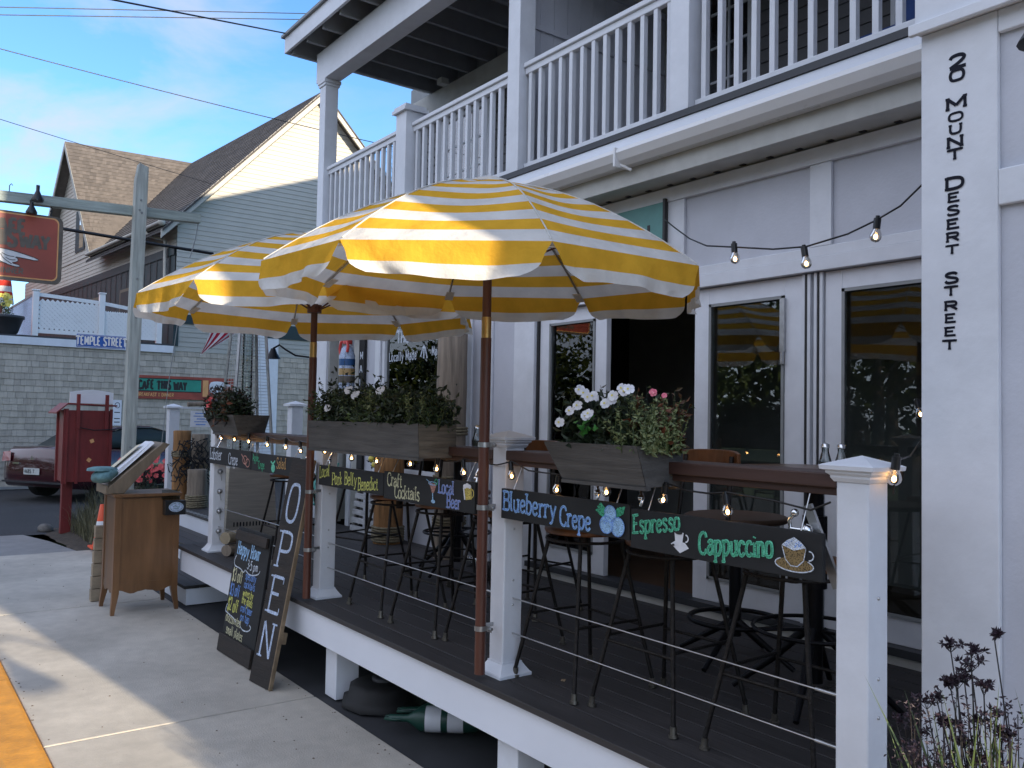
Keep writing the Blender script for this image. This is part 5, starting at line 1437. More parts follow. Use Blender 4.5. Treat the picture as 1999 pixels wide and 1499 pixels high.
# ============================================================= HOSTESS CABINET GROUP
cb = thing('podium_cabinet', 'brown wooden cabinet on curved legs used as a host stand on the sidewalk', 'cabinet', (-7.97, 1.91, 0))
x0, x1, y0, y1 = -8.20, -7.75, 1.65, 2.18
b = MB(); b.box(x0 + .03, x1 - .03, y0 + .03, y1 - .03, .235, .975); b.build('carcass', 'cabinet_dark', cb)
b = MB(); b.box(x1 - .0295, x1 - .012, y0 + .055, y1 - .055, .235, .965); b.build('front_panel', 'cabinet_wood', cb)
b = MB(); b.box(x0 + .05, x1 - .05, y0 + .012, y0 + .0295, .235, .965); b.build('side_panel', 'cabinet_dark', cb)
b = MB(); b.box(x0 + .05, x1 - .05, y1 - .0295, y1 - .012, .235, .965); b.build('side_panel', 'cabinet_dark', cb)
b = MB(); b.box(x0 - .012, x1 + .012, y0 - .012, y1 + .012, .976, 1.003); b.build('top_board', 'cabinet_wood', cb, bevel=.006)
for (x, y, sx, sy) in ((x1 - .03, y0 + .03, 1, -1), (x1 - .03, y1 - .03, 1, 1), (x0 + .03, y0 + .03, -1, -1), (x0 + .03, y1 - .03, -1, 1)):
    b = MB(); b.box(x - .026, x + .026, y - .026, y + .026, .18, .9755)
    prev = None; vs = []
    for k in range(7):
        t = k / 6; z = .18 * (1 - t); q = .026 - .012 * t; o_ = .022 * math.sin(t * math.pi * .5) ** 2 * t + .006 * math.sin(t * math.pi)
        vs += [(x + sx * o_ - q, y + sy * o_ - q, z), (x + sx * o_ + q, y + sy * o_ - q, z), (x + sx * o_ + q, y + sy * o_ + q, z), (x + sx * o_ - q, y + sy * o_ + q, z)]
    b.add(vs, [(k * 4 + j, k * 4 + 4 + j, k * 4 + 4 + (j + 1) % 4, k * 4 + (j + 1) % 4) for k in range(6) for j in range(4)] + [(24, 25, 26, 27)])
    b.build('leg', 'cabinet_wood', cb, normals=True)
def apron(a, c, ax):
    top, n_ = .236, 14; P1 = []; P2 = []
    for i in range(n_ + 1):
        t = i / n_; s_ = a + (c - a) * t; d = .185 + .018 * math.cos(t * 4 * math.pi) + (-.012 if abs(t - .5) < .1 else 0)
        P1.append((s_, d)); 
    return P1, top
P1, top = apron(y0 + .05, y1 - .05, 0)
b = MB(); b.prism([(x1 - .024, s_, d) for s_, d in P1] + [(x1 - .024, y1 - .05, .26), (x1 - .024, y0 + .05, .26)], (.014, 0, 0)); b.build('apron', 'cabinet_wood', cb, normals=True)
P1, top = apron(x0 + .05, x1 - .05, 1)
b = MB(); b.prism([(s_, y0 + .010, d) for s_, d in P1] + [(x1 - .05, y0 + .010, .26), (x0 + .05, y0 + .010, .26)], (0, .014, 0)); b.build('apron', 'cabinet_dark', cb, normals=True)
# slanted menu stand
ms = thing('menu_stand', 'slanted wooden menu stand with white menus on top of the brown cabinet', 'menu stand', (-7.97, 1.8, 1.005))
b = MB()
prof = [(1.60, 1.005), (1.73, 1.005), (2.09, 1.42), (2.035, 1.435), (1.60, 1.035 + .02)]
b.prism([(-8.17, y, z) for y, z in prof], (.36, 0, 0)); b.build('desk', 'stand_wood', ms, bevel=.004, normals=True)
b = MB(); b.box(-8.18, -7.80, 1.585, 1.599, 1.005, 1.075); b.build('front_lip', 'stand_wood', ms)
b = MB(); 
sl_ = Vector((0, .42, .40)).normalized(); nn = Vector((0, -.40, .42)).normalized()
def onslope(x, t, h_=0): p = Vector((x, 1.62, 1.075)) + sl_ * t + nn * (.012 + h_); return p
b.add([onslope(-8.15, .03), onslope(-7.86, .03), onslope(-7.86, .50), onslope(-8.15, .50), onslope(-8.15, .03, .03), onslope(-7.86, .03, .035), onslope(-7.88, .50, .02), onslope(-8.15, .50, .012)], [(0, 1, 2, 3), (7, 6, 5, 4), (0, 4, 5, 1), (1, 5, 6, 2), (2, 6, 7, 3), (3, 7, 4, 0)]); b.build('menus', 'paper', ms)
b = MB(); b.add([onslope(-8.17, .10, .038), onslope(-7.99, .04, .05), onslope(-7.99, .44, .045), onslope(-8.17, .42, .03)], [(0, 1, 2, 3)]); b.build('menu_sheet', 'cream', ms)
hb = thing('cloth_bundle', 'faded teal rolled cloth bundle holding the menus down', 'cloth bundle', (-7.95, 1.62, 1.09))
b = MB()
g_ = 14; vs = []
for i in range(g_ + 1):
    ph = math.pi * i / g_
    for j in range(18):
        th_ = 2 * math.pi * j / 18
        r_ = 1 + .10 * math.sin(3 * th_ + 2 * ph) + .06 * math.sin(7 * th_ + ph * 5)
        x = .15 * math.sin(ph) * math.cos(th_) * r_; y = .105 * math.sin(ph) * math.sin(th_) * r_; z = -.06 * math.cos(ph) * (1 + .1 * math.sin(5 * th_))
        vs.append((-7.93 + x, 1.595 + y, 1.155 + z + y * .2))
b.add(vs, [(i * 18 + j, i * 18 + (j + 1) % 18, i * 18 + 18 + (j + 1) % 18, i * 18 + 18 + j) for i in range(g_) for j in range(18)], True); b.build('roll', 'teal_cloth', hb)
b = MB(); b.lathe((-7.93, 1.575, 1.195), [(.12, 0), (.115, .02), (.07, .032), (.01, .034)], 18); b.build('folded_top', 'teal_cloth', hb)
bx = thing('card_box', 'small dark wire card box with a pale oval sign hanging on the cabinet corner', 'box', (-7.68, 2.1, .88))
b = MB(); b.box(-7.748, -7.66, 2.03, 2.20, .82, .94); b.build('holder', 'black_plastic', bx, bevel=.004)
s = Sheet((-7.66, 2.03, .82), (0, 1, 0), (0, 0, 1), .002); s.disc(.088, .068, .062, .042, 24); s.build('oval_sign', 'paint_pale', bx)
s = Sheet((-7.66, 2.03, .82), (0, 1, 0), (0, 0, 1), .004); s.ring(.088, .068, .052, .034, .003); s.ribbon([(.06, .072), (.08, .078), (.10, .066), (.12, .074)], .005); s.ribbon([(.065, .056), (.11, .056)], .004); s.build('oval_emblem', 'teal_cloth', bx)
b = MB(); b.box(-7.75, -7.744, 2.02, 2.17, .945, 1.03); b.build('clear_flap', 'glass_pane', bx)
bb = thing('bamboo_board', 'narrow pale jointed bamboo board leaning behind the cabinet', 'board', (-8.45, 1.66, 0))
for k in range(6):
    b = MB(); z = .004 + k * .112; b.box(-8.47, -8.40, 1.615 + k * .004, 1.70 + k * .004, z, z + .106); b.build('bamboo_segment', 'birch', bb, bevel=.004)
# traffic cone
cn = thing('traffic_cone', 'orange and white traffic cone half hidden behind the cabinet', 'traffic cone', (-11.47, 2.30, 0))
b = MB(); b.box(-11.6, -11.34, 2.17, 2.43, .03, .055); b.build('base', 'cone_orange', cn, bevel=.006)
b = MB(); b.lathe((-11.47, 2.30, .056), [(.10, 0), (.083, .12)], 16, closed_ends=False); b.lathe((-11.47, 2.30, .056), [(.058, .30), (.028, .50), (.022, .50)], 16, closed_ends=True); b.build('cone_body', 'cone_orange', cn)
b = MB(); b.lathe((-11.47, 2.30, .056), [(.083, .12), (.058, .30)], 16, closed_ends=False); b.build('white_band', 'white_plastic', cn)

# ============================================================= A-BOARDS LEANING ON THE DECK
ob = thing('open_sign', 'tall narrow dark plank lettered OPEN leaning against the deck', 'sign', (-5.3, 2.0, 0))
vv = Vector((0, .245, 1.40)).normalized(); uu = Vector((.985, .10, 0)).normalized()
oo = Vector((-5.43, 1.985, .004))
def plank(o, u, v, w_, h_, th_, name, m, parent, bevel=.003):
    n = u.cross(v).normalized()     # outward (towards the street)
    b = MB(); c = o + u * w_ / 2 + v * h_ / 2 - n * th_ / 2
    b.obox(c, (w_, h_, th_), Matrix((u, v, n)).transposed()); return b.build(name, m, parent, bevel=bevel)
plank(oo, uu, vv, .262, 1.43, .022, 'plank', 'board_wood', ob)
nn_ = uu.cross(vv).normalized()
plank(oo + uu * .2625 - nn_ * 0, uu, vv, .012, 1.43, .024, 'edge_strip', 'edge_wood', ob, 0)
for z_ in (.28, 1.12): plank(oo + vv * z_ + uu * .02 - nn_ * .0225, uu, vv, .26, .07, .03, 'batten', 'edge_wood', ob)
s = Sheet(oo, uu, vv, .0012)
def big(sh_, ch, x, y, w_, h_, wd):
    gw, st_2 = glyph(ch)
    for pts_, cv in st_2:
        sh_.ribbon([(x + px / gw * w_, y + py * h_) for px, py in pts_], wd)
big(s, 'O', .055, 1.02, .15, .24, .022); 
for (ch, y, hh) in (('P', .735, .22), ('E', .45, .22), ('N', .175, .21)): big(s, ch, .05, y, .16, hh, .02)
for (x, y) in ((.06, .735), (.06, .45), (.06, .67), (.06, .955), (.065, .175), (.195, .385)): s.ribbon([(x - .028, y), (x + .035, y)], .011)
for (x, y) in ((.205, .655), (.205, .465)): s.ribbon([(x, y - .02), (x, y + .02)], .009)
s.build('lettering', 'paint_pale', ob)
hh_ = thing('chalkboard_sign', 'black chalkboard with happy hour prices leaning on the deck beside the OPEN plank', 'sign', (-5.95, 2.08, 0))
v2 = Vector((0, .13, 1.0)).normalized(); u2_ = Vector((.999, .03, 0)).normalized(); o2 = Vector((-6.25, 2.062, .004))
plank(o2, u2_, v2, .60, .88, .02, 'panel', 'chalk_black', hh_)
n2_ = u2_.cross(v2).normalized()
plank(o2 + n2_ * .022, u2_, v2, .60, .125, .02, 'ledge_board', 'board_wood', hh_)
plank(o2 + n2_ * .022 + v2 * .79 + u2_ * .02, u2_, v2, .56, .07, .018, 'top_board', 'board_wood', hh_)
def chalk(rows, m, nm='lettering'):
    s = Sheet(o2, u2_, v2, .0014)
    for r in rows: s.text(r[0], r[1], r[2], r[3], r[4] if len(r) > 4 else .12, r[6] if len(r) > 6 else False, wide=r[5] if len(r) > 5 else .8, gap=.08, jit=.04)
    s.build(nm, m, hh_)
random.seed(12)
chalk([('Happy Hour', .05, .695, .085, .15, .72, True)], 'chalk_sky')
chalk([('3-5 pm', .27, .615, .06, .12, .8)], 'chalk_white')
chalk([('$3 off', .03, .50, .085, .11, .62), ('small plates', .07, .135, .062, .11, .72), ('discounted', .03, .215, .062, .11, .75)], 'chalk_cream')
chalk([('$3 off', .03, .40, .08, .11, .62), ('specialty', .27, .545, .05, .12, .75), ('cocktails', .27, .487, .05, .12, .75), ('craft beer', .27, .325, .05, .12, .7), ('on tap', .29, .265, .055, .12, .8)], 'chalk_blue')
chalk([('$2 off', .03, .295, .085, .12, .62), ('wines by', .27, .43, .05, .14, .75), ('the glass', .27, .378, .05, .14, .75)], 'chalk_yellow')
s = Sheet(o2, u2_, v2, .0014)
s.ribbon(chaikin([(.05, .68), (.02, .64), (.04, .60), (.16, .60), (.22, .575), (.24, .60)], 3), .008); s.ribbon(chaikin([(.25, .60), (.34, .575), (.48, .60), (.50, .63)], 3), .008)
s.ribbon(chaikin([(.02, .33), (.0, .28), (.03, .27), (.18, .255), (.22, .235)], 3), .008); s.ribbon(chaikin([(.28, .25), (.34, .205), (.46, .215), (.50, .25), (.46, .26)], 3), .008)
s.build('flourish', 'chalk_white', hh_)
# things stored under the deck
ub = thing('umbrella_base', 'heavy dark round umbrella base lying under the deck edge', 'umbrella base', (-4.5, 2.5, 0))
b = MB(); b.lathe((-4.60, 2.50, .004), [(.25, 0), (.25, .035), (.22, .045), (.21, .10), (.17, .125), (.05, .13)], 9); b.build('weight', 'rubber', ub)
b = MB(); b.lathe((-4.60, 2.50, .134), [(.07, 0), (.07, .02), (.04, .021)], 12); b.build('socket', 'dark_grey', ub)
def buoy(label, a, d, r, L_):
    t = thing('lobster_buoy', label, 'buoy', a, 'green and white buoys stored under the deck')
    a = Vector(a); d = Vector(d).normalized()
    b = MB(); b.lathe(a, [(.018, 0), (.02, .10), (r * .55, .13), (r, .17), (r, L_), (r * .6, L_ + .05), (.02, L_ + .06)], 18, axis=d); b.build('float', 'buoy_green', t)
    for q in (.20, L_ - .14):
        b = MB(); b.lathe(a, [(r + .0015, q), (r + .0015, q + .085)], 18, axis=d, closed_ends=False); b.build('painted_band', 'white_paint', t)
    b = MB(); s_ = d.cross(Vector((0, 0, 1))).normalized(); b.tube([a + d * .10, a + d * .03 + s_ * .03, a - d * .02 + s_ * .015, a - d * .02 - s_ * .02, a + d * .03 - s_ * .03, a + d * .10], .008, 6); b.build('handle', 'buoy_green', t)
buoy('front green and white lobster buoy on the ground under the deck', (-4.16, 2.30, .075), (.62, .78, 0), .066, .46)
buoy('rear green and white lobster buoy on the ground beside the umbrella base', (-4.24, 2.42, .07), (.55, .83, 0), .06, .44)
# logs beside the leftmost post
lg = thing('firewood_log', 'upper pale log stacked on the deck beside the leftmost railing post', 'log', (-7.05, 2.45, .7), 'logs on the deck')
b = MB(); b.cyl((-7.16, 2.55, .69), (-6.98, 2.32, .69), .048, n=14); b.build('trunk', 'cut_wood', lg)
lg = thing('firewood_log', 'lower brown log on the deck beside the leftmost railing post', 'log', (-7.05, 2.45, .6), 'logs on the deck')
b = MB(); b.cyl((-7.16, 2.56, .592), (-6.97, 2.33, .592), .046, n=14); b.build('trunk', 'piling_wood', lg)

# ============================================================= PATIO HEATER
ht = thing('patio_heater', 'steel pyramid patio heater with wire guard behind the leftmost menu board', 'patio heater', (-8.1, 2.87, DZ))
hx, hy = -8.12, 2.86
def frust(b, h0, z0, h1, z1, cx=hx, cy=hy): 
    b.add([(cx - h0, cy - h0, z0), (cx + h0, cy - h0, z0), (cx + h0, cy + h0, z0), (cx - h0, cy + h0, z0), (cx - h1, cy - h1, z1), (cx + h1, cy - h1, z1), (cx + h1, cy + h1, z1), (cx - h1, cy + h1, z1)], [(0, 3, 2, 1), (4, 5, 6, 7), (0, 1, 5, 4), (1, 2, 6, 5), (2, 3, 7, 6), (3, 0, 4, 7)])
b = MB(); frust(b, .245, DZ + .01, .215, 1.20); b.build('gas_cabinet', 'brushed_steel', ht, bevel=.004)
b = MB()
for c_ in range(3):
    for r_ in range(9):
        z = .98 - r_ * .026; xx = hx + .2375 - .03 * (z - DZ) / .657 + .0015 - .0
        b.box(xx + .001, xx + .0035, hy - .02 + c_ * .06, hy + .015 + c_ * .06, z, z + .010)
for i in range(12): b.box(hx + .2405, hx + .2430, hy - .17 + i * .03, hy - .158 + i * .03, .66, .70)
b.build('vent_slots', 'black_plastic', ht)
for sx, sy in ((1, -1), (1, 1), (-1, -1), (-1, 1)):
    b = MB(); b.bar((hx + sx * .205, hy + sy * .205, 1.19), (hx + sx * .115, hy + sy * .115, 2.62), .022, .022); b.build('corner_post', 'galvanised', ht)
b = MB(); b.cyl((hx, hy, 1.2), (hx, hy, 2.6), .05, n=14, caps=False); b.build('glass_tube', 'glass_jar', ht)
for (ax, ay, bx_, by_) in ((1, -1, 1, 1), (-1, -1, 1, -1)):
    b = MB()
    for i in range(46):
        z = 1.22 + i * .03; q = .203 - .09 * (z - 1.19) / 1.43
        b.cyl((hx + ax * q, hy + ay * q, z), (hx + bx_ * q, hy + by_ * q, z), .0022, n=4, caps=False)
    for i in range(1, 4):
        t = i / 4; f0 = .203; f1 = .115
        b.cyl((hx + (ax + (bx_ - ax) * t) * f0, hy + (ay + (by_ - ay) * t) * f0, 1.21), (hx + (ax + (bx_ - ax) * t) * f1, hy + (ay + (by_ - ay) * t) * f1, 2.6), .002, n=4, caps=False)
    b.build('wire_guard', 'steel', ht)
b = MB(); frust(b, .32, 2.62, .03, 2.74); b.build('reflector_hood', 'brushed_steel', ht)

# ============================================================= PILINGS, POSTS, ODDS AT THE SHOP
def piling(label, x, y, z0, h, r, m='piling_wood', ropes=(), cap=None):
    t = thing('wood_piling', label, 'piling', (x, y, z0))
    b = MB(); prof = []
    for k in range(9): prof.append((r * (1 + .02 * math.sin(k * 2.3 + x)), h * k / 8))
    prof.append((r * .9, h + .01)); b.lathe((x, y, z0), prof, 18); b.build('trunk', m, t)
    for zz in ropes:
        b = MB()
        for q in range(3): b.tube([((x + (r + .008) * math.cos(i / 20 * 2 * math.pi)), (y + (r + .008) * math.sin(i / 20 * 2 * math.pi)), z0 + zz + q * .024 + .004 * math.sin(i)) for i in range(20)], .0115, 6, closed=True)
        b.build('rope_binding', 'rope', t)
    return t
t = piling('tall weathered piling with rope bands beside the shop window, behind the long planter', -6.05, 3.86, DZ, 1.88, .125, ropes=(.28, .62, 1.02))
ls = thing('red_lobster', 'small painted red lobster figure on top of the tall weathered piling', 'figurine', (-6.05, 3.86, 2.44))
b = MB(); b.lathe((-6.05, 3.83, DZ + 1.90), [(.10, 0), (.12, .03), (.10, .09), (.03, .12)], 12); b.build('body', 'buoy_red', ls)
b = MB(); b.tube([(-6.0, 3.75, 2.5), (-5.95, 3.71, 2.54), (-5.93, 3.71, 2.58)], .014, 6); b.build('claw', 'buoy_red', ls)
b = MB(); b.tube([(-6.1, 3.74, 2.5), (-6.15, 3.71, 2.54), (-6.13, 3.71, 2.58)], .014, 6); b.build('claw', 'buoy_red', ls)
piling('short tan piling bound with rope on the deck left of the steel cups', -7.02, 3.82, DZ, .78, .135, 'piling_orange', (.03, .10))
piling('orange brown piling on the left of the netted cluster at the step top', -11.05, 3.10, DZ, .92, .105, 'piling_orange', (.62,))
piling('grey piling on the right of the netted cluster at the step top', -10.95, 3.30, DZ, .88, .11, 'piling_wood', (.45,))
piling('short front piling with coiled rope below the fishing net', -10.72, 3.20, DZ, .46, .115, 'piling_wood', (.02, .10))
nt_ = thing('fishing_net', 'dark fishing net draped over the cluster of pilings', 'net', (-10.9, 3.2, 1.2))
random.seed(31)
b = MB()
for k in range(60):
    a = random.uniform(-1.2, 1.2); p = Vector((-10.86 + .06 * math.cos(a), 3.14 + random.uniform(-.17, .22), random.uniform(.95, 1.40)))
    pts = [p]
    for q in range(5): p = p + Vector((random.uniform(-.02, .04), random.uniform(-.07, .07), random.uniform(-.10, .03))); pts.append(p)
    b.tube(pts, .007, 4)
b.build('netting', 'net', nt_)
def post(label, x, y, z0, top, w_=.10):
    t = thing('capped_post', label, 'post', (x, y, z0), 'white capped posts by the shop steps')
    b = MB(); b.box(x - w_ / 2, x + w_ / 2, y - w_ / 2, y + w_ / 2, z0 + .001, top - .05); b.build('shaft', 'white_paint', t, bevel=.004)
    b = MB(); h = w_ / 2 + .035; b.box(x - h, x + h, y - h, y + h, top - .05, top - .028); vs = [(x - h, y - h, top - .0275), (x + h, y - h, top - .0275), (x + h, y + h, top - .0275), (x - h, y + h, top - .0275), (x, y, top + .01)]; b.add(vs, [(0, 1, 4), (1, 2, 4), (2, 3, 4), (3, 0, 4)]); b.build('post_cap', 'white_paint', t)
post('white capped post standing behind the netted pilings', -11.6, 3.13, DZ, 1.80, .13)
post('white capped post behind the far umbrella pole, by the gooseneck lamp', -9.15, 3.78, DZ, 1.84, .13)
ps_ = thing('paper_notice', 'small white printed notice hanging under a driftwood bar beside the white post', 'notice', (-11.0, 3.3, 1.6))
b = MB(); b.box(-10.98, -10.975, 3.17, 3.42, 1.52, 1.72); b.build('sheet', 'paper', ps_)
s = Sheet((-10.975, 3.17, 1.52), (0, 1, 0), (0, 0, 1), .002)
for i, (z_, l_) in enumerate(((.17, .14), (.135, .18), (.10, .10), (.065, .16), (.03, .12))): s.ribbon([(.125 - l_ / 2, z_), (.125 + l_ / 2, z_)], .01 if i % 2 else .014)
s.build('printing', 'chalk_blue', ps_)
b = MB(); b.cyl((-10.98, 3.13, 1.80), (-10.98, 3.46, 1.815), .03, n=10); b.build('driftwood_bar', 'piling_wood', ps_)
b = MB(); b.box(-10.99, -10.97, 3.06, 3.6, 1.745, 1.765); b.build('rail', 'white_paint', ps_)
pa = thing('wood_pallet', 'whitewashed slatted pallet leaning on the shop wall behind the bar stools', 'pallet', (-7.4, 3.9, DZ))
for i in range(6):
    b = MB(); z = DZ + .02 + i * .078; b.box(-7.88, -7.22, 3.86 + i * .012, 3.88 + i * .012, z, z + .05); b.build('slat', 'pallet_wood', pa)
for x in (-7.86, -7.56, -7.27):
    b = MB(); b.bar((x, 3.90, DZ + .002), (x, 3.965, DZ + .49), .04, .03); b.build('bearer', 'grey_wood', pa)
ad = thing('garden_chair', 'small teal slatted garden chair on the deck behind the far post', 'chair', (-8.45, 3.7, DZ))
for i in range(5):
    b = MB(); b.box(-8.70, -8.25, 3.50 + i * .055, 3.545 + i * .055, .80 - i * .01, .815 - i * .01); b.build('seat_slat', 'adirondack_teal', ad)
for i in range(6):
    b = MB(); b.bar((-8.69 + i * .08, 3.78, .78), (-8.69 + i * .08, 3.90, 1.28 - .03 * abs(i - 2.5)), .06, .015); b.build('back_slat', 'adirondack_teal', ad)
for x in (-8.70, -8.27):
    for y in (3.52, 3.76):
        b = MB(); b.bar((x, y, DZ + .001), (x, y, .79), .03, .03, up=(0, 1, 0)); b.build('leg', 'adirondack_teal', ad)
lm = thing('lemon_wreath', 'green wreath with yellow lemons by the shop window under the long planter', 'wreath', (-7.5, 3.95, 1.4))
random.seed(14)
b = MB()
for k in range(260):
    a = random.uniform(0, 6.28); leaves(b, [(-7.42 + .11 * math.cos(a) + random.gauss(0, .02), 3.93 + random.gauss(0, .02), 1.33 + .11 * math.sin(a) + random.gauss(0, .02))], .05, 0)
b.build('leaves', 'leaf_dark', lm)
for k in range(7):
    a = k * .9; b = MB(); b.sphere((-7.42 + .10 * math.cos(a), 3.89, 1.33 + .10 * math.sin(a)), .032, 8, (1.2, 1, 1)); b.build('lemon', 'petal_yellow', lm)
for i, (y_, m_, lb) in enumerate(((3.05, 'buoy_red', 'round red float hanging behind the leftmost railing post'), (3.25, 'paint_pale', 'pale green and red float hanging beside the round red one'))):
    t = thing('hanging_float', lb, 'float', (-9.4, y_, 1.2))
    b = MB(); b.lathe((-9.4, y_, 1.0), [(.02, 0), (.085, .07), (.10, .14), (.08, .22), (.02, .27)], 14); o = b.build('float', m_, t)
    b = MB(); b.cyl((-9.4, y_, 1.26), (-9.4, y_, 1.75), .006, n=5); b.build('rope', 'rope', t)
    b = MB(); b.lathe((-9.4, y_, 1.06), [(.0955, 0), (.1005, .05)], 14, closed_ends=False); b.build('painted_band', 'buoy_red' if i else 'white_paint', o)
wn = thing('wall_notice', 'small white notice board on the shingled wall just right of the red kiosk', 'notice', (-20.95, 4.4, 1.8))
b = MB(); b.box(-20.97, -20.95, 4.34, 4.52, 1.25, 1.95); b.build('board', 'paper', wn)
s = Sheet((-20.95, 4.34, 1.25), (0, 1, 0), (0, 0, 1), .002)
for z_ in (.12, .2, .28, .42): s.ribbon([(.03, z_), (.15, z_)], .02)
s.ring(.09, .58, .05, .06, .012); s.build('printing', 'sign_black', wn)
# flag
fl = thing('striped_flag', 'red and white striped flag hanging from a slanted pole behind the far umbrella', 'flag', (-11, 3.6, 2.8))
ns, nl_ = 9, 16
for k in range(ns):
    b = MB(); vs = []
    for i in range(nl_ + 1):
        t = i / nl_
        for e in (0, 1):
            s_ = (k + e) / ns
            # hoist runs along the pole, fly hangs down and gathers to a tip
            top = Vector((-11.0, 3.40 + .62 * s_, 3.15 + .05 * s_))
            tip = Vector((-11.0, 3.27 + .05 * s_, 2.42 + .05 * s_))
            mid = Vector((-10.97, 3.43 + .66 * s_ ** 1.2, 2.83 + .05 * s_))
            p = top * (1 - t) ** 2 + mid * 2 * t * (1 - t) + tip * t * t
            p.x += .03 * math.sin(9 * s_ + 3 * t)
            vs.append(p)
    b.add(vs, [(2 * i, 2 * i + 1, 2 * i + 3, 2 * i + 2) for i in range(nl_)], True)
    b.build('stripe', 'flag_red' if k % 2 else 'flag_white', fl)
b = MB(); b.cyl((-11.0, 3.30, 3.10), (-9.6, 4.02, 3.3), .014, n=8); b.build('flagpole', 'white_paint', fl)

# ============================================================= SIGN GANTRY
gp = thing('sign_post', 'weathered pale green timber post with crossbeam rising behind the cabinet', 'sign post', (-9.0, 2.015, 0))
b = MB()
vs = []
for z, y in ((0, 2.005), (3.98, 2.045)): vs += [(-9.055, y - .056, z), (-8.945, y - .056, z), (-8.945, y + .056, z), (-9.055, y + .056, z)]
vs += [(-9.055, 2.045 - .03, 4.15), (-8.945, 2.045 - .03, 4.15), (-8.945, 2.045 + .056, 4.12), (-9.055, 2.045 + .056, 4.12)]
b.add(vs, [(0, 3, 2, 1), (8, 9, 10, 11)] + [(k + i, k + (i + 1) % 4, k + 4 + (i + 1) % 4, k + 4 + i) for k in (0, 4) for i in range(4)]); b.build('post', 'green_grey_wood', gp, bevel=.005)
b = MB(); 
def bz(y): return 3.60 + .037 * (y - .85)
vs = []
for y in (-1.3, 2.655): vs += [(-9.145, y, bz(y)), (-9.057, y, bz(y)), (-9.057, y, bz(y) + .096), (-9.145, y, bz(y) + .096)]
b.add(vs, [(0, 1, 2, 3), (7, 6, 5, 4), (0, 4, 5, 1), (1, 5, 6, 2), (2, 6, 7, 3), (3, 7, 4, 0)]); b.build('crossbeam', 'green_grey_beam', gp, bevel=.004, normals=True)
for y, z in ((2.03, 3.68), (2.05, 3.655), (2.04, 3.78), (2.03, 3.0), (2.03, 2.62), (2.02, 1.35)):
    b = MB(); b.cyl((-8.944, y, z), (-8.938, y, z), .011, n=8); b.build('bolt_head', 'grey_trim', gp)
b = MB(); b.tube([(-9.1, .93, bz(.93) + .1), (-9.1, .93, 3.76), (-9.1, .945, 3.78), (-9.1, .955, 3.765)], .004, 5); b.build('hook', 'black_metal', gp)
# hanging cafe sign
cs = thing('hanging_sign', 'red rounded hanging sign with a white pointing hand below the crossbeam', 'sign', (-9.1, .8, 3.2))
def rr(yc, zc, w_, h_, r, n=6):
    pts = []
    for cx_, cz_, a0 in ((w_ - r, h_ - r, 0), (-w_ + r, h_ - r, 90), (-w_ + r, -h_ + r, 180), (w_ - r, -h_ + r, 270)):
        for i in range(n + 1): a = rad(a0 + 90 * i / n); pts.append((yc + cx_ + r * math.cos(a), zc + cz_ + r * math.sin(a)))
    return pts
yc, zc, hw_, hh2 = .74, 3.205, .645, .32
b = MB(); b.prism([(-9.12, y, z) for y, z in rr(yc, zc, hw_, hh2, .06)], (.035, 0, 0)); b.build('board', 'sign_grey', cs, normals=True)
s = Sheet((-9.085, 0, 0), (0, 1, 0), (0, 0, 1), .0012); s.poly(rr(yc - .01, zc + .005, hw_ - .025, hh2 - .022, .05)); s.build('orange_border', 'sign_orange', cs)
s = Sheet((-9.085, 0, 0), (0, 1, 0), (0, 0, 1), .003); s.poly(rr(yc - .01, zc + .005, hw_ - .037, hh2 - .034, .045)); s.build('red_field', 'sign_red', cs)
s = Sheet((-9.085, 0, 0), (0, 1, 0), (0, 0, 1), .005)
s.text('CAFE', .765, 3.325, .125, .26, False, wide=.75, gap=.12); s.text('THIS', .715, 3.205, .14, .26, False, wide=.75, gap=.08); s.text('WAY', 1.03, 3.20, .125, .24, False, wide=.72, gap=.06)
s.text('BREAKFAST & DINNER', .40, 2.95, .05, .22, False, wide=1.0, gap=.10); s.build('lettering', 'sign_grey', cs)
s = Sheet((-9.085, 0, 0), (0, 1, 0), (0, 0, 1), .005)
hand = [(.30, 3.07), (.30, 3.18), (.55, 3.185), (.78, 3.17), (.90, 3.172), (1.02, 3.15), (1.19, 3.105), (1.18, 3.085), (1.05, 3.10), (.99, 3.105), (1.02, 3.09), (1.02, 3.06), (.96, 3.045), (1.04, 3.03), (1.03, 3.01), (.96, 3.02), (.90, 3.045), (.86, 3.04), (.80, 3.075), (.60, 3.07)]
s.poly(chaikin(hand + [hand[0]], 1)[:-1]); s.build('pointing_hand', 'hand_white', cs)
s = Sheet((-9.085, 0, 0), (0, 1, 0), (0, 0, 1), .0075)
for r_ in ([(.89, 3.13), (.94, 3.105), (.99, 3.105)], [(.92, 3.09), (.96, 3.07), (1.0, 3.075)], [(.88, 3.12), (.90, 3.08), (.97, 3.035)], [(.84, 3.10), (.86, 3.06), (.92, 3.035)]): s.ribbon(chaikin(r_, 2), .006)
s.ribbon(chaikin(hand, 1), .006); s.build('hand_outline', 'sign_black', cs)
for y in (.25, 1.28):
    b = MB(); b.tube([(-9.1, y, bz(y) - .001), (-9.1, y + .008, 3.57), (-9.1, y - .004, 3.545), (-9.1, y, 3.525)], .006, 6); b.sphere((-9.1, y, 3.575), .013, 6); b.sphere((-9.1, y, 3.53), .013, 6); b.build('hanging_chain', 'dark_grey', cs)
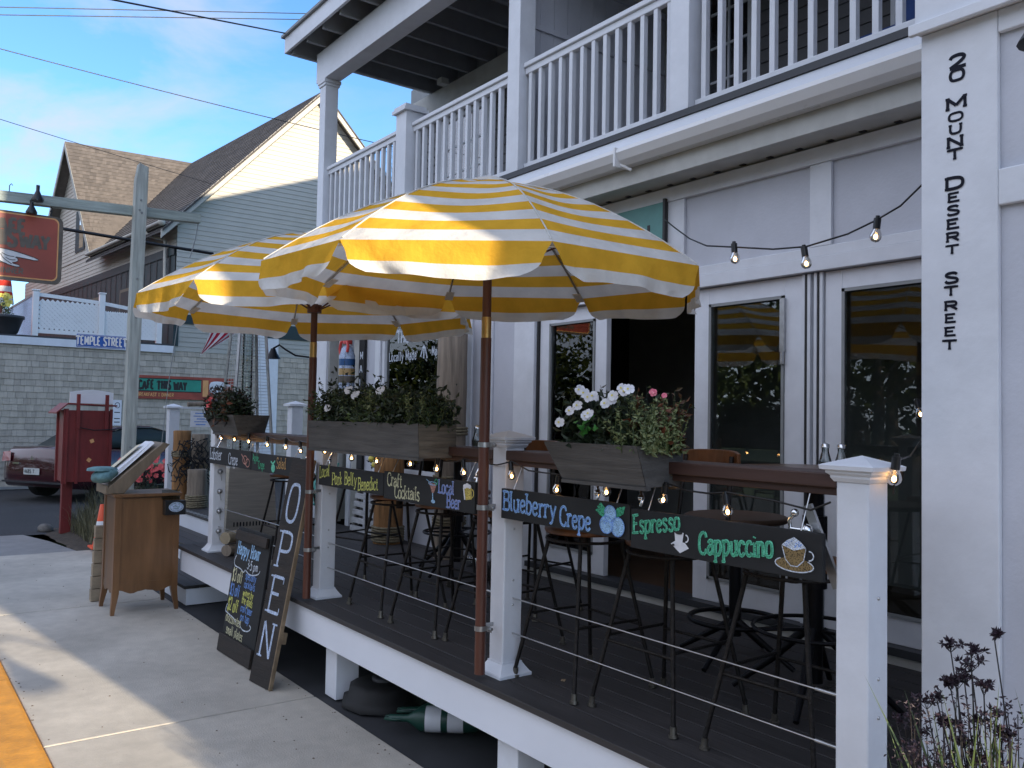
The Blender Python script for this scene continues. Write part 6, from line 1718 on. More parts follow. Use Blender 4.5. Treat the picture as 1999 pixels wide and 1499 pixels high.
# sign lamps
for lb, z_, flip in (('black sign lamp clipped on top of the crossbeam', 1, 1), ('black sign lamp slung below the crossbeam at the sign top', -1, -1)):
    t = thing('sign_lamp', lb, 'lamp', (-8.98, 1.14, bz(1.14)), 'black lamps on the crossbeam')
    yy = 1.145 if flip > 0 else 1.10
    b = MB()
    if flip > 0:
        b.lathe((-8.97, yy, bz(yy) + .012), [(.05, 0), (.052, .02), (.028, .07), (.016, .10), (.016, .15)], 14); nm = 'lamp_shade'
    else:
        b.lathe((-8.97, yy, bz(yy) - .115), [(.045, 0), (.05, .02), (.03, .06), (.014, .09), (.014, .114)], 14); nm = 'lamp_shade'
    b.build(nm, 'black_plastic', t)
    b = MB(); b.cyl((-8.97, yy, bz(yy) + (.02 if flip > 0 else -.02)), (-9.058, yy, bz(yy) + .03), .008, n=6); b.build('bracket', 'black_metal', t)
# street name blade
sn = thing('street_sign', 'blue TEMPLE STREET name plate fixed to the timber post', 'street sign', (-9.0, 1.75, 2.36))
b = MB(); b.box(-9.006, -8.998, 1.522, 1.955, 2.302, 2.426); b.build('plate', 'sign_blue', sn, bevel=.003)
s = Sheet((-8.998, 1.522, 2.302), (0, 1, 0), (0, 0, 1), .0012)
tw_ = textwidth('TEMPLE STREET', .078, .50, .11); s.text('TEMPLE STREET', .2165 - tw_ / 2 + .003, .026, .078, .17, False, wide=.50, gap=.11); s.ribbon([(.008, .008), (.425, .008), (.425, .116), (.008, .116), (.008, .008)], .003); s.build('lettering', 'white_plastic', sn)
ch_ = thing('support_chain', 'thin chain hanging from the right end of the crossbeam to the ground', 'chain', (-9.1, 2.6, 3.6))
b = MB(); b.tube([(-9.1, 2.64, 3.66), (-9.1, 2.62, 3.50), (-9.1, 2.57, 3.30)], .006, 5); b.tube([(-9.1, 2.47, 2.62), (-9.1, 2.40, 2.0), (-9.1, 2.34, 1.2)], .004, 5); b.build('links', 'grey_trim', ch_)

# ============================================================= RED KIOSK BOX, GRASS, CAR
kb = thing('notice_kiosk', 'red painted wooden box on a post with a white panel on top, seen from behind', 'kiosk', (-13.2, 2.4, 0))
b = MB(); b.box(-13.55, -13.0, 2.10, 2.68, .72, 1.70); b.build('box', 'red_paint', kb, bevel=.004)
b = MB()
for y in (2.10, 2.24, 2.655): b.box(-12.999, -12.975, y, y + .035, .70, 1.72)
for x in (-13.55, -13.03): b.box(x, x + .04, 2.075, 2.099, .70, 1.72)
b.build('corner_batten', 'red_paint', kb)
b = MB()
vs = [(-13.62, 1.98, 1.67), (-12.95, 1.98, 1.67), (-12.95, 2.12, 1.80), (-13.62, 2.12, 1.80), (-13.62, 2.74, 1.78), (-12.95, 2.74, 1.78)]
b.add(vs + [(x, y, z - .02) for x, y, z in vs], [(0, 1, 2, 3), (3, 2, 5, 4), (6, 9, 8, 7), (9, 10, 11, 8), (0, 6, 7, 1), (1, 7, 8, 2), (2, 8, 11, 5), (5, 11, 10, 4)]); b.build('roof', 'red_paint', kb, normals=True)
b = MB()
P_ = [(-13.3, 2.19 + .56 * i / 8, 1.80 + .155 + .035 * math.sin(math.pi * i / 8)) for i in range(9)]
b.prism([(-13.3, 2.19, 1.80), (-13.3, 2.75, 1.80)] + P_[::-1], (.03, 0, 0)); b.build('white_panel', 'white_plastic', kb, normals=True)
for y in (2.225, 2.585):
    b = MB(); b.box(-12.974, -12.945, y, y + .045, 1.45, 1.92); b.build('upright_batten', 'red_paint', kb)
b = MB(); b.box(-13.36, -13.24, 2.13, 2.26, 0, .719); b.build('post', 'red_paint', kb, bevel=.004)
for z, a in ((1.28, .4), (1.02, .9)):
    b = MB(); b.obox((-12.997, 2.44 - (.03 if a > .5 else 0), z), (.004, .05, .05), Matrix.Rotation(a, 3, 'X')); b.build('paper_scrap', 'sign_orange', kb)
b = MB(); b.tube([(-12.96, 2.24, 1.47), (-12.95, 2.45, 1.43), (-12.95, 2.66, 1.44), (-12.93, 2.86, 1.46)], .008, 6); b.build('cord', 'black_plastic', kb)
gr = MB(); random.seed(41)
for k in range(1500):
    x, y = random.uniform(-13.6, -11.9), random.uniform(2.25, 3.2)
    h = random.uniform(.25, .62) * (1.15 if y > 2.5 else .8); a = random.uniform(0, 6.28); l_ = random.uniform(.04, .28)
    p0 = Vector((x, y, .02)); p1 = p0 + Vector((math.cos(a) * l_ * .35, math.sin(a) * l_ * .35, h * .65)); p2 = p0 + Vector((math.cos(a) * l_, math.sin(a) * l_, h)); s_ = Vector((-math.sin(a), math.cos(a), 0)) * .005
    gr.add([p0 - s_, p0 + s_, p1 + s_ * .8, p1 - s_ * .8, p2], [(0, 1, 2, 3), (3, 2, 4)])
tag(gr.build('ornamental_grass', 'grass_dry'), 'clump of dry ornamental grass under the red kiosk box', 'grass', kind='stuff')
rf = thing('flower_bush', 'dark bush dotted with red flowers behind the menu stand', 'bush', (-12.6, 3.2, 0))
a_, c_ = MB(), MB()
for k in range(60): sprig(a_, c_, (-12.6 + random.uniform(-.35, .35), 3.15 + random.uniform(-.35, .25), .05), random.uniform(.55, 1.0), (random.uniform(-.1, .1), random.uniform(-.1, .1)), .07, 12, .004)
a_.build('stems', 'leaf_dark', rf); c_.build('leaves', 'leaf_dark', rf)
b = MB()
for k in range(60): flower(b, (-12.5 + random.uniform(-.3, .3), 3.1 + random.uniform(-.35, .3), random.uniform(.7, 1.08)), .035, (1, -.5, .5))
b.build('blossoms', 'petal_red', rf)
rk = thing('garden_rock', 'low grey rock at the edge of the soil bed by the driveway', 'rock', (-13.7, 2.0, 0))
b = MB(); b.sphere((-13.75, 2.02, .02), .13, 9, (1.3, .8, .55)); b.build('stone', 'grey_wood', rk)
# car
car = thing('parked_car', 'dark maroon sedan parked by the shingled wall, its tail towards the street', 'car', (-18.0, 2.4, 0))
ca = rad(122)
cf = Vector((math.cos(ca), math.sin(ca), 0)); cr = Vector((math.sin(ca), -math.cos(ca), 0)); C0 = Vector((-18.05, 2.42, 0))
def cp(x, y, z): return C0 + cf * x + cr * y + Vector((0, 0, z))
def loft(st_, n_sec, m, name, parent, close=True):
    b = MB(); vs = []; k = len(st_[0])
    for sec in st_: vs += [cp(*p) for p in sec]
    fs = [(i * k + j, i * k + (j + 1) % k, i * k + k + (j + 1) % k, i * k + k + j) for i in range(len(st_) - 1) for j in range(k)]
    fs += [tuple(range(k)), tuple(reversed(range((len(st_) - 1) * k, len(st_) * k)))]
    b.add(vs, fs, True); return b.build(name, m, parent, normals=True)
st_ = []
for x, w_, zb, zm, zt in ((-.02, .62, .42, .62, .66), (.03, .80, .30, .55, .93), (.12, .85, .26, .58, 1.0), (.5, .88, .22, .62, 1.01), (.9, .89, .22, .66, 1.0), (2.3, .89, .22, .66, .95), (3.3, .88, .22, .62, .90), (4.0, .85, .24, .56, .78), (4.4, .74, .28, .5, .62), (4.5, .5, .34, .48, .52)):
    st_.append([(x, -w_ * .92, zb), (x, -w_, zb + .12), (x, -w_, zm), (x, -w_ * .96, zt - .08), (x, -w_ * .80, zt), (x, 0, zt + .015), (x, w_ * .80, zt), (x, w_ * .96, zt - .08), (x, w_, zm), (x, w_, zb + .12), (x, w_ * .92, zb)])
body = loft(st_, 0, 'car_maroon', 'body', car)
st_ = []
for x, w0, z0_, w1, z1_ in ((.55, .70, 1.0, .68, 1.01), (1.05, .76, .99, .62, 1.28), (1.5, .78, .98, .60, 1.375), (2.2, .78, .96, .60, 1.385), (2.7, .77, .94, .60, 1.30), (3.35, .72, .90, .66, .93)):
    st_.append([(x, -w0, z0_), (x, -w1, z1_ - .04), (x, -w1 * .8, z1_), (x, w1 * .8, z1_), (x, w1, z1_ - .04), (x, w0, z0_)])
loft(st_, 0, 'window_dark', 'windows', car)
st_ = []
for x, w1, z1_ in ((.98, .60, 1.262), (1.5, .60, 1.385), (1.9, .60, 1.402), (2.3, .60, 1.392), (2.72, .58, 1.312)):
    st_.append([(x, -w1, z1_ - .03), (x, -w1 * .8, z1_ + .01), (x, w1 * .8, z1_ + .01), (x, w1, z1_ - .03)])
loft(st_, 0, 'car_maroon', 'roof', car)
for x in (.92, 3.55):
    for s_ in (-1, 1):
        c0 = cp(x, s_ * .90, .31); c1 = cp(x, s_ * .68, .31)
        b = MB(); b.cyl(c0, c1, .31, n=22); o = b.build('wheel', 'tyre', car)
        b = MB(); b.cyl(cp(x, s_ * .905, .31), cp(x, s_ * .88, .31), .2, n=16); b.build('rim', 'steel', o)
for s_ in (-1, 1):
    b = MB(); b.add([cp(-.035, s_ * .56, .74), cp(.0, s_ * .83, .72), cp(.035, s_ * .84, .90), cp(.0, s_ * .60, .92)], [(0, 1, 2, 3)]); b.add([cp(.0, s_ * .83, .72), cp(.14, s_ * .875, .74), cp(.14, s_ * .865, .90), cp(.035, s_ * .84, .90)], [(0, 1, 2, 3)]); b.build('tail_light', 'tail_light', car)
b = MB(); b.add([cp(-.045, -.20, .50), cp(-.045, .20, .50), cp(-.045, .20, .62), cp(-.045, -.20, .62)], [(0, 1, 2, 3)]); b.build('number_plate', 'plate', car)
s = Sheet(cp(-.046, -.17, .53), cr, (0, 0, 1), .001); s.text('4685 T', .0, 0, .06, .2, False, wide=.9, gap=.2); s.build('plate_lettering', 'sign_black', car)
s = Sheet(cp(-.04, 0, .80), cr, (0, 0, 1), .004)
for a in (90, 210, 330):
    c_, s2 = math.cos(rad(a)), math.sin(rad(a)); px_, pz_ = -s2, c_
    s.poly([(0, 0), (c_ * .025 + px_ * .016, s2 * .025 + pz_ * .016), (c_ * .05, s2 * .05), (c_ * .025 - px_ * .016, s2 * .025 - pz_ * .016)])
s.build('emblem', 'chrome', car)
b = MB(); b.obox(cp(-.03, -.42, .70), (.16, .01, .03), Matrix.Rotation(math.atan2(cr.y, cr.x), 3, 'Z')); b.build('badge', 'chrome', car)
b = MB(); b.obox(cp(-.02, 0, .36), (1.5, .06, .03), Matrix.Rotation(math.atan2(cr.y, cr.x), 3, 'Z')); b.build('bumper_trim', 'dark_grey', car)

# ============================================================= NEIGHBOURING SHINGLED HOUSE
hs = thing('shingled_house', 'gabled house with white clapboards above a grey shingled lower wall', 'house', (-24, 8, 0))
HXX = -21.0; HY0 = 5.62
U = Vector((-.9962, -.0872, 0)); NS_ = Vector((.0872, -.9962, 0))    # along the street side, outward normal
def sp(s_, z, off=0): p = Vector((HXX, HY0, 0)) + U * s_ + NS_ * off; return (p.x, p.y, z)
# core masses
b = MB(); b.prism([(HXX, 1.0, 0), (HXX, HY0, 0), (-36, 4.3, 0), (-36, 1.0, 0)], (0, 0, 3.08)); b.build('terrace_wall', 'foundation', hs, normals=True)
b = MB(); e_, a_z, ry = 6.35, 10.05, 9.07
gab = [(HY0, 0), (14, 0), (14, 5.0), (ry, a_z), (HY0, e_)]
b.prism([(HXX - .02, y, z) for y, z in gab], (-.3, 0, 0)); b.build('gable_core', 'foundation', hs, normals=True)
b = MB(); b.prism([sp(0.3, 0, -.02), sp(15, 0, -.02), sp(15, 0, -4), sp(.3, 0, -4)], (0, 0, 6.2)); b.build('side_core', 'foundation', hs, normals=True)
# shingles (real courses) on the lower wall, plane X = HXX facing +X
def shingles(y0_, y1_, z0_, z1_, x=HXX, course=.135):
    b = MB(); z = z0_; row = 0
    while z < z1_ - .01:
        y = y0_ - random.uniform(0, .1)
        zz = min(z + course, z1_)
        while y < y1_:
            w_ = random.choice((.09, .12, .14, .17, .2)) * random.uniform(.9, 1.1)
            ya, yb = max(y, y0_), min(y + w_ - .006, y1_)
            if yb - ya > .01:
                l_ = random.uniform(.012, .020); dz = random.uniform(-.004, .004)
                b.add([(x + l_, ya, z + dz), (x + l_, yb, z + dz), (x + .002, yb, zz), (x + .002, ya, zz), (x, ya, z + dz), (x, yb, z + dz)], [(0, 1, 2, 3), (4, 5, 1, 0)])
            y += w_
        z += course
    return b
random.seed(77)
shingles(1.0, HY0, 0.05, 3.08).build('shingle_siding', 'shingle', hs)
shingles(HY0, 10.5, 0.05, 3.14).build('shingle_siding', 'shingle', hs)
b = MB(); b.box(HXX, HXX + .06, 1.0, HY0 + .0, 3.085, 3.25); b.build('terrace_trim', 'white_paint', hs)
b = MB(); b.box(-30, HXX + .03, 1.0, HY0 - .05, 3.251, 3.29); b.build('terrace_deck', 'dark_grey', hs)
b = MB(); b.box(HXX + .001, HXX + .02, 1.0, 12, 0, .06); b.build('base_trim', 'grey_trim', hs)
def clapX(y0_, y1f, z0_, z1_, x=HXX, pitch=.115, lip=.016):
    """clapboards on X=const; y0_/y1f functions of z give the width"""
    b = MB(); z = z0_
    while z < z1_ - .005:
        zz = min(z + pitch, z1_)
        a0, a1 = y0_(z), y1f(z); c0, c1 = y0_(zz), y1f(zz)
        b.add([(x + lip, a0, z), (x + lip, a1, z), (x + .002, c1, zz), (x + .002, c0, zz), (x, a0, z), (x, a1, z)], [(0, 1, 2, 3), (4, 5, 1, 0)]); z = zz
    return b
clapX(lambda z: HY0, lambda z: 10.8, 3.141, 4.0).build('clapboard_siding', 'clapboard_grey', hs)
rk_ = (a_z - e_) / (ry - HY0)
clapX(lambda z: max(HY0, HY0 + (z - e_) / rk_), lambda z: min(14, ry + (a_z - z) * (14 - ry) / (a_z - 5.0)), 4.001, a_z - .05).build('clapboard_siding', 'clapboard', hs)
b = MB(); b.box(HXX + .002, HXX + .03, HY0 + 2.0, HY0 + 2.55, .1, 3.9); b.build('wide_corner_board', 'white_paint', hs)
b = MB(); b.box(HXX + .017, HXX + .04, HY0, HY0 + 2.2, 3.80, 4.02); b.box(HXX + .017, HXX + .04, HY0 + 2.2, HY0 + 6, 3.6, 3.95); b.build('green_band', 'green_board', hs)
b = MB(); b.box(HXX + .0, HXX + .045, HY0 - .03, HY0 + .09, 3.26, 3.95); b.build('corner_post', 'green_board', hs)
# rake boards and roof
def slab(pts, th, nm, m): b = MB(); b.prism(pts, th); return b.build(nm, m, hs, normals=True)
ry_, oz = ry, .10
slab([(HXX + .34, HY0 - .45, e_ - .45 * rk_ + .04), (HXX + .34, ry, a_z + .06), (HXX + .34, ry, a_z - .16), (HXX + .34, HY0 - .45, e_ - .45 * rk_ - .16)], (-.05, 0, 0), 'rake_board', 'clapboard')
slab([(HXX + .30, HY0 - .3, e_ - .3 * rk_ - .18), (HXX + .30, ry, a_z - .18), (HXX + .017, ry, a_z - .18), (HXX + .017, HY0 - .3, e_ - .3 * rk_ - .18)], (0, 0, .02), 'rake_soffit', 'clapboard')
rk2 = (a_z - 5.0) / (14 - ry)
slab([(HXX + .34, ry + .01, a_z + .06), (HXX + .34, 14, 5.06), (HXX + .34, 14, 4.84), (HXX + .34, ry + .01, a_z - .16)], (-.05, 0, 0), 'rake_board', 'clapboard')
def roofplane(p00, p10, p11, p01, rows, cols, m, nm='roof'):
    """tabbed roof shingles over a quad p00->p10 (along), up to p01,p11"""
    b = MB(); p00, p10, p11, p01 = map(Vector, (p00, p10, p11, p01)); n = (p10 - p00).cross(p01 - p00).normalized()
    if n.z < 0: n = -n
    for r in range(rows):
        t0, t1 = r / rows, (r + 1) / rows
        a0, a1 = p00.lerp(p01, t0), p10.lerp(p11, t0); c0, c1 = p00.lerp(p01, t1), p10.lerp(p11, t1)
        off = random.random()
        k = -off
        while k < cols:
            f0, f1 = max(0, k / cols), min(1, (k + 1) / cols)
            if f1 > f0: b.add([a0.lerp(a1, f0) + n * .014, a0.lerp(a1, f1) + n * .014, c0.lerp(c1, f1) + n * .002, c0.lerp(c1, f0) + n * .002, a0.lerp(a1, f0), a0.lerp(a1, f1)], [(0, 1, 2, 3), (4, 5, 1, 0)])
            k += 1
    b.build(nm, m, hs)
ev = lambda s_, out=.45: sp(s_, e_ - out * rk_ + .05, out)
rdg = lambda x: (x, ry - .087 * (HXX - x), a_z + .07)
roofplane(ev(-.35), ev(5.75), rdg(-30.5), rdg(HXX + .36), 34, 46, 'roof_dark')
slab([ev(-.35), ev(5.75), rdg(-30.5), rdg(HXX + .36)], (0, 0, -.05), 'roof_deck', 'roof_dark')
slab([(HXX + .36, ry, a_z + .06), (-35, ry - 1.2, a_z + .06), (-35, 14, 5.0), (HXX + .36, 14, 5.0)], (0, 0, -.05), 'roof_deck', 'roof_dark')
b = MB(); b.add([sp(-.3, 6.10, .02), sp(5.7, 6.10, .02), sp(5.7, 6.04, .42), sp(-.3, 6.04, .42), sp(-.3, 6.14, .42), sp(5.7, 6.14, .42)], [(0, 1, 2, 3), (3, 2, 5, 4)]); b.build('eave_soffit', 'clapboard_grey', hs)
b = MB(); b.tube([sp(-.32, 6.1, .46), sp(5.7, 6.1, .46)], .045, 8); o = b.build('gutter', 'clapboard_grey', hs)
b = MB(); b.sphere(sp(-.36, 6.06, .50), .09, 8); b.tube([sp(.9, 6.05, .5), sp(.8, 5.92, .35), sp(.55, 5.85, .2), sp(.45, 5.8, .12), sp(.42, 4.2, .10)], .04, 8); b.build('downspout', 'clapboard', o)
# side wall: white clapboards above a green board-and-batten storey
def clapS(s0, s1, z0_, z1_, m, pitch=.115, off=.0, nm='clapboard_siding'):
    b = MB(); z = z0_
    while z < z1_ - .005:
        zz = min(z + pitch, z1_)
        f0, f1 = (s0(z), s1(z)); g0, g1 = (s0(zz), s1(zz))
        b.add([sp(f0, z, off + .016), sp(f1, z, off + .016), sp(g1, zz, off + .002), sp(g0, zz, off + .002), sp(f0, z, off), sp(f1, z, off)], [(3, 2, 1, 0), (0, 1, 5, 4)]); z = zz
    b.build(nm, m, hs)
clapS(lambda z: 0, lambda z: 15, 5.6, 6.3, 'clapboard')
dc, dh, dz0, dz1 = 8.9, 3.05, 6.3, 10.05
clapS(lambda z: dc - dh * (dz1 - z) / (dz1 - dz0), lambda z: dc + dh * (dz1 - z) / (dz1 - dz0), dz0, dz1 - .02, 'clapboard', off=.02)
b = MB(); b.prism([sp(dc - dh, dz0, .018), sp(dc + dh, dz0, .018), sp(dc, dz1, .018)], tuple(-NS_ * .3)); b.build('cross_gable_core', 'clapboard', hs, normals=True)
b = MB(); b.add([sp(0, 3.26, .03), sp(15, 3.26, .03), sp(15, 5.6, .03), sp(0, 5.6, .03)], [(0, 1, 2, 3)])
b.build('green_wall', 'green_board', hs)
b = MB()
for i in range(30):
    s_ = .3 + i * .45; b.add([sp(s_, 3.26, .05), sp(s_ + .05, 3.26, .05), sp(s_ + .05, 5.45, .05), sp(s_, 5.45, .05)], [(0, 1, 2, 3)])
b.add([sp(0, 5.42, .06), sp(15, 5.42, .06), sp(15, 5.62, .06), sp(0, 5.62, .06)], [(0, 1, 2, 3)])
b.build('green_batten', 'green_board', hs)
for s_ in (2.9, 5.6):
    b = MB(); b.add([sp(s_, 3.6, .065), sp(s_ + 1.0, 3.6, .065), sp(s_ + 1.0, 4.95, .065), sp(s_, 4.95, .065)], [(0, 1, 2, 3)]); o = b.build('window', 'brown_board', hs)
    b = MB(); b.add([sp(s_ + .08, 3.68, .07), sp(s_ + .92, 3.68, .07), sp(s_ + .92, 4.87, .07), sp(s_ + .08, 4.87, .07)], [(0, 1, 2, 3)]); b.build('pane', 'window_dark', o)
# cross-gable roof: right-hand slope, left-hand slope
rg0 = Vector(sp(dc, dz1 + .06, .35)); rg1 = Vector(rdg(-29.6)); rg1.z = dz1 + .06
e0 = Vector(sp(dc - dh - .15, dz0 - .18, .35)); 
roofplane(tuple(e0), tuple(Vector(sp(dc - dh - .1, dz0 - .1, -.0))), tuple(rg1), tuple(rg0), 30, 30, 'roof_brown')
slab([tuple(e0), tuple(Vector(sp(dc - dh - .1, dz0 - .1, 0))), tuple(rg1), tuple(rg0)], (0, 0, -.05), 'roof_deck', 'roof_brown')
e1 = Vector(sp(dc + dh + .15, dz0 - .18, .35)); slab([tuple(rg0), tuple(rg1), tuple(Vector(sp(dc + dh + .1, dz0 - .1, 0))), tuple(e1)], (0, 0, -.05), 'roof_deck', 'roof_brown')
b = MB(); b.prism([sp(dc - dh - .15, dz0 - .20, .36), sp(dc, dz1 + .05, .36), sp(dc + dh + .15, dz0 - .2, .36), sp(dc + dh + .05, dz0 - .32, .36), sp(dc, dz1 - .14, .36), sp(dc - dh - .05, dz0 - .32, .36)], tuple(NS_ * -.03)); b.build('rake_board', 'clapboard_grey', hs, normals=True)
b = MB(); b.add([sp(7.45, 6.55, .055), sp(8.45, 6.55, .055), sp(8.45, 7.85, .055), sp(7.45, 7.85, .055)], [(0, 1, 2, 3)]); o = b.build('window', 'green_board', hs)
b = MB(); b.add([sp(7.6, 6.65, .06), sp(8.0, 6.65, .06), sp(8.0, 7.75, .06), sp(7.6, 7.75, .06)], [(0, 1, 2, 3)]); b.build('pane', 'glass_upper', o)
b = MB(); b.prism([sp(7.5, 7.98, .05), sp(8.4, 7.98, .05), sp(8.4, 8.2, .05), sp(7.95, 8.75, .05), sp(7.5, 8.2, .05)], tuple(NS_ * .01)); b.build('arched_window', 'green_board', hs, normals=True)
# lattice fence on the terrace
lf = thing('lattice_fence', 'white vinyl lattice fence on the terrace of the shingled house', 'fence', (HXX, 4, 3.3))
for y, top in ((2.74, 4.27), (4.06, 4.33), (5.30, 4.02)):
    b = MB(); b.box(HXX - .16, HXX - .04, y - .06, y + .06, 3.292, top); b.build('post', 'white_plastic', lf, bevel=.006)
    b = MB(); b.box(HXX - .18, HXX - .02, y - .08, y + .08, top + .0005, top + .03); b.build('post_cap', 'white_plastic', lf, bevel=.01)
for (ya, yb, ta, tb) in ((2.80, 4.0, 4.24, 4.17), (4.12, 5.24, 4.16, 4.02)):
    b = MB()
    for z_ in (3.36,): b.box(HXX - .12, HXX - .08, ya, yb, z_, z_ + .09)
    b.build('fence_rail', 'white_plastic', lf); b = MB()
    vs = []
    for y, t_ in ((ya, ta), (yb, tb)): vs += [(HXX - .12, y, t_ - .08), (HXX - .08, y, t_ - .08), (HXX - .08, y, t_), (HXX - .12, y, t_)]
    b.add(vs, [(0, 1, 2, 3), (7, 6, 5, 4), (0, 4, 5, 1), (1, 5, 6, 2), (2, 6, 7, 3), (3, 7, 4, 0)])
    b.build('fence_rail', 'white_plastic', lf, normals=True)
    b = MB(); pitch = .098; wd_ = .062
    z_b, z_t = 3.4505, min(ta, tb) - .08
    for d_ in (1, -1):
        k = ya - (z_t - z_b); 
        while k < yb + (z_t - z_b):
            # strip centre line y = k + d*(z-zb)
            segs = []
            for z_ in (z_b, z_t): segs.append((k + (z_ - z_b) * d_ + (0 if d_ > 0 else (z_t - z_b)), z_))
            (y_a, za), (y_b, zb_) = segs
            def clip(y_a, za, y_b, zb_):
                if y_a > y_b: y_a, za, y_b, zb_ = y_b, zb_, y_a, za
                if y_b <= ya or y_a >= yb: return None
                m_ = (zb_ - za) / (y_b - y_a)
                if y_a < ya: za += m_ * (ya - y_a); y_a = ya
                if y_b > yb: zb_ += m_ * (yb - y_b); y_b = yb
                return y_a, za, y_b, zb_
            c_ = clip(y_a, za, y_b, zb_)
            if c_ and c_[2] - c_[0] > .02:
                x_ = HXX - .096 - .006 * d_
                h_ = wd_ / 2 * .7
                ya2, za2, yb2, zb2 = c_
                off = Vector((0, -(zb2 - za2), yb2 - ya2)).normalized() * (wd_ / 2)
                A, B = Vector((x_, ya2, za2)), Vector((x_, yb2, zb2))
                b.prism([tuple(A - off), tuple(B - off), tuple(B + off), tuple(A + off)], (.006, 0, 0))
            k += pitch
    b.build('lattice_panel', 'white_plastic', lf, normals=True)
b = MB(); b.prism([(HXX - .2, 2.74, 3.32), (-27, 2.64, 3.32), (-27, 2.64, 4.22), (HXX - .2, 2.74, 4.20)], (0, .02, 0)); b.build('side_panel', 'paint_pale', lf, normals=True)
b = MB(); b.prism([(HXX - .2, 2.73, 4.2), (-27, 2.63, 4.22), (-27, 2.63, 4.27), (HXX - .2, 2.73, 4.25)], (0, .04, 0)); b.build('side_panel_rail', 'grey_trim', lf, normals=True)
pt_ = thing('terrace_planter', 'large dark tapered flower pot on the terrace edge left of the lattice fence', 'plant pot', (-20.95, 2.25, 3.3))
b = MB(); b.lathe((-21.2, 2.20, 3.292), [(.20, 0), (.24, .05), (.33, .33), (.36, .34), (.36, .40), (.33, .40)], 20); b.build('pot', 'dark_grey', pt_)
pf = thing('yellow_flowers', 'yellow flowering plant growing in the dark terrace pot', 'plant', (-21.2, 2.2, 3.66))
a_, c_ = MB(), MB()
for k in range(26): sprig(a_, c_, (-21.2 + random.uniform(-.25, .25), 2.2 + random.uniform(-.3, .1), 3.68), random.uniform(.15, .5), (random.uniform(-.1, .1), random.uniform(-.1, .1)), .09, 8, .006)
a_.build('stems', 'leaf_mid', pf); c_.build('leaves', 'leaf_mid', pf)
b = MB()
for k in range(14): flower(b, (-21.1 + random.uniform(-.1, .1), 2.15 + random.uniform(-.25, .12), random.uniform(3.9, 4.15)), .05, (1, -.3, .3))
b.build('blossoms', 'petal_yellow', pf)
cu = thing('closed_umbrella', 'red and white candy striped closed parasol on the terrace at the left edge', 'umbrella', (-24, 2.3, 3.3))
for k in range(8):
    b = MB(); z = 4.1 + k * .13; r0 = .20 - .018 * k; b.lathe((-22.6, 2.30, z), [(r0, 0), (r0 - .018, .1295)], 10, closed_ends=False); b.build('stripe', 'candy_red' if k % 2 else 'fabric_white', cu)
b = MB(); b.cyl((-22.6, 2.3, 3.3), (-22.6, 2.3, 5.2), .025, n=8); b.build('pole', 'white_plastic', cu)
rw = thing('red_shed', 'sunlit red shed wall at the far left edge beyond the terrace', 'building', (-40, 2.5, 0))
b = MB(); b.box(-42, -38, -3.5, 3.9, 0, 7.9); b.build('wall', 'red_paint', rw)
b = MB(); b.prism([(-42.3, -3.8, 7.9), (-42.3, 4.1, 7.9), (-42.3, .2, 10)], (4.6, 0, 0)); b.build('roof', 'roof_dark', rw, normals=True)
# wall sign of the cafe next door
ws = thing('wall_sign', 'long red wall sign with green band, cafe name and white hand on the shingled wall', 'sign', (-20.95, 6, 2.2))
X_ = HXX + .03
b = MB(); b.box(X_, X_ + .03, 4.74, 7.05, 2.0, 2.54); b.build('board', 'sign_red', ws)
s = Sheet((X_ + .03, 0, 0), (0, 1, 0), (0, 0, 1), .002); s.poly([(4.80, 2.19), (6.27, 2.19), (6.27, 2.46), (4.80, 2.46)]); s.build('green_band', 'sign_green', ws)
s = Sheet((X_ + .03, 0, 0), (0, 1, 0), (0, 0, 1), .005); s.text('CAFE THIS WAY', 4.86, 2.225, .19, .24, False, wide=.50, gap=.12, jit=.08)
s.ribbon([(4.80, 2.18), (6.28, 2.18), (6.28, 2.47), (4.80, 2.47)], .02); s.build('lettering', 'sign_black', ws)
s = Sheet((X_ + .03, 0, 0), (0, 1, 0), (0, 0, 1), .005); s.text('BREAKFAST & DINNER', 4.84, 2.06, .075, .2, False, wide=.7, gap=.15); s.poly([(6.31, 2.08), (6.44, 2.08), (6.44, 2.47), (6.31, 2.47)]); s.build('gold_cuff', 'sign_orange', ws)
s = Sheet((X_ + .03, 0, 0), (0, 1, 0), (0, 0, 1), .007)
hnd = [(6.47, 2.20), (6.46, 2.42), (6.60, 2.46), (6.80, 2.45), (6.98, 2.38), (6.97, 2.34), (6.80, 2.36), (6.86, 2.28), (6.82, 2.20), (6.75, 2.18), (6.72, 2.10), (6.62, 2.10), (6.60, 2.17)]
s.poly(chaikin(hnd + [hnd[0]], 1)[:-1]); s.build('white_hand', 'hand_white', ws)
s = Sheet((X_ + .03, 0, 0), (0, 1, 0), (0, 0, 1), .01); s.ribbon(chaikin([(6.62, 2.38), (6.70, 2.30), (6.76, 2.22), (6.72, 2.18)], 2), .018); s.ribbon(chaikin([(6.68, 2.36), (6.78, 2.30), (6.82, 2.24)], 2), .014); s.build('hand_lines', 'sign_black', ws)
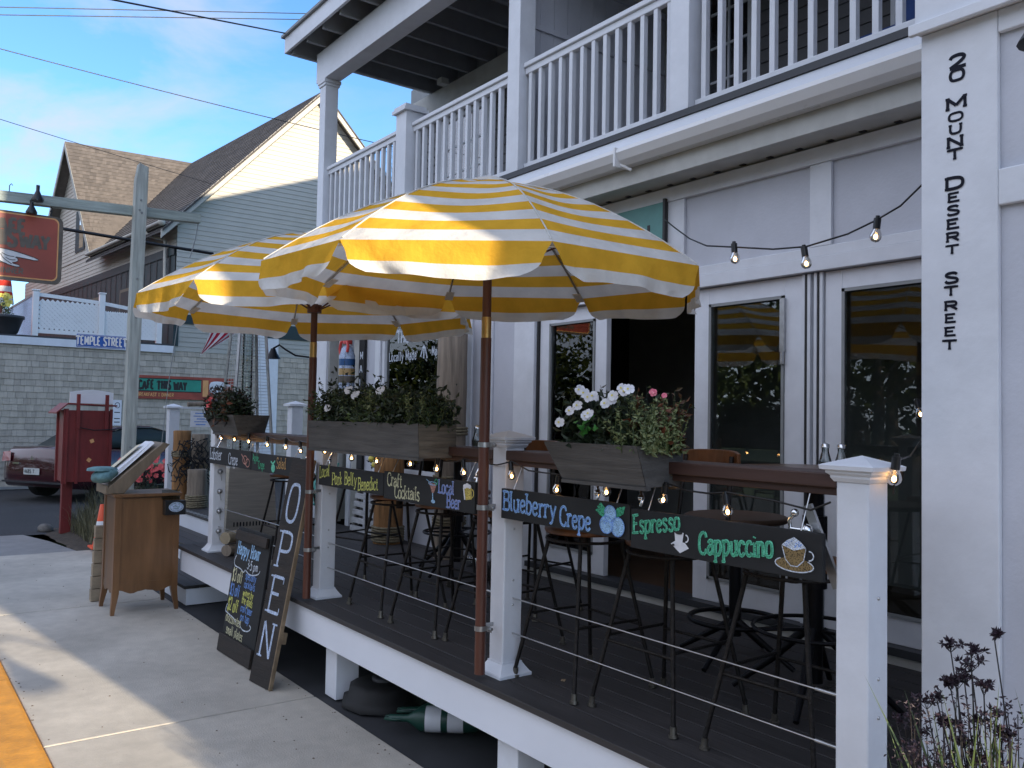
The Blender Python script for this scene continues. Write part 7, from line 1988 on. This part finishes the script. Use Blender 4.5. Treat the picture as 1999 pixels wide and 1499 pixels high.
# ============================================================= WIRES
def wire(label, a, b_, sag, r):
    mid = tuple((p + q) / 2 for p, q in zip(a, b_))
    t = MB(); t.tube(catenary(a, b_, sag, 16), r, 5); o = t.build('overhead_wire', 'black_plastic')
    tag(o, label, 'wire', 'overhead wires')
wire('uppermost thin overhead wire crossing the top left of the sky', (-30, -6, 11.47), (-30, 18, 18.19), .0, .016)
wire('second thin overhead wire just below the uppermost one', (-30, -6, 11.22), (-30, 18, 17.97), .0, .016)
wire('thick service wire running down to the balcony roof corner', (-4, -2.2, 3.2), (-9.2, 3.6, 5.98), .0, .008)
wire('long thin wire passing behind the tall balcony corner post', (-17, -3, 8.1), (-17, 11, 7.75), .12, .009)
wire('lower thin wire sloping down to the brown roof of the shingled house', (-17, -3, 7.35), (-21.5, 7.2, 7.3), .05, .007)
wire('black cable stretched behind the timber post towards the shingled house', (-12, .6, 4.02), (-12, 3.7, 3.90), .0, .022)

# ============================================================= BARE TREE BEHIND THE BUILDING
def twigs(mb, p, d, L_, r, depth, rnd):
    q = p + d * L_
    mid = (p + q) / 2 + Vector((rnd.gauss(0, .04), rnd.gauss(0, .04), rnd.gauss(0, .04))) * L_
    mb.tube([p, mid, q], [r, r * .85, r * .65], 5)
    if depth == 0: return
    for _ in range(3):
        nd = (d + Vector((rnd.gauss(0, .5), rnd.gauss(0, .5), rnd.gauss(.08, .4)))).normalized()
        twigs(mb, q if _ < 2 else mid, nd, L_ * rnd.uniform(.6, .85), r * .62, depth - 1, rnd)
bt = thing('bare_tree', 'bare twiggy tree top showing beyond the balcony newel post', 'tree', (-19, 11.6, 0))
b = MB(); rnd = random.Random(5)
b.tube([(-19, 11.6, 0), (-19.05, 11.6, 4.2), (-19, 11.5, 7.0)], [.16, .12, .08], 8); b.build('trunk', 'bark', bt)
b = MB()
for k in range(4): twigs(b, Vector((-19, 11.5, 6.3 + .1 * k)), Vector((rnd.gauss(0, .4), rnd.gauss(-.55, .3), 1)).normalized(), .8, .022, 5, rnd)
b.build('crown', 'bark', bt)

# ============================================================= ACROSS THE STREET (seen in the glass)
def leafy_tree(label, loc, h, R, seed, trunk_r=.22):
    t = thing('street_tree', label, 'tree', loc, 'trees in the park across the street')
    rnd = random.Random(seed); x, y, z = loc
    b = MB(); b.tube([(x, y, z), (x + .1, y, z + h * .25), (x, y + .1, z + h * .5), (x, y, z + h * .8)], [trunk_r, trunk_r * .8, trunk_r * .5, .04], 8)
    for k in range(9):
        a = rnd.uniform(0, 6.28); z0_ = z + h * rnd.uniform(.25, .6); l_ = R * rnd.uniform(.5, .95)
        b.tube([(x, y, z0_), (x + math.cos(a) * l_ * .5, y + math.sin(a) * l_ * .5, z0_ + h * .1), (x + math.cos(a) * l_, y + math.sin(a) * l_, z0_ + h * .18)], [.07, .05, .02], 6)
    b.build('trunk', 'bark', t)
    c = MB()
    cl = [(rnd.uniform(-1, 1), rnd.uniform(-1, 1), rnd.uniform(-.9, 1)) for _ in range(34)]
    for (cx_, cy_, cz_) in cl:
        n_ = math.sqrt(cx_ ** 2 + cy_ ** 2 + cz_ ** 2)
        if n_ > 1.15: continue
        rr_ = R * rnd.uniform(.22, .38)
        for _ in range(110):
            d = Vector((rnd.gauss(0, 1), rnd.gauss(0, 1), rnd.gauss(0, .8))) * rr_ * .45
            p = Vector((x + cx_ * R * .85, y + cy_ * R * .85, z + h * .62 + cz_ * h * .36)) + d
            s_ = Vector((rnd.gauss(0, 1), rnd.gauss(0, 1), rnd.gauss(0, 1))).normalized(); u_ = s_.orthogonal().normalized(); q = rnd.uniform(.07, .15)
            c.add([p - s_ * q, p + u_ * q * .6, p + s_ * q, p - u_ * q * .6], [(0, 1, 2, 3)])
    c.build('crown', 'tree_leaf', t)
    return t
T0 = leafy_tree('broad leafy tree across the street, mirrored in the narrow glass door', (-16, -19, -.15), 9.5, 4.2, 1)
T1 = leafy_tree('tall leafy tree across the street, mirrored in the middle glass door', (-9.5, -17, -.15), 8.5, 3.8, 2)
spots = [(-24, -18, 1.1), (-31, -22, 1.2), (-39, -20, 1.15), (-48, -24, 1.3), (-3.5, -18, .95), (2.5, -19, 1.15), (9.5, -18, 1.05), (16, -20, 1.2), (-20, -27, 1.35), (-6, -27, 1.35), (6, -28, 1.4), (-34, -31, 1.4), (-58, -16, 1.3), (24, -24, 1.4)]
words = ['fifth from the road bend', 'at the park corner', 'beside the park path', 'at the far end of the row', 'opposite the pillar', 'opposite the camera', 'nearest the right hand houses', 'right of the nearest pair', 'in the second row behind the broad tree', 'in the second row opposite the deck', 'in the second row opposite the camera', 'in the second row at the park corner', 'standing alone far down the road', 'farthest to the right']
for k, ((x, y, s_), wd_) in enumerate(zip(spots, words)):
    o = dup(T0 if k % 2 else T1, (x, y, -.15), k * 1.3, 'leafy park tree across the street, ' + wd_); o.scale = (s_, s_, s_)
random.seed(91)
wd2 = MB()
for k in range(15000):
    x = random.uniform(-110, 70); d_ = random.uniform(0, 5); hmax = 9 + 4 * math.sin(x * .13) + 2.5 * math.sin(x * .37 + 1)
    p = Vector((x, -44 - d_, random.uniform(-.1, hmax))); s_ = Vector((random.gauss(0, 1), random.gauss(0, 1), random.gauss(0, 1))).normalized(); u_ = s_.orthogonal().normalized(); q = random.uniform(.4, .9)
    wd2.add([p - s_ * q, p + u_ * q * .6, p + s_ * q, p - u_ * q * .6], [(0, 1, 2, 3)])
tag(wd2.build('far_wood', 'tree_leaf'), 'far wood closing off the park across the street', 'trees', kind='stuff')
hb2 = thing('far_house', 'cream house with grey roof across the street, seen only mirrored in the glass', 'house', (-13, -32, 0))
b = MB(); b.box(-17, -10, -36, -31, -.15, 5.6); b.build('wall', 'cream', hb2)
b = MB(); b.prism([(-17.4, -36.4, 5.6), (-17.4, -30.6, 5.6), (-17.4, -33.5, 8.4)], (7.8, 0, 0)); b.build('roof', 'roof_dark', hb2, normals=True)
for i in range(4):
    for z in (.9, 3.4):
        b = MB(); b.box(-16.3 + i * 1.65, -15.4 + i * 1.65, -31.0, -30.96, z, z + 1.4); b.build('window', 'window_dark', hb2)
b = MB(); b.quad((-90, -60, -.13), (60, -60, -.13), (60, -9.5, -.13), (-90, -9.5, -.13)); struct('park_lawn', b, 'lawn')

# ============================================================= PURPLE FLOWER IN THE FOREGROUND
pv = thing('purple_flower_plant', 'tall dark stemmed plant with dried purple flower clusters in front of the lettered pillar', 'plant', (-.80, 1.85, 0))
random.seed(52)
a_, c_, d_ = MB(), MB(), MB()
heads = [(-.905, 1.98, 1.165), (-.955, 1.98, 1.118), (-1.02, 2.02, 1.110), (-.94, 1.95, 1.095), (-.96, 1.96, 1.065), (-1.0, 1.98, 1.035), (-.98, 1.97, 1.045), (-.90, 1.92, 1.06), (-1.03, 1.98, .995), (-1.055, 1.98, .978), (-1.0, 1.95, .955), (-.985, 1.95, .955), (-1.15, 2.02, .905), (-1.07, 1.98, .905), (-1.03, 1.96, .885), (-1.10, 1.98, .85), (-1.06, 1.97, .845), (-.88, 1.92, 1.01), (-.87, 1.93, .97), (-.92, 1.93, .985), (-.95, 1.94, .93), (-.90, 1.9, .92), (-.86, 1.9, .90), (-.84, 1.9, .99), (-.97, 1.93, .87), (-.92, 1.92, .86), (-1.0, 1.94, .81), (-.88, 1.9, .84), (-.94, 1.92, .80)]
for (x, y, z) in [(a + .015, b_ + 0, c + .055 * (c > .9) + .03) for a, b_, c in heads]:
    base = Vector((-.80 + random.uniform(-.09, .09), 1.86 + random.uniform(-.06, .06), 0)); h = Vector((x, y, z))
    mid = base.lerp(h, .62) + Vector((.02, 0, .05))
    m2_ = base.lerp(h, .86) + Vector((.008, 0, .015))
    a_.tube([base, mid, m2_, h - Vector((0, 0, .012))], [.0035, .0028, .0018, .0015], 5)
    for q in range(random.randint(5, 8)):
        o_ = Vector((random.gauss(0, .011), random.gauss(0, .011), random.uniform(-.004, .010)))
        a_.tube([h - Vector((0, 0, .016)), h + o_], .0008, 4)
        leaves(c_, [h + o_ for _ in range(13)], .0135, up=.5, aspect=.42)
for k in range(240):
    base = Vector((-.82 + random.uniform(-.12, .12), 1.87 + random.uniform(-.08, .08), random.uniform(.45, .7))); l_ = random.uniform(.3, .5)
    d0 = Vector((random.gauss(0, .22), random.gauss(0, .12), 1)).normalized(); s_ = d0.orthogonal().normalized() * .004
    d_.add([base - s_, base + s_, base + d0 * l_ * .6 + s_ * .8, base + d0 * l_ * .6 - s_ * .8, base + d0 * l_ + Vector((random.gauss(0, .03), 0, 0))], [(0, 1, 2, 3), (3, 2, 4)])
for k in range(190):
    base = Vector((-.86 + random.uniform(-.12, .12), 1.88 + random.uniform(-.08, .08), random.uniform(.1, .3))); e_ = base + Vector((random.gauss(-.02, .05), random.gauss(0, .04), random.uniform(.58, .86)))
    a_.tube([base, base.lerp(e_, .5) + Vector((random.gauss(0, .01), 0, 0)), e_], [.0025, .002, .001], 4)
    leaves(c_, [e_ + Vector((random.gauss(0, .012), random.gauss(0, .012), random.gauss(0, .008))) for _ in range(14)], .012, up=.3, aspect=.4)
for k in range(3000):
    t_ = random.random(); leaves(c_ if k % 3 else d_, [(-.835 + max(-.13, min(.13, random.gauss(0, .055 + .03 * t_))), 1.90 + max(-.08, min(.08, random.gauss(0, .05))), .40 + .56 * t_ ** .8)], .016, .6, aspect=.3)
a_.build('stems', 'leaf_purple', pv); c_.build('blossoms', 'petal_purple', pv); d_.build('blades', 'leaf_mid', pv)

# gooseneck lamp on the corner building: its shadow falls on the sidewalk by the kerb
gl_ = thing('gooseneck_lamp', 'black gooseneck lamp on the corner building outside the picture, casting its shadow on the sidewalk', 'lamp', (2.3, 1.9, 2.3))
b = MB(); b.lathe((2.35, 1.94, 2.33), [(.13, 0), (.13, .015), (.055, .16), (.03, .19), (.03, .26)], 20); b.build('lamp_shade', 'black_metal', gl_)
b = MB(); b.tube([(2.35, 1.94, 2.59), (2.36, 1.97, 2.70), (2.37, 2.04, 2.74), (2.38, 2.14, 2.73), (2.39, 2.24, 2.64), (2.4, 2.36, 2.56)], .016, 8); b.build('arm', 'black_metal', gl_)
